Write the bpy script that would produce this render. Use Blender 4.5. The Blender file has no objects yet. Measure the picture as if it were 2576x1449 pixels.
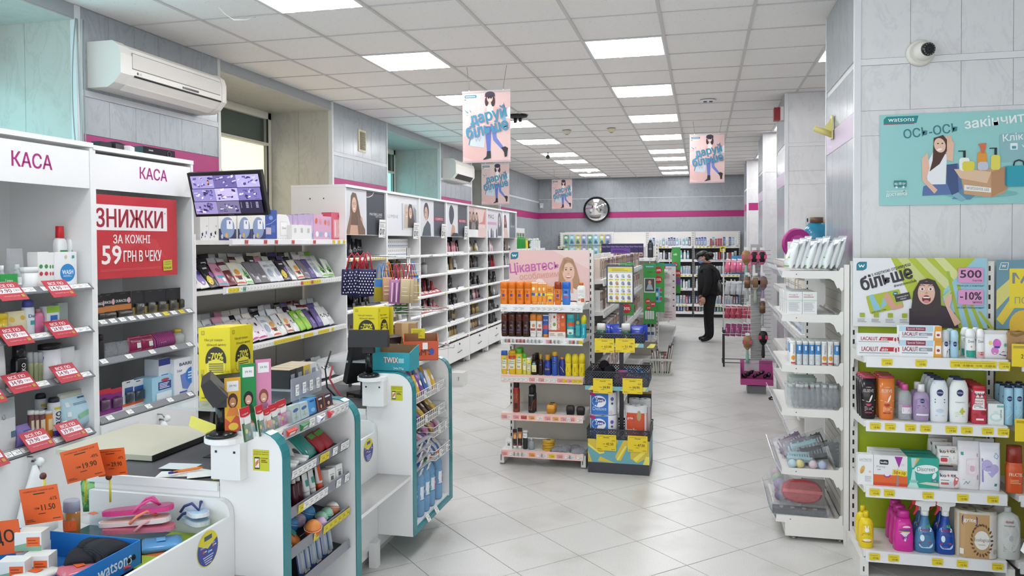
import bpy,math,random
from mathutils import Vector,Matrix
random.seed(7)
SC=bpy.context.scene
COL=SC.collection
PI=math.pi
# ------------------------------------------------------------------ camera, world, exposure
CAM_H=1.69
CEIL=3.197
cd=bpy.data.cameras.new('camera');cam=bpy.data.objects.new('camera',cd);COL.objects.link(cam)
YAW,PITCH,ROLL=-0.23588,-0.02074,-0.005519
FPX,CX,CY=1994.2,1288.0,652.6
cd.sensor_fit='HORIZONTAL';cd.sensor_width=36.0
cd.lens=FPX/2576*36
cd.shift_y=-(724.5-CY)/2576
cd.clip_start=0.05;cd.clip_end=100
_f=Vector((math.sin(YAW)*math.cos(PITCH),math.cos(YAW)*math.cos(PITCH),math.sin(PITCH)))
_r=Vector((math.cos(YAW),-math.sin(YAW),0));_u=_r.cross(_f)
RR=_r*math.cos(ROLL)+_u*math.sin(ROLL);UU=_u*math.cos(ROLL)-_r*math.sin(ROLL);FF=_f
cam.matrix_world=Matrix(((RR.x,UU.x,-FF.x,0),(RR.y,UU.y,-FF.y,0),(RR.z,UU.z,-FF.z,CAM_H),(0,0,0,1)))
SC.camera=cam
wd=bpy.data.worlds.new('world');SC.world=wd;wd.use_nodes=True
wd.node_tree.nodes['Background'].inputs[0].default_value=(0.93,0.96,1.0,1)
wd.node_tree.nodes['Background'].inputs[1].default_value=0.85
SC.view_settings.view_transform='Standard';SC.view_settings.look='None'
SC.view_settings.exposure=1.22;SC.view_settings.gamma=1.0
SC.view_settings.use_curve_mapping=False
LAMP_STRENGTH=5.2

# a point measured in the photograph, taken onto a real plane of the room
def _ray(px,py):
 return RR*((px-CX)/FPX)+UU*((CY-py)/FPX)+FF
def atY(px,py,y):
 d=_ray(px,py);t=y/d.y;return Vector((d.x*t,y,d.z*t+CAM_H))
def atX(px,py,x):
 d=_ray(px,py);t=x/d.x;return Vector((x,d.y*t,d.z*t+CAM_H))
def atZ(px,py,z):
 d=_ray(px,py);t=(z-CAM_H)/d.z;return Vector((d.x*t,d.y*t,z))

# ------------------------------------------------------------------ materials
def lin(h):
 h=h.lstrip('#');o=[]
 if len(h)==3:h=''.join(c*2 for c in h)
 for i in (0,2,4):
  c=int(h[i:i+2],16)/255
  o.append(c/12.92 if c<=0.04045 else ((c+0.055)/1.055)**2.4)
 return (*o,1)
MATS={}
def M(spec):
 """spec: '#rrggbb' optionally followed by |flags: g glossy, m metal, r rough, t<alpha percent> see-through, e<strength> gives off light"""
 if spec in MATS:return MATS[spec]
 if spec in SPECIAL:
  m=SPECIAL[spec]();MATS[spec]=m;return m
 parts=spec.split('|');col=lin(parts[0]);rough,metal,alpha,emit=0.45,0,1,0
 for p in parts[1:]:
  if p=='g':rough=0.18
  elif p=='m':metal=1;rough=0.28
  elif p=='r':rough=0.8
  elif p[0]=='t':alpha=int(p[1:])/100;rough=0.08
  elif p[0]=='e':emit=float(p[1:])
 m=bpy.data.materials.new('paint '+spec);m.use_nodes=True
 b=m.node_tree.nodes['Principled BSDF']
 b.inputs['Base Color'].default_value=col;b.inputs['Roughness'].default_value=rough
 b.inputs['Metallic'].default_value=metal;b.inputs['Alpha'].default_value=alpha
 if emit:
  b.inputs['Emission Color'].default_value=col;b.inputs['Emission Strength'].default_value=emit
 m.diffuse_color=col
 MATS[spec]=m
 return m
def nodes(name):
 m=bpy.data.materials.new(name);m.use_nodes=True
 nt=m.node_tree;return m,nt,nt.nodes['Principled BSDF']
def mk(nt,t,**kw):
 n=nt.nodes.new(t)
 for k,v in kw.items():
  if k in n.inputs:n.inputs[k].default_value=v
  else:setattr(n,k,v)
 return n
def ramp(nt,stops):
 r=nt.nodes.new('ShaderNodeValToRGB');e=r.color_ramp.elements
 while len(e)<len(stops):e.new(0.5)
 for el,(p,c) in zip(e,stops):el.position=p;el.color=lin(c)
 return r
def marble(c0,c1,name,rough=0.3):
 def f():
  m,nt,b=nodes(name)
  tc=mk(nt,'ShaderNodeTexCoord');mp=mk(nt,'ShaderNodeMapping');mp.inputs['Scale'].default_value=(1,1,0.45);mp.inputs['Rotation'].default_value=(0.5,0.6,0)
  n=mk(nt,'ShaderNodeTexNoise',Scale=5.0,Detail=7.0,Roughness=0.65,Distortion=1.2)
  g=mk(nt,'ShaderNodeNewGeometry');nt.links.new(g.outputs['Position'],mp.inputs[0]);nt.links.new(mp.outputs[0],n.inputs['Vector'])
  r=ramp(nt,[(0.32,c1),(0.44,c0),(0.52,c0),(0.56,c1),(0.6,c0),(0.9,c1)])
  nt.links.new(n.outputs['Fac'],r.inputs[0]);nt.links.new(r.outputs[0],b.inputs['Base Color']);b.inputs['Roughness'].default_value=rough
  return m
 return f
def floor_tile():
 m,nt,b=nodes('speckled porcelain tile')
 oi=mk(nt,'ShaderNodeObjectInfo');tc=mk(nt,'ShaderNodeTexCoord')
 n=mk(nt,'ShaderNodeTexNoise',Scale=260.0,Detail=2.0);n2=mk(nt,'ShaderNodeTexNoise',Scale=2.2,Detail=4.0)
 nt.links.new(tc.outputs['Object'],n.inputs['Vector'])
 g=mk(nt,'ShaderNodeNewGeometry');nt.links.new(g.outputs['Position'],n2.inputs['Vector'])
 r=ramp(nt,[(0.3,'#b4b3ae'),(0.5,'#cfcecb'),(0.75,'#dad9d6')]);nt.links.new(n.outputs['Fac'],r.inputs[0])
 r2=ramp(nt,[(0.25,'#e2e1de'),(0.5,'#ffffff')]);nt.links.new(n2.outputs['Fac'],r2.inputs[0])
 mx=mk(nt,'ShaderNodeMixRGB',blend_type='MULTIPLY');mx.inputs[0].default_value=1
 nt.links.new(r.outputs[0],mx.inputs[1]);nt.links.new(r2.outputs[0],mx.inputs[2]);nt.links.new(mx.outputs[0],b.inputs['Base Color'])
 b.inputs['Roughness'].default_value=0.34
 return m
def ceiling_tile_mat():
 m,nt,b=nodes('pitted mineral fibre tile')
 tc=mk(nt,'ShaderNodeTexCoord');v=mk(nt,'ShaderNodeTexVoronoi',Scale=55.0);n=mk(nt,'ShaderNodeTexNoise',Scale=30.0,Detail=3.0)
 nt.links.new(tc.outputs['Object'],v.inputs['Vector']);nt.links.new(tc.outputs['Object'],n.inputs['Vector'])
 a=mk(nt,'ShaderNodeMath',operation='ADD');nt.links.new(v.outputs['Distance'],a.inputs[0])
 s=mk(nt,'ShaderNodeMath',operation='MULTIPLY');s.inputs[1].default_value=0.6;nt.links.new(n.outputs['Fac'],s.inputs[0]);nt.links.new(s.outputs[0],a.inputs[1])
 r=ramp(nt,[(0.33,'#8f8c88'),(0.38,'#f0edea'),(1,'#f3f0ed')]);nt.links.new(a.outputs[0],r.inputs[0])
 nt.links.new(r.outputs[0],b.inputs['Base Color']);b.inputs['Roughness'].default_value=0.9
 return m
def laminate(c,name):
 def f():
  m,nt,b=nodes(name)
  tc=mk(nt,'ShaderNodeTexCoord');n=mk(nt,'ShaderNodeTexNoise',Scale=3.0,Detail=3.0);nt.links.new(tc.outputs['Object'],n.inputs['Vector'])
  h=mk(nt,'ShaderNodeHueSaturation');h.inputs['Color'].default_value=lin(c)
  mr=mk(nt,'ShaderNodeMapRange');mr.inputs['To Min'].default_value=0.96;mr.inputs['To Max'].default_value=1.03
  nt.links.new(n.outputs['Fac'],mr.inputs[0]);nt.links.new(mr.outputs[0],h.inputs['Value']);nt.links.new(h.outputs[0],b.inputs['Base Color'])
  b.inputs['Roughness'].default_value=0.35
  return m
 return f
def film(c,strength,name,top=None):
 def f():
  m,nt,b=nodes(name)
  b.inputs['Base Color'].default_value=lin(c);b.inputs['Roughness'].default_value=0.4
  b.inputs['Emission Color'].default_value=lin(c);b.inputs['Emission Strength'].default_value=strength
  return m
 return f
def crinkle(c,alpha,name):
 """crumpled clear film: thin, shiny, uneven"""
 def f():
  m,nt,b=nodes(name)
  b.inputs['Base Color'].default_value=lin(c);b.inputs['Roughness'].default_value=0.12;b.inputs['Alpha'].default_value=alpha
  tc=mk(nt,'ShaderNodeTexCoord');n=mk(nt,'ShaderNodeTexNoise',Scale=38.0,Detail=3.0,Distortion=1.5);nt.links.new(tc.outputs['Object'],n.inputs['Vector'])
  bm=mk(nt,'ShaderNodeBump',Strength=0.9,Distance=0.02);nt.links.new(n.outputs['Fac'],bm.inputs['Height']);nt.links.new(bm.outputs[0],b.inputs['Normal'])
  return m
 return f
def knit(c0,c1,scale,name):
 def f():
  m,nt,b=nodes(name)
  tc=mk(nt,'ShaderNodeTexCoord');w=mk(nt,'ShaderNodeTexWave',Scale=scale,Distortion=0.5);nt.links.new(tc.outputs['Object'],w.inputs['Vector'])
  r=ramp(nt,[(0.2,c0),(0.8,c1)]);nt.links.new(w.outputs['Fac'],r.inputs[0]);nt.links.new(r.outputs[0],b.inputs['Base Color']);b.inputs['Roughness'].default_value=0.9
  return m
 return f
def mottled(stops,scale,name,rough=0.5,detail=3.0):
 def f():
  m,nt,b=nodes(name)
  tc=mk(nt,'ShaderNodeTexCoord');n=mk(nt,'ShaderNodeTexNoise',Scale=scale,Detail=detail,Distortion=1.0);nt.links.new(tc.outputs['Object'],n.inputs['Vector'])
  r=ramp(nt,stops);nt.links.new(n.outputs['Fac'],r.inputs[0]);nt.links.new(r.outputs[0],b.inputs['Base Color']);b.inputs['Roughness'].default_value=rough
  return m
 return f
def perforated():
 m,nt,b=nodes('perforated dark steel')
 b.inputs['Base Color'].default_value=lin('#34363d');b.inputs['Roughness'].default_value=0.5
 tc=mk(nt,'ShaderNodeTexCoord');v=mk(nt,'ShaderNodeTexVoronoi',Scale=70.0,Randomness=0.0,voronoi_dimensions='2D');mp=mk(nt,'ShaderNodeMapping');mp.inputs['Rotation'].default_value=(0.0,0.0,PI/4)
 sx=mk(nt,'ShaderNodeSeparateXYZ');cx=mk(nt,'ShaderNodeCombineXYZ');ad=mk(nt,'ShaderNodeMath',operation='ADD');nt.links.new(tc.outputs['Object'],sx.inputs[0]);nt.links.new(sx.outputs[0],ad.inputs[0]);nt.links.new(sx.outputs[1],ad.inputs[1]);nt.links.new(ad.outputs[0],cx.inputs[0]);nt.links.new(sx.outputs[2],cx.inputs[1])
 nt.links.new(cx.outputs[0],mp.inputs[0]);nt.links.new(mp.outputs[0],v.inputs['Vector'])
 r=ramp(nt,[(0.36,'#000000'),(0.4,'#ffffff')]);nt.links.new(v.outputs['Distance'],r.inputs[0]);nt.links.new(r.outputs[0],b.inputs['Alpha'])
 return m
SPECIAL={
 'marble':marble('#a3a9ae','#989ea4','grey marbled wall panel',0.22),'marble_light':marble('#dcdbdc','#d3d2d4','pale marbled wall panel',0.3),
 'reveal':marble('#bdbcb6','#b2b2ab','marbled reveal panel',0.35),
 'floor_tile':floor_tile,'ceiling_tile':ceiling_tile_mat,
 'white_lam':laminate('#e9e9e9','white laminate'),'grey_lam':laminate('#a7a6a2','grey laminate'),'white_metal':laminate('#e4e2de','white powder coat'),
 'back_grey':laminate('#b4b1a8','warm grey back panel'),'lime':laminate('#a3b521','lime green back panel'),'cream_back':laminate('#cfc9bd','cream back panel'),
 'film_yellow':film('#f0eed4',0.36,'sunlit pale blind'),'film_teal':film('#8fd6da',0.62,'daylit teal window film'),'film_teal2':film('#a3dfe6',1.0,'daylit teal film'),
 'crinkle':crinkle('#dfe3e8',0.2,'crinkled clear film'),'crinkle_grey':crinkle('#aeb2b8',0.55,'crinkled grey film'),
 'knit_black':knit('#0d0d14','#23232e',90,'black knit'),'knit_purple':knit('#3b1c4f','#b84a86',30,'striped purple knit'),
 'palm':mottled([(0.35,'#0e3a1c'),(0.5,'#2c7a3a'),(0.65,'#8dbf7a')],22,'palm leaf print'),'dots':mottled([(0.4,'#1e1a4e'),(0.6,'#20205a')],9,'navy paper'),
 'kraft':mottled([(0.3,'#a98258'),(0.7,'#bd9468')],12,'kraft card'),'skin':mottled([(0.3,'#b98a72'),(0.7,'#c99a82')],8,'skin',0.5),
 'black_cloth':mottled([(0.3,'#08080b'),(0.7,'#121217')],20,'black suit cloth',0.85),'hair':mottled([(0.3,'#0a0809'),(0.7,'#17120f')],60,'black hair',0.5),
 'perforated':lambda:perforated(),
 'grime':mottled([(0.3,'#8b8a86'),(0.7,'#a4a39f')],6,'grout',0.9),
}

# ------------------------------------------------------------------ mesh builder
class MB:
 def __init__(s):s.v=[];s.f=[];s.m=[];s.mats=[];s.sm=[]
 def mi(s,spec):
  if spec not in s.mats:s.mats.append(spec)
  return s.mats.index(spec)
 def face(s,idx,spec,smooth=False):s.f.append(idx);s.m.append(s.mi(spec));s.sm.append(smooth)
 def poly(s,pts,spec):
  b=len(s.v);s.v+=[tuple(p) for p in pts];s.face(tuple(range(b,b+len(pts))),spec);return s
 def box(s,x0,x1,y0,y1,z0,z1,spec,top=None,front=None):
  b=len(s.v)
  s.v+=[(x0,y0,z0),(x1,y0,z0),(x1,y1,z0),(x0,y1,z0),(x0,y0,z1),(x1,y0,z1),(x1,y1,z1),(x0,y1,z1)]
  for q,c in (((0,3,2,1),spec),((4,5,6,7),top or spec),((0,1,5,4),front or spec),((1,2,6,5),spec),((2,3,7,6),spec),((3,0,4,7),spec)):
   s.face(tuple(b+i for i in q),c)
  return s
 def cbox(s,cx,cy,cz,w,d,h,spec,**k):return s.box(cx-w/2,cx+w/2,cy-d/2,cy+d/2,cz-h/2,cz+h/2,spec,**k)
 def prism(s,pts,axis,a0,a1,spec,side=None):
  """pts: 2D outline; axis 'x','y','z' is the extrusion direction"""
  def P(p,a):return {'x':(a,p[0],p[1]),'y':(p[0],a,p[1]),'z':(p[0],p[1],a)}[axis]
  n=len(pts);b=len(s.v)
  s.v+=[P(p,a0) for p in pts]+[P(p,a1) for p in pts]
  s.face(tuple(range(b,b+n)),spec);s.face(tuple(range(b+2*n-1,b+n-1,-1)),spec)
  for i in range(n):
   j=(i+1)%n;s.face((b+i,b+n+i,b+n+j,b+j),side or spec)
  return s
 def loft(s,rings,n=14,at=(0,0,0),smooth=True):
  """rings: (z, rx, ry, spec[, power[, dx, dy]]); the spec colours the band that starts at that ring"""
  b=len(s.v);ox,oy,oz=at
  for r in rings:
   z,rx,ry=r[:3];p=r[4] if len(r)>4 else 2;dx=r[5] if len(r)>5 else 0;dy=r[6] if len(r)>6 else 0
   for i in range(n):
    a=2*PI*(i+0.5)/n;c,q=math.cos(a),math.sin(a)
    s.v.append((ox+dx+rx*math.copysign(abs(c)**(2/p),c),oy+dy+ry*math.copysign(abs(q)**(2/p),q),oz+z))
  for k in range(len(rings)-1):
   for i in range(n):
    j=(i+1)%n;s.face((b+k*n+i,b+k*n+j,b+(k+1)*n+j,b+(k+1)*n+i),rings[k][3],smooth)
  s.face(tuple(b+i for i in range(n-1,-1,-1)),rings[0][3]);e=b+(len(rings)-1)*n
  s.face(tuple(e+i for i in range(n)),rings[-1][3])
  return s
 def cyl(s,x,y,z0,z1,r,spec,n=12,r1=None):return s.loft([(z0,r,r,spec),(z1,r if r1 is None else r1,r if r1 is None else r1,spec)],n,(x,y,0))
 def tube(s,path,r,spec,n=6,closed=False):
  P=[Vector(p) for p in path];k=len(P);b=len(s.v);ref=None
  for i,p in enumerate(P):
   d=(P[(i+1)%k]-P[i-1]) if closed else (P[min(i+1,k-1)]-P[max(i-1,0)])
   d.normalize()
   if ref is None or abs(ref.dot(d))>0.99:ref=Vector((0,0,1)) if abs(d.z)<0.9 else Vector((1,0,0))
   a=(ref-d*ref.dot(d)).normalized();c=d.cross(a);ref=a
   for j in range(n):
    t=2*PI*j/n;s.v.append(tuple(p+(a*math.cos(t)+c*math.sin(t))*r))
  for i in range(k if closed else k-1):
   for j in range(n):
    q=(j+1)%n;i2=(i+1)%k
    s.face((b+i*n+j,b+i*n+q,b+i2*n+q,b+i2*n+j),spec,True)
  if not closed:
   s.face(tuple(b+j for j in range(n-1,-1,-1)),spec);s.face(tuple(b+(k-1)*n+j for j in range(n)),spec)
  return s
 def ball(s,x,y,z,r,spec,n=12,ry=None,rz=None,rows=7,spec2=None):
  ry=ry or r;rz=rz or r
  rg=[]
  for i in range(rows+1):
   a=-PI/2+PI*i/rows;q=max(math.cos(a),0.02);rg.append((rz*math.sin(a),r*q,ry*q,spec2 if spec2 and a>0.2 else spec))
  return s.loft(rg,n,(x,y,z))
 def add(s,o,mat=None):
  b=len(s.v);mat=mat or Matrix()
  s.v+=[tuple(mat @ Vector(p)) for p in o.v]
  for f,m,q in zip(o.f,o.m,o.sm):s.face(tuple(b+i for i in f),o.mats[m],q)
  return s
 def mesh(s,name):
  me=bpy.data.meshes.new(name);me.from_pydata(s.v,[],s.f)
  for sp in s.mats:me.materials.append(M(sp))
  me.polygons.foreach_set('material_index',s.m);me.polygons.foreach_set('use_smooth',s.sm);me.update()
  return me
def obj(name,mesh,parent=None,loc=None,rot=None,scale=None,label=None,cat=None,group=None,kind=None):
 if isinstance(mesh,MB):mesh=mesh.mesh(name)
 o=bpy.data.objects.new(name,mesh);COL.objects.link(o)
 if parent:o.parent=parent
 if loc is not None:o.location=loc
 if rot is not None:o.rotation_euler=rot
 if scale is not None:o.scale=scale if hasattr(scale,'__len__') else (scale,)*3
 if label:o['label']=label
 if cat:o['category']=cat
 if group:o['group']=group
 if kind:o['kind']=kind
 return o
def empty(name,loc,rotz=0,label=None,cat=None,group=None,kind=None):
 o=obj(name,None,None,loc,(0,0,rotz),None,label,cat,group,kind);o.empty_display_size=0.1;return o

# ------------------------------------------------------------------ print: flat artwork, letters and marks laid onto a surface
_TXT={}
def text2d(body,bold=0):
 bold=0
 k=(body,bold)
 if k in _TXT:return _TXT[k]
 c=bpy.data.curves.new('lettering','FONT');c.body=body;c.resolution_u=2;c.offset=bold
 o=bpy.data.objects.new('lettering',c);me=bpy.data.meshes.new_from_object(o)
 vs=[(v.co.x,v.co.y) for v in me.vertices];fs=[tuple(p.vertices) for p in me.polygons]
 bpy.data.objects.remove(o);bpy.data.curves.remove(c);bpy.data.meshes.remove(me)
 xs=[v[0] for v in vs] or [0,1];ys=[v[1] for v in vs] or [0,1]
 _TXT[k]=(vs,fs,min(xs),max(xs),min(ys),max(ys));return _TXT[k]
class Pr:
 """x to the right, y up, in metres from the sheet's lower left corner"""
 def __init__(s):s.ops=[]
 def poly(s,pts,c):s.ops.append((list(pts),[tuple(range(len(pts)))],c));return s
 def rect(s,x0,y0,x1,y1,c,nx=1):
  v=[];f=[]
  for i in range(nx+1):
   x=x0+(x1-x0)*i/nx;v+=[(x,y0),(x,y1)]
  for i in range(nx):f.append((2*i,2*i+2,2*i+3,2*i+1))
  s.ops.append((v,f,c));return s
 def rrect(s,x0,y0,x1,y1,r,c,rot=0,k=4):
  p=[]
  for cx,cy,a0 in ((x1-r,y1-r,0),(x0+r,y1-r,90),(x0+r,y0+r,180),(x1-r,y0+r,270)):
   for i in range(k+1):
    a=math.radians(a0+90*i/k);p.append((cx+r*math.cos(a),cy+r*math.sin(a)))
  if rot:
   mx,my=(x0+x1)/2,(y0+y1)/2;c_,s_=math.cos(rot),math.sin(rot)
   p=[(mx+(x-mx)*c_-(y-my)*s_,my+(x-mx)*s_+(y-my)*c_) for x,y in p]
  return s.poly(p,c)
 def ell(s,cx,cy,rx,ry,c,n=20,rot=0,a0=0,a1=360):
  full=a1-a0>=360;p=[(cx,cy)];m=n if full else n+1;cr,sr=math.cos(rot),math.sin(rot)
  for i in range(m):
   a=math.radians(a0+(a1-a0)*i/n);x,y=rx*math.cos(a),ry*math.sin(a);p.append((cx+x*cr-y*sr,cy+x*sr+y*cr))
  f=[(0,1+i,1+(i+1)%m) for i in range(m if full else n)]
  s.ops.append((p,f,c));return s
 def line(s,pts,w,c):
  for (x0,y0),(x1,y1) in zip(pts,pts[1:]):
   dx,dy=x1-x0,y1-y0;l=math.hypot(dx,dy) or 1;nx,ny=-dy/l*w/2,dx/l*w/2
   s.poly([(x0+nx,y0+ny),(x0-nx,y0-ny),(x1-nx,y1-ny),(x1+nx,y1+ny)],c)
  return s
 def text(s,body,x,y,h,c,w=None,bold=0.02,rot=0,al='c',shear=0):
  """h: height of the whole word's ink; w: width the word is fitted to; (x, y): its centre (al c), left (l) or right (r) end at mid height"""
  vs,fs,a,b,lo,hi=text2d(body,bold)
  k=h/max(hi-lo,1e-6);kx=(w/max(b-a,1e-6)) if w else k
  W=(b-a)*kx;ox={'c':-W/2,'l':0,'r':-W}[al];cr,sr=math.cos(rot),math.sin(rot);out=[]
  for vx,vy in vs:
   px,py=(vx-a)*kx+ox,(vy-lo)*k-h/2;px+=shear*py
   out.append((x+px*cr-py*sr,y+px*sr+py*cr))
  d=bold*k*0.42
  for ox_,oy_ in (((-d,-d*.6),(d,-d*.6),(-d,d*.6),(d,d*.6),(0,0)) if bold>=0.03 and h>.02 else ((-d,0),(d,0)) if bold>=0.02 and h>.008 else ((0,0),)):s.ops.append(([(a_+ox_,b_+oy_) for a_,b_ in out],fs,c))
  return s
 def lines(s,x0,y0,x1,y1,n,c,fill=0.45,ragged=True,seed=1):
  """small print too fine to read: n rows of dashes"""
  rnd=random.Random(seed);dy=(y1-y0)/n
  for i in range(n):
   e=x1-(x1-x0)*(rnd.random()*0.3 if ragged else 0)
   yy=y0+dy*(i+0.5);s.rect(x0,yy-dy*fill/2,e,yy+dy*fill/2,c)
  return s
 def emit(s,mb,fn,step=0.00012,base=0.0004):
  for k,(v,f,c) in enumerate(s.ops):
   b=len(mb.v);o=base+step*k
   mb.v+=[fn(x,y,o) for x,y in v]
   for q in f:mb.face(tuple(b+i for i in q),c)
  return mb
 def flat(s,x0=0,y=0,z0=0):return s.emit(MB(),lambda a,b,o:(x0+a,y-o,z0+b))
def sheet(name,w,h,pr,parent=None,th=0.002,back='#f2f2f2',**kw):
 """a thin upright sheet facing -Y, origin at the lower left corner; its artwork is a part"""
 o=obj(name,MB().box(0,w,0,th,0,h,back),parent,**kw)
 if pr:obj('print',pr.flat(),o)
 return o
def wlogo(p,x,y,h,c='#1a7f94',t='#ffffff',s='w'):
 """the shop's leaf-shaped badge"""
 w=h*1.15;k=h*0.42
 pts=[(x,y),(x,y+h-k)]+[(x+k-k*math.cos(a),y+h-k+k*math.sin(a)) for a in (0.4,0.8,1.2,PI/2)]+[(x+w,y+h),(x+w,y+k)]+[(x+w-k+k*math.cos(a),y+k-k*math.sin(a)) for a in (0.4,0.8,1.2,PI/2)]
 p.poly(pts,c);p.poly([(x,y),(x+w-k,y),(x+w-k*0.8,y-h*0.05),(x,y-h*0.05)],'#c8285a')
 if s=='w':p.line([(x+w*.22,y+h*.68),(x+w*.34,y+h*.34),(x+w*.48,y+h*.62),(x+w*.62,y+h*.34),(x+w*.76,y+h*.68)],h*.1,t)
 else:p.text(s,x+w/2,y+h/2,h*.4,t,w*.8)
 return p
ORD='first second third fourth fifth sixth seventh eighth ninth tenth eleventh twelfth thirteenth fourteenth fifteenth sixteenth seventeenth eighteenth nineteenth twentieth'.split()
def nth(i):return ORD[i] if i<20 else '%d%s'%(i+1,{1:'st',2:'nd',3:'rd'}.get((i+1)%10,'th') if (i+1)//10 != 1 else 'th')
# ------------------------------------------------------------------ goods
class Proto:
 """a kind of goods: name, category, short description, its body and its parts [(name, mesh)]"""
 def __init__(s,name,cat,desc,body,*parts):s.name,s.cat,s.desc=name,cat,desc;s.parts=[(name,body)]+list(parts);s.me=None
 def put(s,loc,rot=(0,0,0),label=None,group=None,scale=None,parts=True):
  if s.me is None:s.me=[(n,b.mesh(n) if isinstance(b,MB) else b) for n,b in s.parts]
  r=obj(s.name,s.me[0][1],None,loc,rot,scale,label or s.desc,s.cat,group)
  if parts:
   for n,m in s.me[1:]:obj(n,m,r)
  return r
class Frame:
 """a shelf seen from its front: u to the right along it, v inward, w up"""
 def __init__(s,o,rz):s.o=Vector(o);s.rz=rz;s.U=Vector((math.cos(rz),math.sin(rz),0));s.V=Vector((-math.sin(rz),math.cos(rz),0))
 def p(s,u,v=0,w=0):return s.o+s.U*u+s.V*v+Vector((0,0,w))
def strip(mb):return mb
# ================================================================== the room
LW,BW,RW=-3.83,18.70,2.45          # left wall, back wall, right wall planes
GX,GY=0.3253,5.3212                  # a crossing of the ceiling grid
# floor: porcelain tiles laid on the diagonal
fl=obj('floor',MB().box(-4.7,2.6,-0.6,18.9,-0.06,-0.004,'grime'),kind='structure')
_t=0.4/2-0.002
tile_mb=MB();tile_mb.prism([(-_t,-_t),(_t,-_t),(_t,_t),(-_t,_t)],'z',-0.006,-0.0008,'floor_tile')
_q=_t-0.0015;tile_mb.loft([(-0.0008,_t*1.4142,_t*1.4142,'floor_tile'),(0,_q*1.4142,_q*1.4142,'floor_tile')],4,smooth=False)
tile_me=tile_mb.mesh('floor_tile')
cents=[]
for a in range(-18,10):
 for b in range(-18,52):
  if (a+b)%2:cents.append((0.203+0.28284*a,4.492+0.28284*b))
def _seen(x,y):
 v=Vector((x,y,-CAM_H));d=v.dot(FF)
 if d<0.5:return False
 px=CX+FPX*v.dot(RR)/d;py=CY-FPX*v.dot(UU)/d
 return -120<px<2700 and py<1620
near=sorted([c for c in cents if _seen(*c) and -2.1<c[0]<1.3 and c[1]<18.6 and not (c[0]<-1.75 and c[1]<6.6)],key=lambda c:c[0]**2+c[1]**2)
for c in near[:298]:obj('floor_tile',tile_me,fl,(c[0],c[1],0),(0,0,PI/4))
rest=MB();_nr=set(near[:298])
for c in cents:
 if c in _nr or not (-3.8<c[0]<2.4 and 0<c[1]<18.6):continue
 h=0.2808;rest.poly([(c[0]+h,c[1],-0.0005),(c[0],c[1]+h,-0.0005),(c[0]-h,c[1],-0.0005),(c[0],c[1]-h,-0.0005)],'floor_tile')
obj('floor_tile',rest,fl,kind='stuff')
# ceiling: lay-in tiles in a tee grid with square fluorescent panels
ce=obj('ceiling',MB().box(-4.7,2.6,-0.6,18.9,CEIL+0.03,CEIL+0.08,'#b9b7b4|r'),kind='structure')
LIGHTS=[(-5,j) for j in (-2,1,4,7,10,13,15,18,20)]+[(-2,j) for j in (-2,1,4,7,10,13,15,18,20)]+[(1,2),(1,9),(1,15),(-2,-5),(-5,-5)]
ct_me=MB().box(-0.293,0.293,-0.293,0.293,0,0.014,'ceiling_tile').mesh('ceiling_tile')
jmin,jmax=-6,22
for i in range(-7,2):
 for j in range(jmin,jmax):
  if (i,j) in LIGHTS:continue
  x,y=GX+0.6*(i+0.5),GY+0.6*(j+0.5)
  if x-0.3<LW-0.02:continue
  obj('ceiling_tile',ct_me,ce,(x,y,CEIL+0.003+random.uniform(0,0.003)),(random.uniform(-0.002,0.002),random.uniform(-0.002,0.002),0))
_sl=MB()                               # cut tiles along the walls
for j in range(jmin,jmax):
 y=GY+0.6*j;_sl.box(LW+0.002,GX-6*0.6-0.607+0.6,y+0.007,y+0.593,CEIL+0.004,CEIL+0.016,'ceiling_tile');_sl.box(GX+1.207,2.44,y+0.007,y+0.593,CEIL+0.004,CEIL+0.016,'ceiling_tile')
obj('cut_tile',_sl,ce,kind='stuff')
for i in range(-6,4):obj('tee_bar',MB().box(-0.011,0.011,GY+0.6*jmin,BW,CEIL-0.003,CEIL+0.012,'#cfccca'),ce,(GX+0.6*i,0,0))
cross=MB().box(LW,2.44,-0.0045,0.0045,CEIL-0.0005,CEIL+0.01,'#c4c1bf').mesh('tee_bar')
for j in range(jmin,jmax+1):obj('tee_bar',cross,ce,(0,GY+0.6*j,0))
SPECIAL['lamp_glow']=film('#fbfcff',LAMP_STRENGTH,'fluorescent diffuser')
SPECIAL['lamp_tube']=film('#ffffff',LAMP_STRENGTH*1.6,'fluorescent tube')
lf=MB()
for a,b,c,d in ((-0.295,0.295,-0.295,-0.28),(-0.295,0.295,0.28,0.295),(-0.295,-0.28,-0.28,0.28),(0.28,0.295,-0.28,0.28)):lf.box(a,b,c,d,0,0.05,'#dedede')
dif=MB().poly([(-0.28,-0.28,0.012),(-0.28,0.28,0.012),(0.28,0.28,0.012),(0.28,-0.28,0.012)],'lamp_glow').mesh('diffuser')
tb=MB().loft([(-0.275,0.02,0.02,'lamp_tube'),(0.275,0.02,0.02,'lamp_tube')],8).mesh('tube')
lf=lf.mesh('frame')
for n,(i,j) in enumerate(LIGHTS):
 colname={-5:'ceiling row nearest the windows',-2:'middle ceiling row',1:'ceiling over the pillar bays'}[i]
 same=sorted(b for a,b in LIGHTS if a==i)
 o=empty('ceiling_light',(GX+0.6*(i+0.5),GY+0.6*(j+0.5),CEIL-0.004),0,'square fluorescent ceiling panel, %s from the front in the %s'%(nth(same.index(j)),colname),'light','fluorescent ceiling panels')
 obj('frame',lf,o);obj('diffuser',dif,o)
 for k in range(4):obj('tube',tb,o,(-0.21+0.14*k,0,0.004),(PI/2,0,0),(1,0.35,1))
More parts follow.
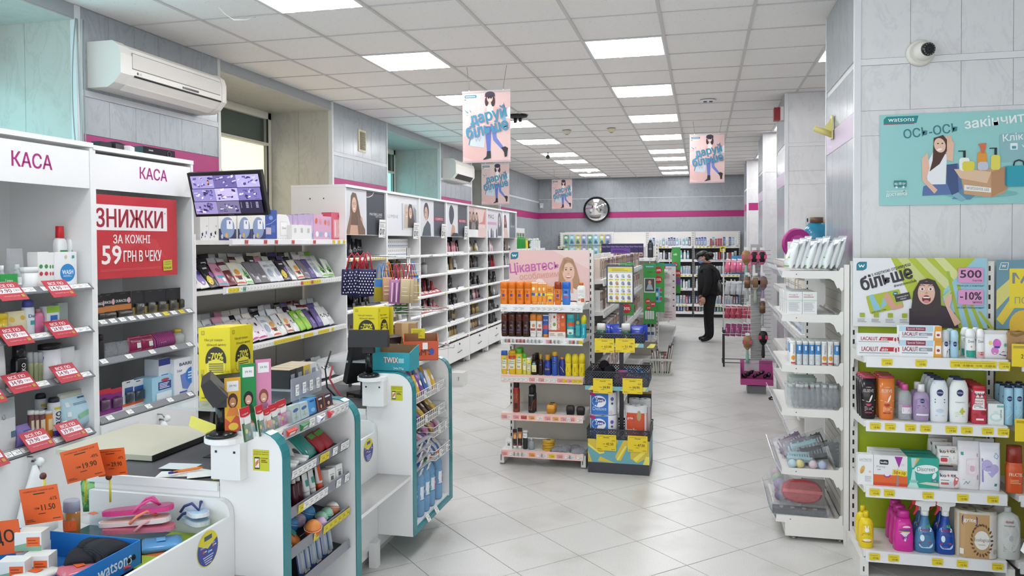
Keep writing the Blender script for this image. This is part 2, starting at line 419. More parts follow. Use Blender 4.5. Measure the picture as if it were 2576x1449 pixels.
# marbled wall panelling: thin boards set side by side
def panels(parent,P0,U,N,u0,u1,z0,z1,mat,step=0.25,name='wall_panel',th=0.006):
 u=u0;P0,U,N=Vector(P0),Vector(U),Vector(N)
 me={}
 while u<u1-0.02:
  w=min(step,u1-u);k=round(w,3)
  if k not in me:
   g=0.0012;q=Vector((0,0,1));mb=MB();a=[U*g,U*(w-g),U*(w-g)+N*th,U*g+N*th]
   b=len(mb.v);mb.v+=[tuple(p+q*0.002) for p in a]+[tuple(p+q*(z1-z0-0.002)) for p in a]
   for f in ((0,1,2,3),(4,7,6,5),(0,4,5,1),(1,5,6,2),(2,6,7,3),(3,7,4,0)):mb.face(tuple(b+i for i in f),mat)
   me[k]=mb.mesh(name)
  obj(name,me[k],parent,tuple(P0+U*u+Vector((0,0,z0))));u+=step
PIERS=[(4.23,5.75),(7.76,9.28),(11.32,13.0),(14.95,BW)]
wl=MB()
for a,b in PIERS:wl.box(-4.7,LW,a,b,0,CEIL+0.03,'#a4a9ad')
for a,b in ((-0.6,4.23),(5.75,7.76),(9.28,11.32),(13.0,14.95)):
 wl.box(-4.7,LW,a,b,3.115,CEIL+0.03,'#a4a9ad');wl.box(-4.7,LW,a,b,0,1.0,'#a4a9ad');wl.box(-4.75,-4.6,a,b,1.0,3.115,'#8d9496')
wl=obj('wall_left',wl,kind='structure')
for a,b in PIERS:
 panels(wl,(LW,0,0),(0,1,0),(1,0,0),a+0.03,b-0.005,2.398,2.64,'marble');panels(wl,(LW,0,0),(0,1,0),(1,0,0),a+0.03,b-0.005,2.68,CEIL,'marble')
 panels(wl,(LW,0,0),(0,1,0),(1,0,0),a+0.03,b-0.005,1.2,2.256,'marble')
 obj('panel_joint_strip',MB().box(LW,LW+0.01,a+0.03,b,2.64,2.68,'#cdd0d4'),wl)
 obj('pink_band',MB().box(LW,LW+0.009,a+0.03,b,2.258,2.396,'#a8286f'),wl)
 obj('corner_trim',MB().box(LW-0.03,LW+0.012,a-0.008,a+0.03,0.9,CEIL,'#d6d8da'),wl)
 if b<18:obj('corner_trim',MB().box(LW-0.03,LW+0.012,b-0.03,b+0.004,0.9,CEIL,'#d2d3cf'),wl)
NICHES=[(1,-0.5,4.23,'film_teal2'),(2,5.75,7.76,'film_yellow'),(3,9.28,11.32,'film_teal'),(4,13.0,14.95,None)]
for n,a,b,filmmat in NICHES:
 # reveal boards on the far jamb and the soffit
 panels(wl,(LW-0.03,b,0),(-1,0,0),(0,-1,0),0.0,0.7,1.0,3.11,'reveal',0.35,'reveal_panel')
 obj('soffit_panel',MB().box(-4.56,LW-0.002,a+0.002,b-0.002,3.106,3.114,'reveal'),wl)
 w=obj('window_%d'%n,MB().box(-4.60,-4.585,a,b,1.0,3.11,'#39423e'),kind='structure')
 fr=MB()
 for y0,y1,z0,z1 in ((a+0.002,a+0.07,1,3.10),(b-0.07,b-0.012,1,3.10),(a,b-0.012,3.03,3.104),(a,b-0.012,1.0,1.07)):fr.box(-4.585,-4.53,y0,y1,z0,z1,'#e0ded2')
 fr.box(-4.56,-4.525,a,b-0.07,2.745,2.775,'#cfccbb');fr.box(-4.535,-4.528,b-0.10,b-0.075,1.05,3.03,'#17191b')
 obj('frame',fr,w)
 if filmmat:
  obj('upper_pane',MB().box(-4.575,-4.57,a+0.07,b-0.10,2.78,3.03,'#4f5b55|g'),w)
  obj('window_film',MB().box(-4.575,-4.57,a+0.07,b-0.10,1.07,2.745,filmmat),w)
  if n==2:
   p=Pr();p.poly([(0.0,0.0),(0.5,0.0),(0.55,0.7),(0.42,0.95),(0.46,1.2),(0.3,1.5),(0.1,1.62),(0,1.62)],'#e9d2a4|e0.42')
   for k in range(9):p.line([(0.12+k*0.03,1.58-k*0.03),(0.26+k*0.03,1.25-k*0.03),(0.24+k*0.035,0.9),(0.3+k*0.03,0.3)],0.012,'#b79659|e0.28')
   p.poly([(0,0),(0.26,0),(0.2,0.9),(0.14,1.4),(0,1.5)],'#e6b89c|e0.42')
   obj('print',p.emit(MB(),lambda x,y,o:(-4.569+o,a+0.07+0.70+x,1.09+y)),w)
 else:obj('window_film',MB().box(-4.575,-4.57,a+0.07,b-0.10,1.07,3.03,'#9fb3b3'),w)
# back wall
bw=obj('wall_back',MB().box(-4.7,2.6,BW+0.006,BW+0.2,0,CEIL+0.05,'#a4a9ad'),kind='structure')
for z0,z1 in ((1.0,2.27),(2.405,2.72),(2.735,CEIL)):panels(bw,(-3.83,BW+0.006,0),(1,0,0),(0,-1,0),0,6.3,z0,z1,'marble',0.3)
obj('pink_band',MB().box(-3.83,2.4,BW-0.008,BW+0.006,2.272,2.403,'#a8286f'),bw)
obj('panel_joint_strip',MB().box(-3.83,2.4,BW-0.004,BW+0.006,2.72,2.735,'#d0d4d7'),bw)
# right wall and the pillars that stand out from it
wr=obj('wall_right',MB().box(RW,RW+0.2,-0.6,18.9,0,CEIL+0.05,'#c9cacc'),kind='structure')
def pillar(x0,x1,y0,y1,mat,band=True):
 o=obj('pillar',MB().box(x0+0.006,x1,y0+0.006,y1,0,CEIL+0.03,'#c9cacc'),kind='structure')
 for z0,z1 in ((0.05,2.27),(2.405,2.655),(2.69,CEIL)):
  panels(o,(x0+0.03,y0+0.006,0),(1,0,0),(0,-1,0),0,x1-x0-0.03,z0,z1,mat,0.25 if x1-x0>1 else 0.5);panels(o,(x0+0.006,y1,0),(0,-1,0),(-1,0,0),0,y1-y0-0.03,z0,z1,'marble',0.27)
 obj('corner_trim',MB().box(x0-0.004,x0+0.03,y0-0.004,y0+0.03,0,CEIL,'#dcdde0'),o)
 obj('corner_trim',MB().box(x0-0.004,x0+0.02,y1-0.03,y1,0,CEIL,'#dcdde0'),o)
 obj('panel_joint_strip',MB().box(x0-0.001,x1,y0-0.003,y0+0.006,2.655,2.69,'#e0dfe0'),o)
 obj('panel_joint_strip',MB().box(x0-0.001,x1,y0,y0+0.006,2.27,2.405,mat if not band else '#a8286f'),o)
 obj('panel_joint_strip',MB().box(x0-0.001,x0+0.006,y0,y1,2.27,2.405,'#c6b6cb' if not band else '#a8286f'),o)
 return o
P1=pillar(0.82,RW,4.72,5.78,'marble_light',False)
pillar(0.82,1.24,8.52,9.45,'marble_light',False);pillar(0.82,1.24,11.57,12.5,'marble_light',False);pillar(0.80,1.24,15.3,16.2,'marble_light',True)
# ------------------------------------------------------------------ things on the walls and the ceiling
def air_conditioner(y0,y1,z0,z1,x1,label,slats):
 h=z1-z0;X=LW+0.007
 prof=[(X,z0),(X,z1),(x1-0.06,z1),(x1-0.015,z1-0.03),(x1,z1-0.08),(x1,z0+h*0.3),(x1-0.05,z0+h*0.1),(x1-0.10,z0)]
 o=obj('air_conditioner',MB().prism(prof,'y',y0,y1,'#e6e2dc'),label=label,cat='air conditioner')
 e=MB().prism([(a+(0.006 if a>X else 0),b+(0.004 if b>z0+h/2 else -0.004)) for a,b in prof],'y',y0-0.003,y0+0.09,'#e2ded8')
 obj('end_cap',e,o);obj('end_cap',MB().prism([(a+(0.006 if a>X else 0),b+(0.004 if b>z0+h/2 else -0.004)) for a,b in prof],'y',y1-0.05,y1+0.003,'#e2ded8'),o)
 if slats:
  g=MB().box(x1-0.002,x1+0.001,y0+0.11,y1-0.07,z0+h*0.44,z1-0.055,'#8d8984');obj('intake_recess',g,o)
  for k in range(16):
   z=z0+h*0.46+k*(z1-0.06-z0-h*0.46)/16;obj('louvre_slat',MB().box(x1-0.002,x1+0.005,y0+0.11,y1-0.07,z,z+0.0052,'#dcd8d2'),o)
  obj('display',MB().box(x1-0.002,x1+0.004,y0+0.62,y0+0.80,z0+h*0.34,z0+h*0.39,'#3c3a3a|g'),o)
 obj('outlet_slot',MB().prism([(x1-0.004,z0+h*0.27),(x1+0.003,z0+h*0.29),(x1+0.003,z0+h*0.31),(x1-0.004,z0+h*0.31)] if slats else [(x1-0.052,z0+h*0.08),(x1-0.008,z0+h*0.26),(x1-0.002,z0+h*0.28),(x1-0.05,z0+h*0.06)],'y',y0+0.13,y1-0.06,'#161616'),o)
 obj('air_flap',MB().prism([(x1-0.098,z0+0.002),(x1-0.052,z0+h*0.1),(x1-0.046,z0+h*0.09),(x1-0.094,z0-0.005)],'y',y0+0.11,y1-0.08,'#efebe6'),o)
 if slats:
  p=Pr();p.ell(0,0,0.009,0.009,'#5a5a5a');p.text('LG',0.028,0,0.013,'#7a7a7a');obj('badge',p.emit(MB(),lambda x,y,q:(x1+0.001+q,y0+0.16+x,z0+h*0.37+y)),o)
 return o
air_conditioner(4.32,5.46,2.70,2.985,-3.58,'large white air conditioner with slatted front above the checkout cabinets',True)
air_conditioner(11.45,12.45,2.66,2.97,-3.62,'rounded white air conditioner on the wall behind the hanging posters',False)
vt=obj('vent_grille',MB().box(LW,LW+0.016,8.42,8.62,2.75,3.0,'#d8cfae'),label='cream louvred vent grille high on the left wall',cat='vent')
for k in range(11):obj('louvre_slat',MB().prism([(LW+0.016,0),(LW+0.026,-0.008),(LW+0.026,-0.003),(LW+0.016,0.009)],'y',8.45,8.59,'#9a9279'),vt,(0,0,2.78+k*0.019))
cb=empty('cable_bundle',(-3.79,4.2,2.2),0,'bundle of thin grey cables hanging down the wall corner','cable')
for k in range(5):
 y=4.185+k*0.012;pts=[(0.01*math.sin(k*2+z*1.7)+0.006*k,y-4.2+0.014*math.sin(z*2.3+k)-(0.05*math.sin((z)*3.1) if k==0 else 0),z) for z in [i*0.1 for i in range(10)]]
 obj('cable',MB().tube(pts,0.004,'#b9bcbb' if k%2 else '#8f9595',5),cb)
# convex mirror
mr=empty('convex_mirror',(-2.41,18.52,2.46),0,'round convex security mirror with black rim on back wall','mirror');mr.rotation_euler=(0.16,0,0.1)
mm=MB();rings=[]
for k in range(7):
 a=0.62*(1-k/6);rings.append((0.5*(math.cos(a)-math.cos(0.62)),0.5*math.sin(a)+0.002,0.5*math.sin(a)+0.002,'#f4f4f4|m|mirror'))
SPECIAL['mirror_face']=lambda:(lambda t:(setattr(t[2].inputs['Metallic'],'default_value',1),setattr(t[2].inputs['Roughness'],'default_value',0.02),t[0])[2])(nodes('silvered mirror'))
mm.loft([(z,a,b,'mirror_face') for z,a,b,c in rings],32);obj('mirror_dome',mm,mr,(0,0,0),(PI/2,0,0))
obj('rim',MB().tube([(0.295*math.cos(t*PI/16),0,0.295*math.sin(t*PI/16)) for t in range(32)],0.013,'#141416',6,True),mr)
obj('wall_bracket',MB().box(-0.02,0.02,0.0,0.17,-0.02,0.02,'#2a2a2a'),mr)
# small ceiling and wall devices
sp=empty('ceiling_speaker',(-2.12,9.15,CEIL-0.003),0,'flat black ceiling fitting behind the first hanging poster','speaker')
obj('plate',MB().loft([(-0.035,0.06,0.06,'#101012'),(-0.02,0.11,0.11,'#101012'),(0,0.12,0.12,'#101012')],16),sp)
obj('pendant',MB().cyl(-0.03,0,-0.085,-0.03,0.02,'#141416',8),sp);obj('pendant',MB().cyl(0.03,0,-0.075,-0.03,0.018,'#141416',8),sp)
def detector(x,y,c,label):
 o=obj('smoke_detector',MB().loft([(-0.05,0.025,0.025,c),(-0.045,0.035,0.035,c),(-0.02,0.055,0.055,c),(0,0.06,0.06,c)],16),None,(x,y,CEIL-0.003),label=label,cat='smoke detector');obj('sensor_ring',MB().loft([(-0.056,0.02,0.02,'#a08f6a'),(-0.05,0.022,0.022,'#a08f6a')],12),o)
detector(-1.17,10.53,'#d9cfae','cream smoke detector on the ceiling between the light rows')
detector(-1.77,10.55,'#d4d0bc','pale low smoke detector near the left light row')
detector(-2.3,16.5,'#d2d2cc','small pale smoke detector far back on the ceiling')
sl=obj('spotlight_fitting',MB().loft([(-0.012,0.075,0.075,'#efefef'),(0,0.085,0.085,'#efefef')],16),None,(0.058,8.72,CEIL-0.002),label='recessed white ceiling spotlight with dark slots',cat='spotlight')
for k in range(2):obj('lamp_slot',MB().cbox(-0.03+0.06*k,0,-0.014,0.035,0.05,0.006,'#1c1c1c'),sl)
cm=empty('camera_mount',(-2.5,13.0,CEIL-0.003),0,'tiny ceiling camera by the far light panels','camera');obj('mount',MB().cyl(0,0,-0.05,0,0.012,'#9a9a9a',8),cm);obj('lens_ball',MB().ball(0,0,-0.075,0.035,'#3a3a40',12),cm)
al=empty('alarm_sounder',(0.80,8.75,3.02),0,'red alarm sounder at the top of the second pillar','alarm')
obj('red_body',MB().box(-0.075,-0.01,-0.06,0.06,-0.065,0.065,'#8c1420'),al);obj('white_back',MB().box(-0.012,0.024,-0.065,0.065,-0.07,0.07,'#e4e2e0'),al)
ms=obj('motion_sensor',MB().box(-0.04,0.04,-0.05,0,-0.06,0.06,'#d4d6d6'),None,(-3.75,BW,2.58),label='small white motion sensor in the back left corner',cat='sensor');obj('lens',MB().box(-0.025,0.025,-0.056,-0.05,-0.045,0.0,'#f2f2f2'),ms)
# dome camera on the near pillar
dc=empty('dome_camera',(1.146,4.72,2.705),0,'white dome security camera above the teal poster','camera');dc.rotation_euler=(PI/2,0,0)
obj('base_ring',MB().loft([(0,0.072,0.072,'#dcd8cf'),(0.02,0.07,0.07,'#dcd8cf'),(0.032,0.058,0.058,'#d2cec6')],24),dc)
obj('ball_housing',MB().ball(0.01,0.004,0.03,0.052,'#dedad2',20,rows=10),dc)
hd=MB().loft([(0,0.036,0.036,'#18181a|g'),(0.024,0.034,0.034,'#18181a|g'),(0.026,0.02,0.02,'#0c0c10|g'),(0.022,0.012,0.012,'#32343c|g'),(0.024,0.008,0.008,'#0a0a0c|g')],20)
h=obj('lens_face',hd,dc,(0.02,0.006,0.062),(0.12,0.28,0))
for k in range(14):obj('infrared_dot',MB().ball(0.029*math.cos(k*0.449),0.029*math.sin(k*0.449),0.0255,0.0032,'#8e8e96|g',6,rows=3),h)
# pale yellow bracket on the near pillar's side
yb=empty('flag_holder',(0.812,5.45,2.42),0,'pale yellow flag holder on the near pillar side','bracket')
obj('plate',MB().box(-0.008,0.0,-0.03,0.03,-0.075,0.075,'#d9cf8a'),yb);obj('socket',MB().tube([(-0.005,0,-0.045),(-0.11,0,0.0)],0.02,'#d2c67c',10),yb);obj('web',MB().prism([(-0.008,0.06),(-0.008,-0.04),(-0.06,-0.01)],'y',-0.006,0.006,'#d9cf8a'),yb)
wi=obj('loose_wire',MB().tube([(0,0,0),(0.01,0.05,-0.03),(0.03,0.12,-0.05),(0.07,0.2,-0.03),(0.11,0.25,-0.001)],0.003,'#f0eeec',5),None,tuple(atZ(550,18,CEIL)),label='loose white wire hanging from the ceiling tile above the air conditioner',cat='wire')
# ------------------------------------------------------------------ hanging posters, same artwork four times
PW,PH=0.42,0.60
def girl_poster():
 p=Pr();p.rect(0,0,PW,PH,'#e3c3bf');p.poly([(0.13,0),(0.26,0),(0.2,0.3),(0.0,0.22),(0,0.05)],'#dcb5b1');p.poly([(0.13,0.6),(0.28,0.6),(0.28,0.2),(0.14,0.3)],'#e8cbc7')
 p.rect(0,0,PW,0.012,'#d5a7a8');p.rect(0,0.588,PW,PH,'#c7b3b3')
 p.rrect(0.018,0.545,0.125,0.57,0.01,'#3b7f95');p.text('watsons',0.071,0.558,0.012,'#f0f6f8',0.085)
 p.rect(0.018,0.525,0.03,0.535,'#6d5c62');p.lines(0.04,0.52,0.12,0.54,1,'#f4e6e4')
 # bags held in both hands
 p.poly([(0.06,0.14),(0.19,0.12),(0.20,0.24),(0.085,0.255)],'#c9d2da');p.poly([(0.06,0.14),(0.085,0.255),(0.075,0.255),(0.052,0.15)],'#3c8ba6');p.text('W',0.135,0.19,0.04,'#a5b0bb',0.06)
 p.poly([(0.33,0.36),(0.38,0.34),(0.39,0.45),(0.345,0.46)],'#7fb3cc');p.poly([(0.38,0.36),(0.42,0.36),(0.42,0.46),(0.39,0.44)],'#e9ecef');p.poly([(0.36,0.45),(0.375,0.45),(0.365,0.50)],'#7a6a70')
 # figure: legs, boots, jacket, head, hat
 p.poly([(0.20,0.30),(0.29,0.30),(0.285,0.20),(0.275,0.19),(0.255,0.27),(0.25,0.2),(0.245,0.09),(0.215,0.09),(0.205,0.2)],'#5e72bd');p.poly([(0.25,0.30),(0.295,0.30),(0.30,0.2),(0.36,0.12),(0.345,0.10),(0.27,0.18)],'#6d80c9')
 p.poly([(0.215,0.09),(0.248,0.09),(0.25,0.03),(0.18,0.015),(0.185,0.025),(0.21,0.045)],'#2a2a30');p.poly([(0.34,0.115),(0.375,0.125),(0.40,0.11),(0.395,0.08),(0.39,0.04),(0.37,0.035),(0.365,0.075)],'#2a2a30')
 p.poly([(0.2,0.30),(0.3,0.30),(0.31,0.44),(0.27,0.48),(0.22,0.48),(0.19,0.43)],'#e9b9b0');p.poly([(0.225,0.34),(0.26,0.34),(0.27,0.48),(0.215,0.48)],'#f6f3f1');p.poly([(0.30,0.46),(0.28,0.47),(0.34,0.40),(0.36,0.44)],'#e4aea6')
 p.ell(0.215,0.51,0.016,0.04,'#3f2a33');p.ell(0.27,0.51,0.018,0.045,'#3f2a33');p.ell(0.243,0.535,0.026,0.034,'#e7c4b4');p.ell(0.243,0.568,0.043,0.026,'#43364a');p.ell(0.243,0.555,0.046,0.01,'#3a2e41')
 for x in (0.233,0.254):p.ell(x,0.541,0.009,0.008,'#22191f')
 p.ell(0.244,0.519,0.011,0.004,'#fbf6f2')
 for dx,dy,c in ((0.004,-0.004,'#b88ea8'),(0,0,'#3d93b3')):
  p.text('даруй',0.225+dx,0.385+dy,0.125,c,0.32,0.05,0.20);p.text('більше',0.215+dx,0.285+dy,0.105,c,0.37,0.05,0.20)
 for q in ([(0.015,0.45),(0.05,0.425),(0.055,0.418),(0.045,0.415)],[(0.065,0.455),(0.078,0.425),(0.07,0.422)],[(0.02,0.395),(0.05,0.402),(0.05,0.397)]):p.poly(q,'#3d86a0')
 return p
gp=girl_poster().flat(0,-0.0006,0).mesh('print')
def hang(x,y,ztop,label,hooks):
 o=empty('hanging_poster',(x,y,ztop-PH),0.0,label,'poster','hanging sale posters')
 obj('panel',MB().box(0,PW,0,0.002,0,PH,'#ead2cf'),o);obj('print',gp,o)
 obj('top_rail',MB().box(-0.003,PW+0.003,-0.004,0.006,PH-0.012,PH+0.004,'#d8d2d2|t80'),o);obj('bottom_rail',MB().box(-0.003,PW+0.003,-0.004,0.006,-0.006,0.008,'#d8c2c2|t80'),o)
 dz=CEIL-ztop
 for u,s in ((0.06,-0.02),(PW-0.06,0.03)):
  obj('hook_wire',MB().tube([(u,0.002,PH),(u+s*0.2,0.002,PH+dz*0.3),(u+s,0.002,PH+dz-0.004)],0.0018,'#6f6c6c',5),o);obj('clip',MB().ball(u,0,PH+0.004,0.007,'#f2f2f2',8,rows=4),o)
 return o
_a=atY(1162,232,6.53);hang(_a.x+0.005,6.53,_a.z,'large pink hanging poster of a girl nearest the camera',1)
_a=atY(1211,380,11.3);hang(_a.x,11.3,2.86,'pink hanging poster half hidden below the nearest one',1)
_a=atY(1733,348,10.18);hang(_a.x+0.01,10.18,3.03,'pink hanging poster of a girl over the right aisle',1)
_a=atY(1388,452,16.0);hang(_a.x,16.0,_a.z,'small pink hanging poster far back near the round mirror',1)
# teal poster on the near pillar: a seated girl beside a carton of bottles
def teal_poster():
 W,H=0.92,0.495;p=Pr();p.rect(0,0,W,H,'#98cfcd')
 p.poly([(0.02,0.445),(0.185,0.445),(0.195,0.485),(0.035,0.485),(0.02,0.47)],'#1b8a8c');p.rect(0.02,0.441,0.175,0.445,'#c23a52');p.text('watsons',0.108,0.466,0.02,'#f3fafa',0.13)
 p.text('ОСЬ-ОСЬ',0.255,0.40,0.05,'#3d7f8a',0.27,0.035,0.10);p.text('закінчиться',0.62,0.45,0.055,'#f2f7f7',0.40,0.04,0.10)
 p.rrect(0.59,0.23,0.95,0.38,0.015,'#8fbcc0',0.06);p.text('Клікай',0.68,0.355,0.04,'#f2f7f7',0.15,0.02,0.08);p.rrect(0.64,0.285,0.675,0.32,0.004,'#e9f2f2');p.rrect(0.648,0.29,0.668,0.305,0.003,'#4d9aa2');p.text('watsons.ua',0.78,0.305,0.018,'#f2f7f7',0.17)
 p.ell(0.5,0.055,0.18,0.02,'#7cb9b9')
 # girl: hair behind, arms, vest, jeans, shoes
 p.poly([(0.215,0.05),(0.42,0.055),(0.41,0.1),(0.39,0.22),(0.33,0.215),(0.3,0.13),(0.22,0.1)],'#5d76a8');p.poly([(0.335,0.215),(0.385,0.22),(0.395,0.06),(0.36,0.05),(0.335,0.12)],'#3f5480');p.poly([(0.36,0.03),(0.45,0.025),(0.49,0.06),(0.41,0.085)],'#5f8ea6');p.poly([(0.36,0.05),(0.41,0.015),(0.43,0.03),(0.39,0.065)],'#86b4c6')
 p.poly([(0.24,0.11),(0.33,0.11),(0.335,0.27),(0.27,0.29),(0.235,0.22)],'#eef0f4');p.poly([(0.21,0.25),(0.24,0.285),(0.25,0.2),(0.235,0.14),(0.29,0.08),(0.275,0.06),(0.215,0.13)],'#e8bda6');p.poly([(0.335,0.24),(0.365,0.23),(0.37,0.33),(0.345,0.36),(0.325,0.345)],'#e8bda6');p.ell(0.34,0.352,0.02,0.018,'#e6b79f')
 p.poly([(0.27,0.36),(0.315,0.375),(0.335,0.35),(0.335,0.29),(0.3,0.22),(0.25,0.18),(0.265,0.24)],'#4f3128');p.ell(0.30,0.32,0.028,0.04,'#ebc4ae',rot=0.25);p.ell(0.298,0.297,0.014,0.006,'#fdf8f4',rot=0.25)
 for x in (0.291,0.312):p.ell(x,0.33,0.005,0.003,'#3a2a26')
 # carton with bottles
 p.poly([(0.40,0.18),(0.60,0.19),(0.62,0.06),(0.55,0.035),(0.42,0.055)],'#caa07c');p.poly([(0.37,0.19),(0.42,0.19),(0.55,0.17),(0.53,0.11),(0.4,0.14)],'#e3c2a2');p.poly([(0.55,0.17),(0.62,0.2),(0.63,0.08),(0.55,0.035)],'#b98a66');p.poly([(0.42,0.075),(0.55,0.06),(0.55,0.085),(0.42,0.105)],'#f0ece4');p.text('watsons.ua',0.485,0.083,0.016,'#8a8f94',0.11,0.01,-0.11)
 for x,w,h,c in ((0.42,0.05,0.07,'#eef0ea'),(0.44,0.06,0.05,'#e3d44a'),(0.505,0.045,0.1,'#e39b3a'),(0.51,0.05,0.045,'#c7c7d8'),(0.57,0.045,0.08,'#e6d85e')):p.rrect(x-w/2,0.18,x+w/2,0.18+h,0.014,c)
 for x,y in ((0.42,0.25),(0.57,0.26)):p.rect(x-0.006,y,x+0.006,y+0.035,'#22262a');p.rect(x-0.03,y+0.033,x+0.006,y+0.038,'#22262a')
 p.poly([(0.485,0.32),(0.525,0.325),(0.52,0.29),(0.5,0.28),(0.495,0.305)],'#d8734a');p.rect(0.5,0.27,0.518,0.3,'#d8734a')
 # a plain shopping bag and the delivery mark
 p.rrect(0.625,0.09,0.735,0.20,0.004,'#2f9fb2');p.poly([(0.625,0.09),(0.625,0.2),(0.615,0.19),(0.615,0.1)],'#237f90');p.line([(0.655,0.2),(0.66,0.222),(0.68,0.23),(0.7,0.222),(0.705,0.2)],0.007,'#20282c')
 p.rrect(0.072,0.1,0.135,0.135,0.004,'#2c8488');p.text('від 100 грн',0.103,0.117,0.02,'#e8f4f4',0.055);p.ell(0.085,0.098,0.006,0.006,'#e8f4f4');p.ell(0.12,0.098,0.006,0.006,'#e8f4f4');p.text('безкоштовна',0.085,0.078,0.012,'#eef6f6',0.10,0,0.06);p.text('доставка',0.085,0.058,0.02,'#f4fafa',0.105,0.03,0.06)
 return p
tp=sheet('teal_wall_poster',0.92,0.495,teal_poster(),None,0.002,'#98cfcd',loc=(0.945,4.713,1.884),label='teal poster of a seated girl on the near pillar',cat='poster')
# ================================================================== shelving and counters
def fix(name,F,label,cat,group=None):return empty(name,tuple(F.o),F.rz,label,cat,group)
# price tags: little cards on a shelf's front edge
def tag_mesh(c,w=0.045,h=0.032,big=False):
 mb=MB().box(-w/2,w/2,-0.0015,0,-h/2,h/2,c);p=Pr()
 ink='#3a3733' if c[:3] != '#f2' else '#4a4a4e'
 g_='#a39d90' if c[:3] != '#e6' else '#b39f2a';p.rect(-w*.42,h*.24,w*.3,h*.31,g_);p.text('19.90' if c[:3]=='#e6' else '28.49',w*.12,-h*.03,h*.24,ink,w*.5,0.02);p.rect(-w*.42,-h*.35,w*.1,-h*.29,g_)
 p.emit(mb,lambda x,y,o:(x,-0.0015-o,y));return mb.mesh('price_tag')
TAGS={'w':tag_mesh('#f2f2f0'),'y':tag_mesh('#e6cf2a'),'r':tag_mesh('#cc4a4a'),'p':tag_mesh('#e9a0a0'),'o':tag_mesh('#e9a24c'),'g':tag_mesh('#5d9c7f')}
def tags(parent,spec,u0,u1,v,z,tilt=0,sc=1.0,only=None):
 """spec: a string of tag kinds spread evenly from u0 to u1; '.' leaves a gap"""
 n=len(spec)
 for i,c in enumerate(spec):
  if c=='.':continue
  obj('price_tag',TAGS[c],parent,(u0+(u1-u0)*(i+0.5)/n,v,z),(tilt,0,0),sc)
def rail_mesh(u0,u1,v,z,h,d,spec):
 return MB().prism([(v,z),(v-d,z-0.004),(v-d,z-h),(v,z-h)],'x',u0,u1,spec)
# ---- tall white cabinets along the left wall ----
def cabinet(F,w,depth,H,label,header,shelves,door,group,rail='#8f9196',tagspec=None,rounded=False):
 o=fix('wall_cabinet',F,label,'cabinet',group);T=0.02
 for u in (0,w-T):obj('side_panel',MB().box(u,u+T,0,depth,0.02,H-0.026,'white_lam'),o)
 obj('back_panel',MB().box(T,w-T,depth-0.012,depth,0.05,H-0.03,'white_lam'),o);obj('top_board',MB().box(0.0005,w-0.0005,-0.005,depth,H-0.025,H,'white_lam'),o)
 if header:obj('header_board',MB().box(T+0.002,w-T-0.002,0.004,0.022,header,H-0.045,'white_lam'),o)
 for k,z in enumerate(shelves):
  s=obj('shelf',MB().box(T+0.001,w-T-0.001,0.02,depth-0.013,z-0.016,z,'#d4d6d6' if not rounded else 'white_lam'),o)
  if rounded:
   rl=MB().prism([(0.02,z+0.012),(0.002,z+0.010),(-0.008,z-0.002),(-0.008,z-0.014),(0.002,z-0.024),(0.02,z-0.026)],'x',T+0.002,w-T-0.002,'#eceded|g');obj('price_rail',rl,s)
   tags(s,tagspec[k%len(tagspec)],T+0.02,w-T-0.02,-0.010,z-0.008,0,(0.8,1,0.6))
  else:
   rl=MB().prism([(0.02,z+0.014),(-0.014,z-0.014),(-0.014,z-0.02),(0.02,z-0.018)],'x',T+0.002,w-T-0.002,rail);obj('price_rail',rl,s)
   tags(s,tagspec[k%len(tagspec)],T+0.02,w-T-0.02,0.002,z+0.001,-0.88,(1.05,1,1.0))
 if door:obj(door[0],MB().box(T+0.002,w-T-0.002,-0.012,0.006,door[1],door[2],'white_lam'),o)
 return o
K1=Frame((-3.25,2.80,0),PI/2);K2=Frame((-3.25,3.70,0),PI/2)
k1=cabinet(K1,0.90,0.55,2.25,'white open checkout cabinet nearest the camera with a КАСА header',2.0,[1.47,1.235,0.99,0.68],('door',0.05,0.655),'checkout wall cabinets','#77797e',['w.w.w.wwww.ww.wwww','wwwww.wwwwww.wwww','w.www.w.www.wwwww','www.wwww.wwww.ww'])
k2=cabinet(K2,0.88,0.55,2.24,'white checkout cabinet with the red sale poster and a КАСА header',2.0,[1.26,1.04,0.715],('door',0.05,0.69),'checkout wall cabinets','#77797e',['w.w.w.w.w.w.w.y.w.y.w','w....w....w....w...w','.w...w...w....w....w'])
for o,u in ((k1,0.51),(k2,0.52)):
 p=Pr();p.text('КАСА',u-.02 if o is k2 else 0.50,2.115 if o is k1 else 2.12,0.075 if o is k1 else 0.07,'#a81e78',0.245 if o is k1 else 0.245,0.035);obj('lettering',p.flat(0,0.004),o)
for o,u0 in ((k1,0.45),(k2,0.50)):
 obj('door_handle',MB().tube([(u0,-0.012,0.62),(u0,-0.045,0.62),(u0,-0.045,0.38),(u0,-0.012,0.38)],0.007,'#8b8d90|m',8),o)
 obj('lock',MB().box(u0+0.03,u0+0.055,-0.016,-0.012,0.575,0.61,'#c9c9c9'),o)
for z in (1.70,1.86):obj('panel_groove',MB().box(0.05,0.62,0.53,0.537,z,z+0.012,'#a9a8a4'),k1)
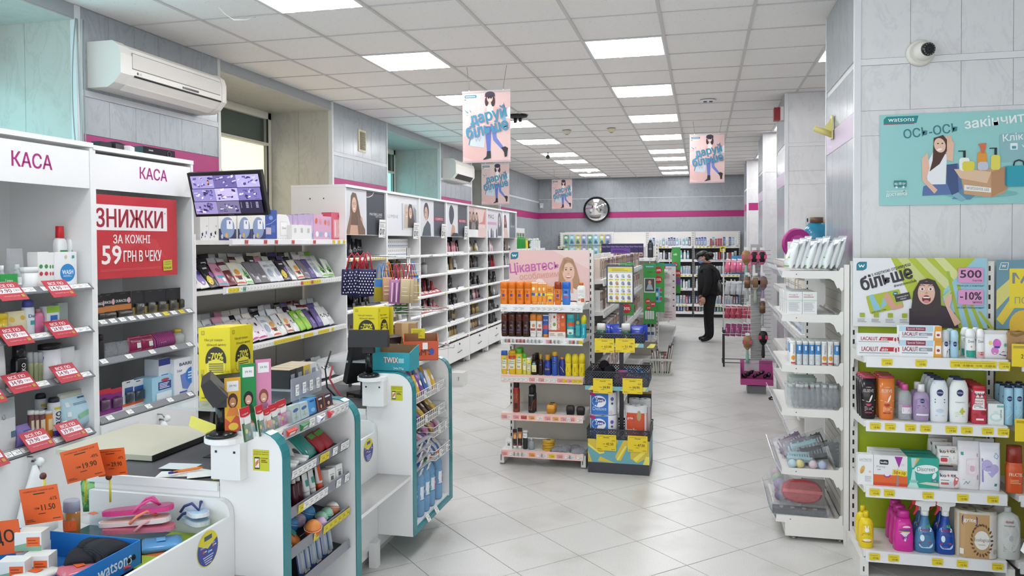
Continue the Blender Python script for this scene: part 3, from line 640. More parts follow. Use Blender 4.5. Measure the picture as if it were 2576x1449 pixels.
# ---- open shelving with sheet masks (between the checkout cabinets and the make-up cabinets) ----
MF=Frame((-3.25,4.60,0),PI/2)
mu=fix('shelf_unit',MF,'long open shelving of sheet masks with gift sets on top','shelving')
obj('side_panel',MB().box(-0.018,0.0,-0.0,0.55,0.02,1.76,'white_lam'),mu)
obj('back_panel',MB().box(0,1.74,0.44,0.455,0.1,1.70,'back_grey'),mu);obj('back_panel',MB().box(1.76,2.24,0.44,0.455,0.1,1.70,'back_grey'),mu);obj('painted_gap_light',MB().box(1.74,1.76,0.45,0.456,0.1,1.70,'#ded77c'),mu)  # yellow strip between the backs: light in the gap put into its colour
obj('base',MB().box(0,2.24,0.02,0.44,0.02,0.14,'white_metal'),mu)
for z,b in ((1.72,0),(1.378,1),(0.935,1),(0.46,1)):
 s=obj('shelf',MB().box(0.0,2.245,0.015,0.44,z-0.03,z,'#d9d7d2' if b==0 else '#3a3a3c',front='#d9d7d2'),mu)
 obj('price_rail',MB().prism([(0.015,z+0.012),(-0.012,z+0.006),(-0.012,z-0.03),(0.015,z-0.04)],'x',0.32 if b else 0.4,2.235,'#eaeaec|g'),s)
 sp={1.72:'....r....r..r....r......r......y.y.y',1.378:'yyywgwwwwwwwwwwwwwwwwwwryyyryyywwwwwwwwwyr',0.935:'wwwwwyywwwwwwwyyyyyyyyyywyyyywwyyyyywywwwwww',0.46:'wwwwwwwwwwwwwwwwwwwwwwwwwwwwwwwwwwwwwwwww'}[z]
 tags(s,sp,0.34,2.22,-0.013,z-0.012,0.05,(1.0,1,0.95))
 obj('end_bracket',MB().prism([(0.015,z-0.035),(0.015,z),(0.44,z),(0.44,z-0.09),(0.3,z-0.05)],'x',-0.002,0.004,'white_metal'),s)
# ---- seven make-up cabinets ----
CY0=6.86;CW=1.005
HEAD=[]
MK=[]
MKS=[1.545,1.30,1.05,0.83,0.61,0.40]
mk_desc=['laughing long-haired girl and dark half','pale twin-girl picture','dark-haired man in profile','wet-haired man from behind','three girls on pink','magazine-like pink picture','bearded figure and dark half']
for i in range(7):
 F=Frame((-3.25,CY0+CW*i,0),PI/2);MK.append(F)
 ts=['y.yy.wwyyyyyyy' if i==0 else 'wwwwwwww','w.w.ww.w','ww.w.w.y','y.w.wwww','w.w..w.y','o.o.w.r']
 o=cabinet(F,CW,0.56,2.25,'white make-up cabinet headed by a %s'%('poster of a '+mk_desc[i] if i not in (1,5) else mk_desc[i]),None,MKS,None,'make-up cabinets',tagspec=ts,rounded=True)
 obj('drawer_front',MB().box(0.012,CW-0.012,-0.008,0.012,0.10,0.355,'white_lam'),o)
 dh=o.children[-1];obj('drawer_handle',MB().tube([(0.42,-0.008,0.20),(0.43,-0.022,0.205),(0.57,-0.022,0.215),(0.58,-0.008,0.215)],0.0045,'#3c3c40|m',6),dh);obj('key',MB().box(0.49,0.505,-0.02,-0.008,0.30,0.325,'#55524c|m'),dh)
 for u in (0.06,CW-0.06):obj('foot',MB().box(u-0.03,u+0.03,0.06,0.12,0,0.10,'#b9bab9|m'),o)
 for u in (0.06,CW-0.06):obj('foot',MB().box(u-0.03,u+0.03,0.44,0.5,0,0.10,'#b9bab9|m'),o)
 obj('bottom_board',MB().box(0.02,CW-0.02,0.012,0.54,0.085,0.105,'white_lam'),o)
 # header picture, a flat print set in the cabinet's head
 W,H=CW-0.05,0.435;p=Pr();p.rect(0,0,W,H,'#d4d6da')
 def face(cx,cy,r,hair,skin='#d5b3a0',long=True,side=0):
  if long:p.poly([(cx-r*1.0,cy+r*1.1),(cx-r*0.5,cy+r*1.6),(cx+r*0.6,cy+r*1.5),(cx+r*1.2,cy+r*0.5),(cx+r*2.0,cy-r*1.6),(cx+r*1.6,cy-r*2.6),(cx-r*1.4,cy-r*2.6),(cx-r*1.2,cy-r*0.5)],hair)
  else:p.ell(cx+r*0.2*(1+side),cy+r*0.35,r*1.1,r*1.25,hair)
  p.ell(cx,cy,r*0.72,r,skin);p.ell(cx+r*0.35*side,cy-r*0.5,r*0.25,r*0.09,'#f5efec' if long else '#a7706a')
  for e in (-1,1):p.ell(cx+r*(0.28*e+0.25*side),cy+r*0.12,r*0.12,r*0.06,'#40302b');p.rect(cx+r*(0.28*e+0.25*side)-r*.14,cy+r*0.26,cx+r*(0.28*e+0.25*side)+r*.14,cy+r*0.31,'#5b463c')
  p.poly([(cx+r*0.2*side,cy+r*0.1),(cx+r*(0.2*side+0.1),cy-r*0.2),(cx+r*(0.2*side-0.1),cy-r*0.2)],'#bf9a88')
 if i==0:
  p.poly([(0.10,0),(0.42,0),(0.40,0.16),(0.30,0.22),(0.14,0.2)],'#c9a28b');face(0.21,0.285,0.075,'#6d5647');p.poly([(0.26,0.24),(0.46,0.05),(0.46,0),(0.30,0)],'#7a604e');p.poly([(0.02,0),(0.14,0.24),(0.15,0.2),(0.12,0.06),(0.1,0)],'#8a6c58')
  p.rect(0.50,0,W,H,'#3d4149');p.line([(0.50,0.375),(0.56,0.38),(0.64,0.40),(0.68,0.435)],0.008,'#e8eaec');p.text('MAYBELLINE',0.73,0.21,0.026,'#d9dbde',0.32,0.01);p.text('NEW YORK',0.80,0.185,0.012,'#d9dbde',0.16,0)
 elif i==1:
  p.rect(0,0,W,H,'#dcdee2');p.text('LUMENE',0.19,0.205,0.035,'#85898f',0.30,0);p.rect(0.43,0.06,W-0.02,0.36,'#cfd3d6');p.rect(0.46,0.06,0.475,0.36,'#7f858b');face(0.60,0.25,0.065,'#c4b6a6');face(0.72,0.26,0.065,'#564a45')
  for k in range(5):p.rect(0.82+0.02*k,0.08,0.828+0.02*k,0.34-0.01*k,'#6f757b')
 elif i in (2,3):
  face(0.25,0.27,0.085,'#43434a','#c8a693',False,-0.6 if i==2 else 0)
  if i==2:p.poly([(0.10,0),(0.42,0),(0.40,0.14),(0.30,0.19),(0.16,0.1)],'#515b63')
  else:p.ell(0.24,0.29,0.10,0.13,'#4b4d57');p.poly([(0.2,0),(0.42,0),(0.38,0.14),(0.28,0.17)],'#c39b83');p.poly([(0.22,0),(0.62,0),(0.5,0.05),(0.3,0.05)],'#3a3d44')
  p.rect(0.53,0,W,H,'#555a63');p.rect(0.53,0.19,W-0.02,0.245,'#8c2f49');p.text('COSMETICS' if i==2 else 'REVERS',0.74,0.218,0.03,'#f0dfe3',0.30,0.01)
  for k in range(5):p.rect(0.58+0.05*k,0.02,0.61+0.05*k,0.07+0.02*(k%3),'#33363c')
 elif i==4:
  p.rect(0,0,W,H,'#dcc0bb')
  for k in range(3):face(0.12+0.17*k,0.29,0.05,('#8a6a58','#6a4f45','#5b4640')[k]);p.poly([(0.04+.17*k,0.1),(0.2+.17*k,0.1),(0.18+.17*k,0.22),(0.06+.17*k,0.22)],'#3b3d42' if k != 1 else '#85868c')
  p.rect(0,0,0.52,0.11,'#e8e6e6');p.poly([(0.5,0.2),(0.8,0.24),(0.9,0.40),(0.93,0.40),(0.93,0.2)],'#c9837f');p.text('EVELINE',0.74,0.16,0.05,'#f4e9e7',0.32,0)
 elif i==5:
  p.rect(0,0,W,H,'#d2cfd6');p.text('MAG',0.28,0.33,0.07,'#3c3a40',0.34,0.0);p.rect(0,0.2,0.62,0.245,'#cf9fc0');face(0.82,0.26,0.09,'#62646c','#b7aaa8')
  for k in range(6):p.poly([(0.02+.11*k,0),(0.13+.11*k,0),(0.10+.11*k,0.1+0.03*(k%3)),(0.04+.11*k,0.12)],('#8d8f98','#e4e4ea','#5b6070')[k%3])
 else:
  face(0.2,0.28,0.07,'#57424a','#b86d6d');p.poly([(0.06,0),(0.42,0),(0.34,0.17),(0.14,0.17)],'#cfb5ab');p.rect(0.5,0,W,H,'#646a73');p.ell(0.78,0.32,0.13,0.1,'#4a4f57');p.text('RELOUIS',0.74,0.2,0.035,'#cfd2d6',0.3,0)
 hb=obj('header_picture',MB().box(0.022,CW-0.022,0.02,0.03,1.775,2.222,'#d4d6da'),o);obj('print',p.flat(0.025,0.02,1.781),hb)
 if i<4:
  q=Pr();q.rect(0,0,0.17,0.185,'#eeeeee');q.text('ШАНОВНІ КЛІЄНТИ!',0.085,0.155,0.014,'#2c2c2c',0.14,0.03);q.lines(0.015,0.10,0.155,0.14,3,'#555555',0.3);q.ell(0.042,0.06,0.026,0.034,'#1d1d1d');q.ell(0.042,0.06,0.012,0.02,'#e8e8e8');q.lines(0.08,0.03,0.155,0.09,5,'#333333',0.5);q.rect(0.11,0.012,0.155,0.018,'#666666')
  n=obj('taped_notice',MB().box(0,0.17,0,0.0015,0,0.185,'#eeeeee'),o,(CW-0.225,0.0,1.755-0.01*(i%2)),(0.06,0,0));obj('print',q.flat(),n)
# outer flank of the first cabinet shows two cam holes
for k in (0.22,0.36):obj('cam_hole',MB().cyl(0,0,0,0.003,0.006,'#222222',8),bpy.data.objects['wall_cabinet.002'],(-0.002,k,2.12),(0,-PI/2,0))
# ---- steel gondola shelving ----
def slots(mb,x,y,z0,z1,w=0.009,h=0.026,step=0.05,ax='y',s=-1):
 z=z0+0.03
 while z<z1-0.03:
  if ax=='y':mb.box(x-w/2,x+w/2,y-0.0012,y+0.002,z,z+h,'#17171a')
  else:mb.box(x-0.0012,x+0.002,y-w/2,y+w/2,z,z+h,'#17171a')
  z+=step
def post(o,u,v,z1,both=True,w=0.032):
 p=obj('upright',MB().box(u-w/2,u+w/2,v,v+0.06,0,z1,'white_metal'),o);m=MB();slots(m,u-0.006,v,0.1,z1);obj('slot_row',m,p,kind='stuff');return p
def gshelf(o,u0,u1,v0,v1,z,lip=0.042,tg='',mat='white_metal',strip=None,sc=1.0,bracket=True,vtag=None):
 s=obj('shelf',MB().box(u0,u1,v0,v1,z-0.028,z,mat),o)
 obj('price_rail',MB().prism([(v0,z+0.004),(v0-0.006,z+0.002),(v0-0.012,z-lip),(v0,z-lip)],'x',u0+0.004,u1-0.004,strip or '#e2e2e4|g'),s)
 if tg:tags(s,tg,u0+0.012,u1-0.012,v0-0.011,z-lip*0.55,0.14,sc)
 if bracket:
  for u in (u0-0.003,u1-0.001):obj('bracket',MB().prism([(v0,z-0.03),(v0,z),(v1,z+0.004),(v1,z-0.11),(v1-0.05,z-0.10),(v1-0.07,z-0.05)],'x',u,u+0.003,'white_metal'),s)
 return s
# sunscreen display on the end of the middle row
EF=Frame((-1.505,5.83,0),0)
ec=fix('end_display',EF,'white end-of-aisle display of sunscreens under a pink header','shelving')
for u in (0.008,0.655):post(ec,u,0.37,1.63)
obj('back_panel',MB().box(0.02,0.64,0.395,0.41,0.12,1.22,'cream_back'),ec)
for z in (0.56,1.0):obj('panel_joint',MB().box(0.02,0.64,0.391,0.395,z,z+0.008,'#26241f'),ec)
ESH=[1.222,0.975,0.686,0.397,0.115]
est=['w.ww.wwwwww.ww','wpwwppwwwww.pwww.wpwy','wwwwwwpwpwwwpypyy','pw.p.r.o.w.p.o.pwp.w','p.wwww.o.ww.y.p.ww.w']
for z,t in zip(ESH,est):gshelf(ec,0.012,0.645,0.0 if z>0.2 else -0.0,0.385,z,0.05,t,'white_metal','#e4e4e6|g' if z>0.9 else '#ecc1b8')
for u in (0.012,0.64):f=obj('foot',MB().box(u-0.018,u+0.018,0.01,0.40,0.012,0.10,'white_metal'),ec);obj('vent_slot',MB().box(u-0.008,u-0.003,0.008,0.011,0.03,0.075,'#2a2a2a'),f);obj('levelling_foot',MB().cyl(u,0.04,0,0.014,0.022,'#8c8c8c',10),f)
p=Pr();p.rect(0,0,0.645,0.40,'#e6c4c1');p.poly([(0,0),(0.3,0),(0.2,0.2),(0,0.25)],'#e9cbc8');p.poly([(0.35,0.4),(0.645,0.4),(0.645,0.25)],'#ecd2cd');wlogo(p,0.012,0.33,0.055)
p.text('Цікавтесь',0.205,0.265,0.095,'#c56bb1',0.40,0.04,0.09);p.text('особливим',0.245,0.20,0.05,'#dda493',0.32,0.03,0.09)
p.ell(0.25,0.155,0.03,0.018,'#f4e8e4');p.ell(0.27,0.145,0.02,0.016,'#f4e8e4')
p.poly([(0.40,0.14),(0.41,0.26),(0.44,0.335),(0.475,0.345),(0.515,0.33),(0.545,0.26),(0.57,0.16),(0.57,0.0),(0.42,0.0)],'#b48d6c');p.poly([(0.42,0),(0.44,0.10),(0.52,0.10),(0.62,0.05),(0.63,0)],'#eadfe0');p.poly([(0.45,0.06),(0.52,0.06),(0.515,0.16),(0.455,0.16)],'#d9ab94')
p.ell(0.482,0.225,0.048,0.075,'#e3bda8');p.poly([(0.43,0.26),(0.45,0.33),(0.48,0.318),(0.452,0.29),(0.44,0.22)],'#a77f60');p.poly([(0.48,0.318),(0.52,0.32),(0.535,0.24),(0.52,0.29)],'#a77f60')
for e in (-1,1):p.ell(0.482+0.02*e,0.245,0.009,0.0045,'#4d3a33');p.rect(0.482+0.02*e-0.011,0.257,0.482+0.02*e+0.011,0.261,'#7b5b48')
p.ell(0.482,0.192,0.022,0.014,'#8d3f3f',16,0,180,360);p.poly([(0.462,0.193),(0.502,0.193),(0.497,0.186),(0.467,0.186)],'#fbf7f4');p.ell(0.482,0.213,0.008,0.005,'#cf9f8a')
hp=obj('header_sign',MB().box(0,0.645,0,0.006,0,0.40,'#e6c4c1'),ec,(-0.005,0.355,1.232));obj('print',p.flat(),hp)
# tiered sale bins beside it
BF=Frame((-0.82,5.77,0),0)
bn=fix('tiered_bin_stand',BF,'dark three-tier sale bin stand with yellow and teal panel','stand')
obj('plinth',MB().box(0,0.445,0,0.40,0.0,0.078,'#3b3d44'),bn)
def bin_body(u0,u1,v0,v1,z0,z1):
 b=obj('basket',MB().box(u0,u1,v0,v1,z0,z0+0.004,'#3b3d44'),bn)
 for q in ((u0,u1,v0,v0+0.002),(u0,u1,v1-0.002,v1),(u0,u0+0.002,v0,v1),(u1-0.002,u1,v0,v1)):obj('perforated_wall',MB().box(*q,z0,z1,'perforated'),b)
 obj('rim',MB().tube([(u0,v0,z1),(u1,v0,z1),(u1,v1,z1),(u0,v1,z1)],0.005,'#3b3d44',6,True),b);return b
bin_body(-0.008,0.45,0,0.40,0.25,0.322);bin_body(-0.018,0.44,-0.01,0.37,0.645,0.745);bin_body(0.045,0.40,0.03,0.34,0.945,1.02)
p=Pr();p.rect(0,0,0.445,0.172,'#6aa7b1');
for q in ([(0.0,0.0),(0.03,0.0),(0.0,0.09)],[(0.0,0.172),(0.05,0.172),(0.12,0.10),(0.12,0.075),(0.085,0.07),(0.0,0.13)],[(0.07,0.01),(0.2,0.0),(0.09,0.045)],[(0.14,0.172),(0.22,0.172),(0.215,0.14),(0.19,0.13)],[(0.2,0.05),(0.26,0.172),(0.31,0.172),(0.24,0.02),(0.21,0.025)],[(0.31,0.10),(0.35,0.172),(0.39,0.10),(0.42,0.172),(0.445,0.172),(0.445,0.06),(0.36,0.01),(0.31,0.04)]):p.poly(q,'#d3b844')
for q in ([(0.0,0.12),(0.085,0.062),(0.12,0.07),(0.12,0.08),(0.085,0.075),(0.0,0.14)],[(0.21,0.03),(0.27,0.13),(0.285,0.13),(0.22,0.02)],[(0.33,0.04),(0.40,0.10),(0.43,0.10),(0.35,0.015)],[(0.4,0.0),(0.445,0.0),(0.445,0.06),(0.42,0.06)]):p.poly(q,'#e9dc5d')
gp_=obj('graphic_panel',MB().box(0,0.445,0.001,0.40,0.078,0.25,'#6aa7b1',top='#3b3d44'),bn);obj('print',p.flat(0,0.001,0.078),gp_)
for a,b,c,d,z in ((-0.018,0.44,-0.012,-0.006,0.612),(0.045,0.405,0.024,0.03,0.925)):
 p=Pr();p.rect(0,0,b-a,0.03,'#7fb3bb')
 for k in range(4):p.poly([(0.02+.12*k,0),(0.07+.12*k,0),(0.09+.12*k,0.03),(0.05+.12*k,0.03)],'#e3d468')
 f=obj('front_strip',MB().box(a,b,c,d,z,z+0.03,'#7fb3bb'),bn);obj('print',p.flat(a,c,z),f)
obj('post',MB().box(0.212,0.242,0.19,0.215,0.05,1.24,'#3b3d44'),bn)
sf=obj('sign_frame',MB().box(0.118,0.322,0.182,0.19,1.232,1.518,'#393b42'),bn)
p=Pr();p.rect(0,0,0.184,0.266,'#eef0f0');p.rect(0,0.22,0.184,0.266,'#b8c4cf');p.rrect(0.006,0.228,0.178,0.258,0.006,'#e3cf35');p.lines(0.03,0.232,0.155,0.254,2,'#a9972a')
for r in range(4):
 for c in range(4):
  x,y=0.008+c*0.0445,0.17-r*0.054;p.rect(x,y-0.006,x+0.032,y+0.005,'#dcc738');p.ell(x+0.016,y+0.026,0.012,0.015,('#b9a7a9','#8f9aa8','#c7b0b4','#7c8087','#a8bcc8','#c08a70')[(r*3+c*2)%6],8);p.ell(x+0.024,y+0.018,0.005,0.005,'#5f6068',6)
obj('price_sheet',p.flat(0.128,0.182,1.242),sf)
def sale_card(parent,u,v,z,w,h,price,pct,c='#e8cb22',rot=(0,0,0),name='sale_card'):
 p=Pr();ink='#33301e';p.text('НАЙКРАЩІ ТОВАРИ ДЛЯ',w*.5,h*.9,h*.06,ink,w*.8,0.01);p.rect(w*.35,h*.8,w*.65,h*.83,ink)
 p.text(pct,w*.84,h*.64,h*.10,ink,w*.2,0.01);p.text(price,w*.68,h*.42,h*.16,ink,w*.36,0.035);p.text('грн',w*.38,h*.41,h*.07,ink,w*.12,0.01);p.rect(w*.4,h*.25,w*.58,h*.27,ink);p.lines(w*.05,h*.06,w*.3,h*.14,2,ink,0.3);p.rect(w*.75,h*.08,w*.95,h*.1,ink)
 o=obj(name,MB().box(0,w,0,0.0015,0,h,c),parent,(u,v,z),rot);obj('print',p.flat(),o);return o
for x0,x1,y0,y1,pr,pc,v in ((1496,1545,852,886,'63.00','-33%',0.018),(1548,1597,852,886,'51.90','-28%',0.018),(1492,1541,953,989,'34.90','-30%',-0.02),(1566,1616,953,990,'34.90','-30%',-0.02),(1500,1550,1095,1132,'42.50','-20%',-0.006),(1579,1629,1098,1136,'47.50','-38%',-0.006)):
 a=atY(x0,y1,5.77+v);b=atY(x1,y0,5.77+v);sale_card(bn,a.x-BF.o.x,v,a.z,b.x-a.x,b.z-a.z,pr,pc)
# gondola behind the sunscreen display, its right side along the aisle
def gondola(F,L,depth,H,label,shelf_z,group='aisle gondolas',backs='white_metal',n=4,tg='wwwwwwwwwwww',base=0.14,lip=0.05,near_post=True):
 o=fix('gondola',F,label,'shelving',group)
 obj('back_panel',MB().box(0,L,depth-0.012,depth,0.08,H,backs),o);obj('base',MB().box(0,L,0.03,depth-0.01,0.01,base-0.03,'white_metal'),o)
 for k in range(n+1):post(o,L*k/n,depth-0.05,H)
 for z in shelf_z:
  for k in range(n):gshelf(o,L*k/n+0.006,L*(k+1)/n-0.006,0.0,depth-0.05,z,lip,tg)
 return o
G1=Frame((-0.775,6.32,0),PI/2)
gondola(G1,4.2,0.42,1.56,'white aisle gondola of boxed hair colour behind the sale bins',[1.39,1.135,0.84,0.53,0.15])
G2=Frame((-0.47,11.2,0),PI/2)
gondola(G2,3.3,0.38,1.62,'white aisle gondola farther down behind the green offer boards',[1.3,0.95,0.62,0.2],n=3)
E2=Frame((-1.27,10.72,0),0)
e2=fix('end_display',E2,'white end-of-aisle display behind the shopping basket with purple boxes on top','shelving')
for u in (0.008,0.665):post(e2,u,0.38,1.68)
obj('back_panel',MB().box(0.02,0.65,0.40,0.41,0.1,1.5,'cream_back'),e2)
for z in (1.48,0.72,0.40,0.12):gshelf(e2,0.012,0.66,0.0,0.39,z,0.04,'r' if z==0.72 else 'wwwwww')
# right-hand gondola, side on to the camera
CF=Frame((0.425,5.30,0),-PI/2);CL=0.60
cg=fix('gondola',CF,'white side gondola with clear shelf fronts on the right of the aisle','shelving','aisle gondolas')
CZ=[1.523,1.278,0.992,0.745,0.41,0.137]
obj('back_panel',MB().box(0,CL,0.325,0.337,0.15,1.5,'back_grey'),cg)
m=MB()
for k in range(26):m.box(0.01,CL-0.01,0.3235,0.325,0.2+k*0.05,0.202+k*0.05,'#8f8d86')
obj('back_groove',m,cg,kind='stuff')
for u in (-0.0,CL+0.012):
 q=obj('upright',MB().box(u-0.012,u+0.016,0.337,0.362,0,1.56,'white_metal'),cg);q2=obj('upright',MB().box(u-0.012,u+0.016,0.366,0.392,0,1.56,'white_metal'),cg);m=MB();slots(m,u-0.02,0.333,0.12,1.54)
for z in CZ:
 d0=0.0 if z>0.2 else -0.03
 s=obj('shelf',MB().box(0,CL,d0+0.012,0.325,z-0.03,z,'white_metal'),cg)
 obj('back_stop',MB().box(0,CL,0.29,0.296,z,z+0.012,'#8c8c88'),s)
 for u in (-0.004,CL):obj('bracket',MB().prism([(d0+0.008,z-0.035),(d0+0.014,z+0.002),(0.31,z+0.002),(0.32,z+0.02),(0.335,z+0.02),(0.335,z-0.10),(0.325,z-0.112),(0.312,z-0.092),(0.302,z-0.095),(0.285,z-0.055),(0.265,z-0.042),(0.15,z-0.042)],'x',u,u+0.005,'white_metal'),s);obj('rivet',MB().box(u+0.005,u+0.0065,d0+0.085,d0+0.09,z-0.02,z-0.015,'#303030'),s)
 obj('clear_front',MB().prism([(d0+0.012,z-0.03),(d0-0.028,z+0.045),(d0-0.031,z+0.044),(d0+0.008,z-0.032)],'x',0.0,CL-0.004,'#dfe2ea|t55'),s)
 m=MB()
 for k in range(9):m.box(0.02+k*0.063,0.07+k*0.063,0,0.0008,0,0.03,'#e8e9ee')
 obj('blank_ticket',m,s,(0,d0-0.012,z+0.005),(0.49,0,0),kind='stuff')
obj('kick_board',MB().box(-0.0,CL+0.006,0.03,0.37,0.025,0.105,'white_metal'),cg)
for u in (0.05,CL-0.05):
 for v in (0.08,0.33):obj('levelling_foot',MB().loft([(0,0.022,0.024,'#b5b5b3|m'),(0.008,0.02,0.02,'#b5b5b3|m'),(0.01,0.006,0.006,'#b5b5b3|m'),(0.028,0.006,0.006,'#b5b5b3|m')],10),cg,(u,v,0))
# end display facing the camera on the right
DF=Frame((0.795,4.28,0),0)
dg=fix('end_display',DF,'lime-backed end display of toiletries facing the camera','shelving')
for u in (0.012,0.675):post(dg,u,0.345,1.58)
obj('back_panel',MB().box(0.03,0.66,0.365,0.38,0.08,1.27,'lime'),dg)
DZ=[1.108,0.785,0.452,0.125]
dts=['....y.......y.......y.yy.y.yy..y','.y..y...y..y....y..y...y..y','.y..y.......y......y.....y..','.y...y........y....y......y.']
for z,t in zip(DZ,dts):gshelf(dg,0.0,0.645,0.0,0.36,z,0.05,t,sc=(1.1,1,1.4))
for u in (0.0,0.66):f=obj('foot',MB().box(u-0.02,u+0.02,0.0,0.38,0.0,0.09,'white_metal'),dg);obj('vent_slot',MB().box(u-0.006,u+0.0,-0.002,0.001,0.02,0.045,'#2a2a2a'),f)
D2=Frame((1.492,4.28,0),0)
d2=fix('end_display',D2,'olive-backed display at the right edge of the view','shelving')
obj('back_panel',MB().box(0.01,0.65,0.365,0.38,0.08,1.27,'#a79d25'),d2)
post(d2,0.665,0.345,1.58)
for z in DZ:gshelf(d2,0.0,0.645,-0.0,0.36,z,0.05,'......')
# header posters of those two
p=Pr();W,H=0.655,0.37;p.rect(0,0,W,H,'#b7c43c');p.poly([(0,0),(0.36,0),(0.19,0.37),(0,0.37)],'#e9e9eb')
for a,b,c in ((0.24,0.36,'#cdd38a'),(0.33,0.47,'#d5d89c'),(0.42,0.55,'#d9dd98')):p.poly([(a-.02,0.37),(a+0.03,0.37),(b+0.06,0.19),(b,0.19)],c)
p.poly([(0.45,0.2),(0.60,0.37),(0.655,0.37),(0.655,0),(0.52,0),(0.44,0.15)],'#9ecbdb')
for k in range(4):p.poly([(0.46+.05*k,0.3-.07*k),(0.475+.05*k,0.3-.07*k),(0.54+.05*k,0.0),(0.52+.05*k,0.0)],'#a9bb3f')
wlogo(p,0.018,0.305,0.045);p.text('з карткою отримуєш',0.19,0.305,0.02,'#3a3640',0.20,0.02,0.30);p.text('більше',0.165,0.265,0.075,'#35323a',0.26,0.06,0.28);p.text('#watsonsclub',0.26,0.235,0.016,'#35323a',0.115,0.02,0.28)
p.rrect(0.075,0.085,0.245,0.185,0.008,'#b2bd35',0.24);p.poly([(0.08,0.165),(0.10,0.175),(0.14,0.1),(0.15,0.155),(0.165,0.155),(0.17,0.12),(0.13,0.085),(0.105,0.085)],'#8fc4d2');p.poly([(0.155,0.175),(0.175,0.185),(0.215,0.115),(0.245,0.13),(0.25,0.105),(0.2,0.09),(0.16,0.14)],'#d8a38c');wlogo(p,0.2,0.17,0.02);p.text('2620 2345 5789',0.13,0.085,0.008,'#3a3a3a',0.075,0,0.24);p.rrect(0.21,0.142,0.285,0.18,0.002,'#3f3b41',0.24);p.text('приєднуйся',0.247,0.165,0.01,'#f0f0f0',0.058,0,0.24);p.text('зараз',0.251,0.152,0.009,'#f0f0f0',0.03,0,0.24)
for k in range(4):x=0.035+0.07*k;p.rrect(x,0.05,x+0.025,0.074,0.003,'#a5b32c');p.lines(x-0.012,0.022,x+0.036,0.044,3,'#888888',0.3)
p.poly([(0.28,0.0),(0.52,0.0),(0.5,0.08),(0.455,0.115),(0.43,0.12),(0.28,0.10)],'#3a2a38');p.poly([(0.29,0.10),(0.30,0.19),(0.33,0.25),(0.37,0.262),(0.405,0.25),(0.43,0.2),(0.435,0.1),(0.4,0.06),(0.31,0.06)],'#3d3032')
p.ell(0.363,0.185,0.042,0.062,'#e6b9a6');p.poly([(0.32,0.21),(0.335,0.245),(0.40,0.245),(0.412,0.2),(0.395,0.23),(0.335,0.232)],'#3d3032')
for e in (-1,1):p.ell(0.363+.02*e,0.205,0.011,0.008,'#f7f2f0');p.ell(0.363+.02*e,0.205,0.005,0.006,'#33302f');p.line([(0.363+.02*e-.012,0.222),(0.363+.02*e,0.228),(0.363+.02*e+.012,0.222)],0.003,'#43322d')
p.ell(0.363,0.152,0.021,0.02,'#7d2430');p.poly([(0.345,0.164),(0.381,0.164),(0.378,0.157),(0.348,0.157)],'#fbf6f3');p.ell(0.363,0.14,0.014,0.007,'#d98a88');p.ell(0.363,0.185,0.007,0.005,'#d3a08d')
p.poly([(0.455,0.12),(0.445,0.16),(0.46,0.185),(0.485,0.18),(0.485,0.15),(0.475,0.11),(0.53,0.03),(0.50,0.01)],'#e6b9a6');p.poly([(0.44,0.165),(0.475,0.2),(0.485,0.195),(0.455,0.155)],'#b9d08c')
for y,t,s_,b in ((0.28,'500','балів','списуй з картки*'),(0.165,'-10%','знижка','до Дня Народження*')):p.rrect(0.515,y-0.04,0.635,y+0.038,0.008,'#e29ccb');p.text(t,0.575,y+0.006,0.04,'#3b2f3c',0.10,0.045);p.text(s_,0.605,y-0.027,0.011,'#4b3b4c',0.045,0.01);p.text(b,0.575,y-0.056,0.012,'#35506a',0.13,0.02)
hp=obj('header_sign',MB().box(0,W,0,0.005,0,H,'#b7c43c'),dg,(-0.002,0.33,1.228));obj('print',p.flat(),hp)
p=Pr();p.rect(0,0,0.64,0.36,'#6f97a6');p.poly([(0,0.05),(0.09,0.2),(0.09,0.12),(0.03,0.02)],'#e6c845');p.ell(0.13,0.02,0.07,0.08,'#e3b93a');p.poly([(0,0.1),(0.1,0.22),(0.1,0.3),(0.0,0.2)],'#d9d27c');p.rrect(0.06,0.11,0.5,0.315,0.004,'#ecd436');p.text('МЕГА',0.21,0.265,0.055,'#7f8a9c',0.27,0.05);p.text('З',0.15,0.205,0.03,'#7f9aa0',0.02,0.0);p.text('ПОВЕРНЕННЯМ',0.25,0.15,0.035,'#8b9a86',0.33,0.01);p.line([(0.012,0.31),(0.05,0.31),(0.055,0.345),(0.02,0.345),(0.012,0.31)],0.003,'#e9eef0');p.text('w',0.033,0.328,0.014,'#e9eef0',0.022,0.03)
hp=obj('header_sign',MB().box(0,0.64,0,0.005,0,0.36,'#6f97a6'),d2,(0.0,0.33,1.228));obj('print',p.flat(),hp)
# shelving against the right wall between the pillars
WF=Frame((0.70,8.35,0),-PI/2)
gondola(WF,2.2,0.36,1.75,'white wall shelving between the near pillars on the right',[1.52,1.27,1.0,0.72,0.42,0.14],n=2)
pe=obj('display_board',MB().box(0.72,1.08,6.05,6.07,0.0,1.93,'white_metal'),label='blank white slotted display board beside the near pillar',cat='board');m=MB();slots(m,0.735,6.05,0.4,1.9);obj('slot_row',m,pe,kind='stuff')
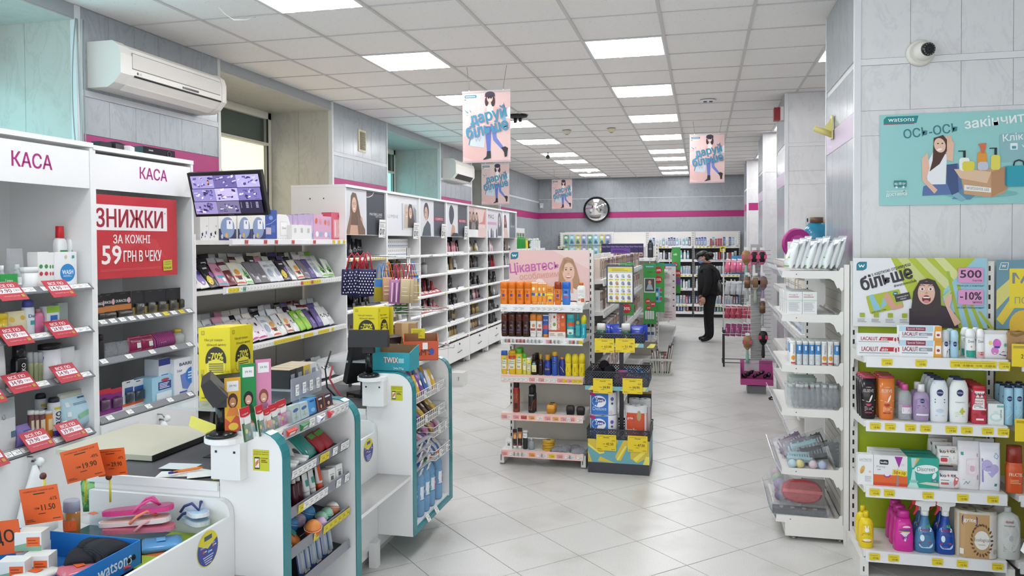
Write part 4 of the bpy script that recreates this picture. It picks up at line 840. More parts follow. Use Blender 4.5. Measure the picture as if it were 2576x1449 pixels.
# back wall shelving
for k in range(4):
 F=Frame((-3.28+1.03*k,18.20,0),0)
 o=fix('wall_shelving',F,'%s bay from the left of the back wall shelving'%nth(k),'shelving','back wall shelving')
 obj('back_panel',MB().box(0.0,1.0,0.42,0.435,0.05,1.93,'#4a4b4c'),o);obj('top_panel',MB().box(0.0,1.0,0.415,0.42,1.60,1.93,'white_metal'),o);obj('base',MB().box(0,1.0,0.05,0.42,0,0.11,'#26272a'),o)
 for u in (0.0,1.0):post(o,u,0.39,1.93)
 for z,t in ((1.605,'yyyyyy..wwww'),(1.30,'...........'),(0.965,'yyyyyy.yyyy'),(0.655,'......yyy..'),(0.30,'.....yyyyyy.'),(0.13,'')):gshelf(o,0.005,0.995,0.0,0.4,z,0.055,t)
# low shelf on the left wall beyond the make-up cabinets
LF=Frame((-3.28,14.05,0),PI/2)
o=fix('wall_shelving',LF,'short wall shelving with green bottles past the last make-up cabinet','shelving')
obj('back_panel',MB().box(0,2.6,0.44,0.455,0.1,2.0,'white_metal'),o)
for z in (1.58,1.25,0.9,0.5):gshelf(o,0.0,2.6,0.0,0.44,z,0.05,'wwwwwwwwww')
# ================================================================== the two checkouts
def arc(cx,cy,r,a0,a1,k=6):return [(cx+r*math.cos(math.radians(a0+(a1-a0)*i/k)),cy+r*math.sin(math.radians(a0+(a1-a0)*i/k))) for i in range(k+1)]
TEAL='#1d8088|g'
def checkout(Y0,label,rack,fr):
 o=empty('checkout_counter',(-1.70,Y0,0),0,label,'checkout','checkout counters')
 outer=[(0.213,0.135)]+arc(0.113,0.905,0.10,0,90)+[(-0.05,1.005)]
 inner=[(0.209,0.135)]+arc(0.113,0.905,0.096,0,90)+[(-0.05,1.001)]
 for y,nm in ((0,'end_board'),(0.62,'end_board')):
  b=obj(nm,MB().prism(inner+[(-0.05,0.135)],'y',y,y+0.05,'white_lam'),o)
  obj('edge_band',MB().prism(outer+inner[::-1],'y',y-0.001,y+0.051,TEAL),b)
 obj('bottom_rail',MB().prism([(0.0,0.135),(0.213,0.135),(0.213,0.16),(0.19,0.165),(0.0,0.165)],'y',0.05,0.62,TEAL,TEAL),o)
 obj('bottom_shelf',MB().box(-0.03,0.20,0.05,0.62,0.165,0.178,'white_lam'),o)
 obj('rack_back',MB().box(-0.04,-0.03,0.05,0.62,0.14,0.99,'white_lam'),o)
 obj('counter_body',MB().box(-0.60,-0.002,fr,0.68,0.05,0.60,'white_lam'),o);obj('plinth',MB().box(-0.58,-0.03,fr+.02,0.66,0.0,0.05,'#c9c8c4'),o)
 obj('skirting',MB().box(-0.004,0.008,fr,-0.012,0.09,0.12,'#dcdcda'),o);obj('support_foot',MB().prism([(0.008,-0.12),(0.05,-0.12),(0.05,-0.07),(0.008,-0.02)],'z',0.0,0.13,'white_lam'),o)
 obj('tray_lip',MB().box(-0.002,0.010,fr,-0.002,0.12,0.69,'white_lam'),o)
 obj('tray_floor',MB().box(-0.60,-0.003,fr,-0.03,0.60,0.612,'#44525e|g'),o)
 ew=[(-0.60,0.60),(0.008,0.60),(0.008,0.70)]+arc(-0.04,0.70,0.048,0,90)+[(-0.60,0.748)]
 e=obj('tray_end_wall',MB().prism(ew,'y',-0.03,-0.002,'white_lam'),o)
 obj('till_box',MB().box(-0.60,-0.052,0.0,0.68,0.60,0.79,'white_lam'),o);obj('till_top',MB().box(-0.62,-0.052,-0.0,0.68,0.79,0.80,'#55565a'),o)
 obj('till_edge',MB().box(-0.62,-0.052,-0.014,0.0,0.775,0.806,'#ececec'),o)
 obj('scanner_window',MB().box(-0.33,-0.16,0.30,0.50,0.80,0.803,'#1c1d1f|g'),o);obj('scanner_glass',MB().box(-0.31,-0.18,0.32,0.48,0.803,0.804,'#8b7d5c|g'),o)
 l=obj('packing_ledge',MB().box(0.010,0.20,-0.66,-0.001,0.445,0.462,'#ececec',top='#a3a2a0|g'),o)
 d=obj('pole_bracket',MB().box(-0.052,0.068,-0.05,-0.0,0.832,0.966,'white_lam'),o)
 for x in (-0.03,0.045):obj('screw',MB().box(x-0.004,x+0.004,-0.052,-0.05,0.93,0.938,'#222222'),d)
 obj('pole_plate',MB().prism([(-0.09,0.0)]+arc(-0.01,-0.01,0.08,180,360,10)+[(0.07,0.0)],'z',0.966,0.985,'#efefef'),o)
 p=Pr();w,h=0.066,0.078;p.rect(0,0,w,h,'#c3c72c');p.text('ЗАВАНТАЖУЙ',w/2,h*.9,.008,'#7c2f22',w*.9,.01);p.text('додаток watsons',w/2,h*.78,.006,'#7c2f22',w*.9,0);p.rrect(.006,.006,.028,.05,.003,'#20222a');p.rect(.008,.011,.026,.045,'#e8e4da');p.poly([(.01,.014),(.024,.03),(.024,.044),(.01,.03)],'#d5763a');p.text('отримай',w*.7,h*.6,.008,'#7c2f22',w*.45,.01);p.lines(.034,.03,.06,.042,2,'#7c2f22',0.5)
 obj('app_sticker',p.emit(MB(),lambda x,y,q:(0.09+x,-0.0006-q,0.858+y)),o)
 c=atX(523,1380,-1.689) if Y0<3 else atX(927,1132,-1.689);p=Pr();p.ell(0,0,0.062,0.062,'#d9d42e',28);p.ell(0,0,0.059,0.059,'#3d4a97',28);p.ell(0,0,0.059,0.059,'#dccf25',20,0,25,155);p.rect(-.02,.03,.024,.046,'#4a5560');p.text('Замовляйте онлайн',0,.012,.008,'#e8eaf6',.085,0)
 for k,(x,y) in enumerate(((-.025,-.006),(.005,-.012),(.03,.002))):p.ell(x,y,.006,.005,('#d9574a','#7fc0e0','#e0813a')[k],8);p.rect(x+.006,y-.002,x+.018,y+.002,'#e8eaf6')
 for k in range(4):p.rect(-.03+.004*k,-.028-.008*k,.03-.004*k,-.024-.008*k,'#c9cdec')
 obj('round_sticker',p.emit(MB(),lambda x,y,q:(0.0105+q,c.y-Y0+x,c.z+y)),o)
 if not rack:obj('top_board',MB().box(-0.05,0.11,0.05,0.62,0.985,1.004,'white_lam'),o)
 if rack:
  for k,(z,t) in enumerate(((0.962,'....w.w.wwww'),(0.795,'.wwwww.yy.w.ww'),(0.65,'..ywwwww..w.w'),(0.497,'.....y.yyyyyy'),(0.35,''))):
   s=obj('shelf',MB().prism([(-0.03,z+0.035),(0.175,z+0.002),(0.175,z-0.008),(-0.03,z+0.024)],'y',0.052,0.618,'#e6e6e6' if k==0 else '#33343a'),o)
   obj('price_rail',MB().prism([(0.172,z-0.006),(0.192,z+0.004),(0.188,z+0.040),(0.184,z+0.042),(0.182,z+0.006)],'y',0.055,0.60,'#8b8c95|t90' if k else '#b9bac2|t70'),s)
   for i,ch in enumerate(t):
    if ch != '.':obj('price_tag',TAGS[ch],s,(0.193,0.06+0.53*(i+0.5)/len(t),z+0.022),(0.1,0,PI/2),(0.9,1,1.0))
 return o
Y1,Y2=2.60,3.93
co1=checkout(Y1,'near white checkout with teal edges and its rack of small goods',True,-1.25)
co2=checkout(Y2,'second white checkout with teal edges, sweets baskets and water bottles',False,-0.645)
# wire baskets inside the second rack
def wire_basket(x0,x1,y0,y1,z,h,parent,tilt=0):
 b=obj('wire_basket',MB().box(x0,x1,y0,y1,z,z+0.003,'#dcdcdc|t60'),parent,None,None);m=MB()
 for zz in (z+0.002,z+h*0.5,z+h):m.tube([(x0,y0,zz),(x1,y0,zz),(x1,y1,zz),(x0,y1,zz)],0.0022,'#e3e3e1',5,True)
 n=max(3,int((y1-y0)/0.03))
 for k in range(n+1):y=y0+(y1-y0)*k/n;m.tube([(x1,y,z),(x1,y,z+h)],0.0016,'#e3e3e1',4)
 for k in range(6):x=x0+(x1-x0)*k/5;m.tube([(x,y0,z),(x,y0,z+h)],0.0016,'#e3e3e1',4);m.tube([(x,y1,z),(x,y1,z+h)],0.0016,'#e3e3e1',4)
 obj('wire_side',m,b)
 for y in (y0+(y1-y0)*0.3,y0+(y1-y0)*0.72):obj('price_tag',TAGS['w'],b,(x1+0.005,y,z+h*0.55),(0,0,PI/2),(0.8,1,1.2))
 return b
WB=[(0.03,0.20,0.06,0.58,0.825),(0.03,0.205,0.06,0.58,0.69),(0.03,0.215,0.33,0.60,0.585),(0.03,0.22,0.33,0.60,0.45)]
for x0,x1,y0,y1,z in WB:wire_basket(x0-0.03,x1,y0,y1,z,0.055,co2)
for k in range(4):
 z=0.60-0.047*k;f=obj('gum_tray',MB().box(-0.02,0.20,0.06,0.31,z-0.004,z,'#cfd3da|t80'),co2)
 for y in (0.12,0.24):obj('price_tag',TAGS['w'],f,(0.212,y,z-0.012),(0.35,0,PI/2),(0.8,1,1.2))
for y in (0.20,0.34):obj('price_tag',TAGS['w'],co2,(0.222,y,0.17),(-0.5,0,PI/2),(1,1,1.2))
# customer displays on their poles
def customer_display(loc,rot,ph,label,twist):
 o=empty('customer_display',loc,rot,label,'display','customer price displays')
 obj('base',MB().loft([(0,0.056,0.056,'#131315|g'),(0.012,0.054,0.054,'#131315|g'),(0.022,0.03,0.03,'#131315')],18),o)
 obj('pole',MB().cyl(0,0,0.02,ph,0.019,'#121214|g',14),o);obj('neck',MB().box(-0.03,0.03,-0.02,0.02,ph-0.02,ph+0.02,'#222227'),o)
 hd=obj('head',MB().prism([(-0.03,0),(-0.02,0.09),(0.018,0.09),(0.03,0.05),(0.03,0)],'x',-0.105,0.105,'#1d1d22'),o,(0,0,ph+0.012),(twist,0,0))
 p=Pr();p.rect(-.095,.012,.095,.078,'#26272c|g');p.text('ВІТАЄМО ЩИРО',0,.05,.009,'#8c96a0',.10,0);obj('screen',p.emit(MB(),lambda x,y,q:(x,-0.0285+y*0.119-0.0005-q,y)),hd)
 return o
customer_display((-1.722,Y1-0.028,0.986),2.16,0.13,'black customer display seen from its side on the near checkout',-0.6)
customer_display((-1.722,Y2-0.028,0.986),0.16,0.145,'black customer display facing the camera on the second checkout',-0.05)
# yellow folded price boxes on the counters
def promo_box(x,y,z,rz,wl_,wr_,h,label):
 o=empty('promo_box',(x,y,z),rz,label,'display box','yellow promotional boxes')
 def side(w):
  p=Pr();p.rect(0,0,w,h,'#e3d318');ink='#3b3726';p.rrect(.08*w,h*.9,.2*w,h*.96,.004,'#b5a51b');p.text('w',.14*w,h*.93,h*.03,'#e3d318',.07*w,0.02)
  p.text('Міксуй товари -',w*.5,h*.83,h*.045,ink,w*.62,.015);p.text('збільшуй знижку',w*.56,h*.765,h*.045,ink,w*.62,.015)
  p.ell(w*.54,h*.55,w*.33,h*.19,'#2e2b22',24,0,-12,192);p.text('-70%',w*.54,h*.61,h*.095,'#e8dc3c',w*.46,.05);p.rect(w*.3,h*.535,w*.78,h*.55,'#d8cc3a');p.ell(w*.54,h*.46,w*.31,h*.11,'#eade4a',20);p.lines(w*.32,h*.38,w*.78,h*.52,5,'#4a4530',.4,False)
  for k,(a,b) in enumerate(((.06,.3),(.2,.22),(.36,.16),(.7,.2),(.85,.28))):p.rrect(w*a,h*b,w*(a+.09),h*(b+.13),.003,'#c9b81a');p.rect(w*(a+.015),h*(b+.03),w*(a+.075),h*(b+.07),'#8f8430')
  p.lines(w*.08,h*.03,w*.3,h*.06,1,'#7d7226');p.lines(w*.7,h*.05,w*.92,h*.09,2,'#7d7226');return p
 a=obj('front_panel',MB().box(0,wl_,0,0.003,0,h,'#e3d318'),o,(-wl_,0,0));obj('print',side(wl_).flat(),a)
 b=obj('side_panel',MB().box(0,wr_,0,0.003,0,h,'#e3d318'),o,(0,0,0),(0,0,1.15));obj('print',side(wr_).flat(),b)
 obj('lid',MB().prism([(-wl_,0.003),(0,0.003),(wr_*math.cos(1.15),wr_*math.sin(1.15)),(wr_*math.cos(1.15)-wl_,wr_*math.sin(1.15)+0.003)],'z',h-0.004,h,'#dccb10'),o)
 obj('back_panel',MB().box(-wl_+0.07,0.06,0.12,0.123,0,h-0.004,'#d2c214'),o);return o
_a=atY(570,985,2.98)
promo_box(_a.x+0.02,2.98,1.028,0.32,0.13,0.15,0.31,'large yellow promotional box on the near checkout shelf')
promo_box(-1.86,4.35,1.03,0.12,0.15,0.10,0.285,'yellow promotional box behind the second customer display')
# clear acrylic shelves that carry those boxes above the tills
for Y0,lab in ((Y1,'near'),(Y2,'second')):
 o=empty('acrylic_shelf',(-1.95,Y0+0.30,0.80),0,'clear acrylic till shelf over the %s checkout'%lab,'shelf');obj('top_sheet',MB().box(-0.20,0.20,-0.08,0.36,0.215,0.227,'#d5dadd|t45'),o)
 for x,y in ((-0.19,0.32),(-0.19,0.34),(0.18,0.34),(0.16,-0.06)):obj('leg',MB().cyl(x,y,0,0.215,0.006,'#b8bcbe|m',8),o)
# card terminal
ct=empty('card_terminal',(-1.83,3.12,1.03),0.5,'black card payment terminal with keypad beside yellow box','terminal');ct.rotation_euler=(0.0,0.0,0.55)
bd=obj('body',MB().prism([(-0.09,0.0),(-0.07,0.025),(0.06,0.05),(0.085,0.045),(0.07,0.02),(-0.03,-0.0)],'x',-0.042,0.042,'#1a1a1d'),ct)
for r in range(4):
 for c in range(3):obj('key',MB().cbox(-0.025+0.025*c,0,0,0.019,0.011,0.004,'#34353a'),bd,(0,-0.055+r*0.017,0.0325+r*0.0032),(0.19,0,0))
obj('screen',MB().cbox(0,0,0,0.06,0.038,0.002,'#2b3138|g'),bd,(0,0.034,0.047),(0.19,0,0))
# black till screens and cables behind
def till_screen(x,y,z,rz,label):
 o=empty('till_screen',(x,y,z),rz,label,'screen','till screens');obj('foot',MB().box(-0.09,0.09,-0.07,0.07,0,0.02,'#161618'),o);obj('neck',MB().box(-0.03,0.03,-0.015,0.015,0.02,0.16,'#161618'),o)
 s=obj('panel',MB().box(-0.17,0.17,-0.02,0.02,0.10,0.36,'#101013'),o,None,(-0.3,0,0));obj('glass',MB().box(-0.155,0.155,-0.0215,-0.02,0.115,0.345,'#1c1e24|g'),s);return o
till_screen(-1.93,3.08,0.80,-2.25,'black till screen seen from behind on the near checkout')
till_screen(-1.93,4.33,0.80,-2.1,'black till screen seen from behind on the second checkout')
ch=obj('till_cable',MB().tube([(-1.98,4.0,1.02),(-1.99,3.98,0.95),(-1.96,3.98,0.9),(-1.92,4.0,0.84),(-1.88,4.02,0.802)],0.006,'#9c3438',6),label='red cable hanging down beside the second till',cat='cable')
obj('till_cable',MB().tube([(-1.995,4.01,1.1),(-2.02,3.99,1.0),(-2.01,3.99,0.9),(-1.95,4.05,0.802)],0.005,'#19191b',6),label='black cable hanging down beside the second till',cat='cable')
# beige flap board, papers, pen
fb=obj('counter_flap',MB().box(-0.23,0.24,-0.19,0.30,0,0.022,'#bdb9a6',top='#c6c2b0'),None,(-2.43,2.98,0.806),label='beige lifted counter flap lying behind the near till',cat='board');obj('edge_strip',MB().box(0.24,0.244,-0.19,0.30,0.0,0.022,'#24211d'),fb)
for k,(x,y,r,c) in enumerate(((-1.98,2.665,0.35,'#efefec'),(-1.92,2.70,-0.2,'#e8e9ea'),(-1.86,2.68,0.6,'#f2f2f0'),(-2.02,2.74,0.1,'#dfe2e6'))):
 obj('paper_slip',MB().box(-0.07,0.07,-0.04,0.04,0,0.0015,c),None,(x,y,0.8022+0.002*k),(0,0,r),label='white paper slip on the near till, %s in the loose pile'%nth(k),cat='paper',group='loose papers at the near till')
pn=obj('pen',MB().loft([(-0.065,0.0025,0.0025,'#e5812c'),(-0.05,0.0055,0.0055,'#e5812c'),(0.045,0.0055,0.0055,'#3e3f8e'),(0.062,0.0045,0.0045,'#3e3f8e')],8),None,(-1.95,2.675,0.816),(PI/2,0,-0.7),label='orange ballpoint pen with blue end on the papers',cat='pen');obj('clip',MB().box(0.004,0.007,-0.002,0.002,0.03,0.06,'#34357e'),pn)
yf=obj('yellow_card',MB().prism([(0,0),(0.055,0.01),(0.05,0.20),(0.02,0.16)],'y',0,0.002,'#dfc22b'),None,(-1.80,2.63,0.801),label='yellow bent card standing by the near display pole',cat='card');obj('fold',MB().prism([(0.02,0.16),(0.05,0.20),(-0.09,0.24),(-0.10,0.20)],'y',0.0,0.002,'#e9e06a'),yf)
# red sale poster inside the second cabinet
p=Pr();W,H=0.70,0.475;p.rect(0,0,W,H,'#bd3038');p.poly([(0.1,0.1),(0.35,0.2),(0.6,0.1),(0.5,0.22),(0.3,0.27),(0.12,0.2)],'#c63d43');p.rect(0,0.275,0.605,0.42,'#ece6e6');p.text('ЗНИЖКИ',0.285,0.345,0.105,'#9d2333',0.56,0.05);p.text('*',0.585,0.385,0.012,'#9d2333')
p.text('ЗА КОЖНІ',0.29,0.225,0.05,'#efe6e4',0.31,0.04);p.text('59',0.12,0.135,0.105,'#f0e8e6',0.15,0.05);p.text('ГРН В ЧЕКУ',0.38,0.125,0.065,'#f0e8e6',0.33,0.04);p.line([(0.03,0.05),(0.54,0.055)],0.002,'#d66e70');p.line([(0.03,0.043),(0.54,0.048)],0.002,'#d66e70')
p.rrect(0.56,0.03,0.645,0.095,0.003,'#bfc03a',0.04);p.text('з карткою',0.602,0.082,0.01,'#5a3a20',0.06,0,0.04);p.text('отримуєш',0.602,0.068,0.01,'#5a3a20',0.065,0,0.04);p.text('більше',0.602,0.048,0.018,'#8c3d2c',0.07,0.03,0.04)
o=obj('sale_poster',MB().box(0,W,0,0.003,0,H,'#bd3038'),None,(-3.268,3.73,1.50),(0.0,0,PI/2),label='red sale poster with white lettering inside the second cabinet',cat='poster');obj('print',p.flat(),o)
# notice and hanging carrier bags by the cabinets
p=Pr();p.text('Використані корзини',0.12,0.035,0.028,'#3a3a3a',0.20,0.0,0.02);o=obj('paper_notice',MB().box(0,0.25,0,0.0015,0,0.15,'#dfe0e2'),None,(-3.23,3.76,0.50),(0,0,PI/2+0.0),label='white paper notice about used baskets on the lower cabinet',cat='notice');obj('lettering',p.flat(),o)
def carrier_bag(x,y,z,w,h,label,kind):
 o=empty('carrier_bag',(x,y,z),PI/2,label,'bag','hanging white carrier bags')
 m=MB().loft([(-h,w*.5,.03,'#e3e6e8',2.6,.01,0),(-h*.86,w*.5,.035,'#e3e6e8',2.6),(-h*.5,w*.33,.03,'#e6e9ea',2.4),(-h*.2,w*.14,.02,'#e3e6e8',2),(-.01,.012,.008,'#e3e6e8',2)],16);obj('bag_body',m,o,(0,-0.06,0))
 q=Pr();q.rrect(-.045,-h*.66,.05,-h*.58,.003,'#17808c');q.text('sas',.0,-h*.62,.018,'#e6f2f2',.06,0.02);q.rrect(-.02,-h*.8,.06,-h*.74,.01,'#6fb6b6') if kind else None;obj('print',q.emit(MB(),lambda a,b,k:(a,-0.098+abs(a)*0.1-k,b)),o)
 obj('knot',MB().ball(0.03,-0.06,0.0,0.022,'#e9ecec',10,rows=5),o);obj('hook',MB().tube([(0,0.0,0.03),(0,-0.05,0.03),(0,-0.065,0.012)],0.004,'#9a9a9c|m',6),o)
_a=atX(85,1165,-3.2);carrier_bag(-3.255,_a.y,_a.z,0.25,0.36,'large white carrier bag hung on the first cabinet',0)
_a=atX(410,1055,-3.2);carrier_bag(-3.255,_a.y,_a.z,0.14,0.15,'small white carrier bag hung on the second cabinet',1)
# security monitor
_a=atY(572,486,4.45)
mo=empty('security_monitor',(_a.x,4.45,_a.z),0.06,'black security monitor showing purple camera views','monitor');mo.rotation_euler=(0.30,-0.01,0.0);mo.scale=(1.17,1,1.1)
obj('casing',MB().box(-0.222,0.222,0,0.03,-0.135,0.125,'#111114'),mo);obj('rear_bulge',MB().box(-0.14,0.14,0.03,0.06,-0.09,0.08,'#151518'),mo)
for sx in (-1,):obj('wall_arm',MB().tube([(0,0.05,0),(-0.1,0.14,0.02),(-0.30,0.18,0.04)],0.016,'#1a1a1c',8),mo)
p=Pr();cols=['#a49ad0','#6d63a0','#b6ade0','#8f8ac6','#c2b8ea','#7d74b4','#9a91c4','#7b7696','#2a2740']
for i in range(9):
 c,r=i%3,i//3;x0,y0=-0.207+c*0.138,0.032-r*0.075
 p.rect(x0+.001,y0+.001,x0+.137,y0+.074,cols[i]+'|e0.2');rnd=random.Random(i)
 if i<8:
  for k in range(16):a,b=x0+rnd.uniform(.005,.115),y0+rnd.uniform(.005,.06);w_,h_=rnd.uniform(.006,.026),rnd.uniform(.003,.014);s_=rnd.uniform(-.008,.008);p.poly([(a,b),(a+w_,b+s_),(a+w_,b+s_+h_),(a,b+h_)],rnd.choice(['#e6e0ff','#4c4480','#37305f','#cfc6f4','#5e5590'])+'|e0.2')
  if i==0:p.rect(x0+.10,y0+.02,x0+.11,y0+.05,'#3a2430|e0.4');p.rect(x0+.10,y0+.03,x0+.108,y0+.042,'#c98a50|e0.4')
 else:
  for a in range(2):
   for b in range(6):p.rect(x0+.01+a*.06,y0+.064-b*.006,x0+.014+a*.06,y0+.066-b*.006,'#b9b6d6|e0.5');p.rect(x0+.04+a*.06,y0+.064-b*.006,x0+.055+a*.06,y0+.066-b*.006,'#b9b6d6|e0.5')
obj('screen',p.emit(MB().box(-0.21,0.21,-0.001,0,-0.12,0.109,'#0c0a18'),lambda x,y,q:(x,-0.0014-q,y)),mo)
q=Pr();q.text('PHILIPS',0,-.128,.005,'#8d8d93',.035,0.01);obj('lettering',q.emit(MB(),lambda x,y,k:(x,-0.0004-k,y)),mo)
# black recorder boxes on top of the second cabinet
rec=obj('recorder_box',MB().box(-0.15,0.15,-0.11,0.11,0,0.052,'#17171b|g'),None,(-3.42,4.33,2.241),(0,0,PI/2),label='flat black video recorder on top of the second cabinet',cat='recorder');obj('knob_ring',MB().tube([(0.09+.018*math.cos(t*.785),-0.112,0.026+.018*math.sin(t*.785)) for t in range(8)],0.002,'#55565c',5,True),rec);obj('label_plate',MB().box(-0.1,-0.06,-0.1115,-0.11,0.028,0.036,'#8a8a90'),rec)
dm=obj('black_dome',MB().ball(0,0,0,0.085,'#101013|g',20,rz=0.05),None,(-3.60,4.28,2.293),label='black round dome sitting behind the recorder on the cabinet',cat='dome');obj('base_ring',MB().cyl(0,0,-0.05,-0.03,0.09,'#17171a',16),dm)
for k,(y,c) in enumerate(((3.86,'#15151a'),(3.965,'#2a1f2a'),(4.065,'#dddde0'))):ad=obj('power_adapter',MB().box(-0.045,0.045,-0.03,0.03,0,0.036,c),None,(-3.33,y,2.241),(0,0,PI/2+0.2*k),label='%s power adapter on the second cabinet, %s from the left'%(('black','dark','white')[k],nth(k)),cat='adapter',group='adapters on the cabinet');obj('lead',MB().tube([(0.045,0,0.01),(0.07,0.01,0.006),(0.085,0.04,0.004)],0.004,c,5),ad)
# ================================================================== goods: kinds
KIND={}
def kind(key,name,cat,desc,w,h,body,*parts):
 k=Proto(name,cat,desc,body,*parts);k.w,k.h=w,h;KIND[key]=k;return k
def decal(p,rings,name='label'):
 def fn(x,z,o):
  i=0
  while i<len(rings)-2 and rings[i+1][0]<=z:i+=1
  a,b=rings[i],rings[i+1];t=min(1,max(0,(z-a[0])/max(b[0]-a[0],1e-6)));rx=a[1]+(b[1]-a[1])*t;ry=a[2]+(b[2]-a[2])*t
  pw=a[4] if len(a)>4 else 2
  q=max(0.0,1-min(1,abs(x/rx))**pw)**(1/pw)
  return (x,-ry*q-o-0.0012,z)
 return (name,p.emit(MB(),fn))
def C(rings,c):return [(r[0],r[1],r[2],c)+tuple(r[3:]) for r in rings]
def bottle(key,cat,desc,w,d,h,body,cap,shape='oval',pr=None,name='bottle',capf=0.22,n=14,capw=0.55):
 """body and closure are separate meshes; pr draws on the front (x from the middle, y from the base)"""
 X,Y=w/2,d/2;b0=h*(1-capf)
 if shape=='oval':R=[(0,X*.86,Y*.86),(h*.02,X*.93,Y*.93),(h*.3,X,Y),(b0*.8,X*.97,Y*.97),(b0*.93,X*.8,Y*.85),(b0,X*capw,Y*min(1,capw*1.3))];K=[(b0,X*capw*.95,Y*min(1,capw*1.25)),(h*.985,X*capw*.9,Y*min(1,capw*1.2)),(h,X*capw*.75,Y*min(1,capw))]
 elif shape=='flush':R=[(0,X*.78,Y*.8),(h*.03,X*.86,Y*.88),(h*.5,X*.97,Y),(b0,X,Y)];K=[(b0,X,Y),(h*.97,X*.93,Y*.97),(h,X*.84,Y*.9)]
 elif shape=='block':R=[(0,X*.96,Y*.95,4),(h*.02,X,Y,4),(b0*.85,X,Y,4),(b0*.95,X*.85,Y*.9,4),(b0,X*capw,Y*capw,3)];K=[(b0,X*capw,Y*min(1,capw*1.2),3),(h,X*capw*.92,Y*min(1,capw*1.1),3)]
 elif shape=='waist':R=[(0,X*.8,Y*.8,2.6),(h*.03,X*.88,Y*.9,2.6),(h*.33,X*.98,Y,2.6),(h*.52,X*.90,Y*.92,2.6),(h*.60,X*.94,Y*.95,2.6),(b0*.99,X,Y,2.6),(b0,X*.96,Y*.96,2.6)];K=[(b0,X*1.0,Y,2.6),(h*.92,X*.98,Y,2.6),(h*.98,X*.88,Y*.9,2.6),(h,X*.7,Y*.7,2.6)]
 elif shape=='can':R=[(0,X*.96,Y*.96),(h*.015,X,Y),(b0*.95,X,Y),(b0,X*.86,Y*.86)];K=[(b0,X*.86,Y*.86),(h*.96,X*.84,Y*.84),(h,X*.66,Y*.66)]
 elif shape=='round':R=[(0,X*.9,Y*.9),(h*.02,X,Y),(b0*.72,X,Y),(b0*.85,X*.8,Y*.8),(b0*.93,X*capw,Y*capw),(b0,X*capw*.95,Y*capw*.95)];K=[(b0,X*capw,Y*capw),(h,X*capw*.95,Y*capw*.95)]
 elif shape=='tube':R=[(h*capf,X*.8,Y,2),(h*capf+.004,X*.84,Y,2),(h*.6,X*.95,Y*.55,2),(h*.94,X,Y*.10,2),(h,X,Y*.06,2)];K=[(0,X*.70,Y*.95,2),(h*capf,X*.72,Y*.97,2)]
 elif shape=='rollon':R=[(0,X*.86,Y*.86),(h*.04,X*.96,Y*.96),(h*.35,X,Y),(b0,X*.86,Y*.86)];K=[(b0,X*.94,Y*.94),(h*.8,X*.98,Y*.98),(h*.95,X*.8,Y*.8),(h,X*.45,Y*.45)]
 elif shape=='capsule':R=[(0,X*.82,Y*.85),(h*.03,X*.9,Y*.92),(h*.25,X*.98,Y),(h*.42,X*.84,Y*.9),(h*.52,X*.9,Y*.95),(b0,X,Y)];K=[(b0,X,Y),(h*.85,X*.98,Y),(h*.95,X*.75,Y*.8),(h,X*.35,Y*.4)]
 elif shape=='jar':R=[(0,X*.95,Y*.95),(h*.05,X,Y),(b0,X,Y)];K=[(b0,X*1.03,Y*1.03),(h,X*1.02,Y*1.02)]
 rb=C(R,body);parts=[('cap',MB().loft(C(K,cap),n))]
 if pr:p=Pr();pr(p,w,h);parts.append(decal(p,rb))
 return kind(key,name,cat,desc,w,h,MB().loft(rb,n),*parts)
def carton(key,cat,desc,w,d,h,col,pr=None,name='carton',top=None,side=None):
 m=MB().box(-w/2,w/2,-d/2,d/2,0,h,col,top=top);m.box(-w/2+.002,w/2-.002,-d/2+.002,-d/2+.004,h,h+.0008,side or col)
 parts=[]
 if pr:p=Pr();pr(p,w,h);parts.append(('print',p.emit(MB(),lambda x,y,o:(x,-d/2-.0003-o,y))))
 return kind(key,name,cat,desc,w,h,m,*parts)
def pouch(key,cat,desc,w,d,h,col,pr=None,name='sachet',top=None,p_=3.5):
 R=[(0,w*.5,d*.12),(h*.04,w*.495,d*.2),(h*.2,w*.485,d*.5),(h*.6,w*.485,d*.42),(h*.86,w*.495,d*.14),(h*.9,w*.5,d*.06),(h,w*.5,d*.05)]
 rb=[(a,b,c,(top if top and a>=h*.83 else col),p_) for a,b,c in R];parts=[]
 if pr:p=Pr();pr(p,w,h);parts.append(decal(p,rb,'print'))
 return kind(key,name,cat,desc,w,h,MB().loft(rb,12),*parts)
def blister(key,cat,desc,w,h,card,pr=None,bub=None,name='blister_pack',d=0.02):
 m=MB();m.prism([(-w/2,0),(w/2,0),(w/2,h*.97),(w*.46,h),(-w*.46,h),(-w/2,h*.97)],'y',0.0,0.0018,card);parts=[]
 p=Pr();p.rrect(-w*.16,h*.92,w*.16,h*.955,h*.012,'#4a4a4c')
 if pr:pr(p,w,h)
 parts.append(('print',p.emit(MB(),lambda x,y,o:(x,-.0003-o,y))))
 if bub:x0,x1,z0,z1,c=bub;parts.append(('bubble',MB().loft([(z0*h,(x1-x0)*w*.5,d*.3,c,4,(x0+x1)/2*w,-d*.3),(z0*h+.006,(x1-x0)*w*.5,d*.5,c,4,(x0+x1)/2*w,-d*.5),(z1*h-.006,(x1-x0)*w*.5,d*.5,c,4,(x0+x1)/2*w,-d*.5),(z1*h,(x1-x0)*w*.5,d*.3,c,4,(x0+x1)/2*w,-d*.3)],10)))
 return kind(key,name,cat,desc,w,h,m,*parts)
def T(*a,**k):return lambda p,w,h:p.text(*a,**k)
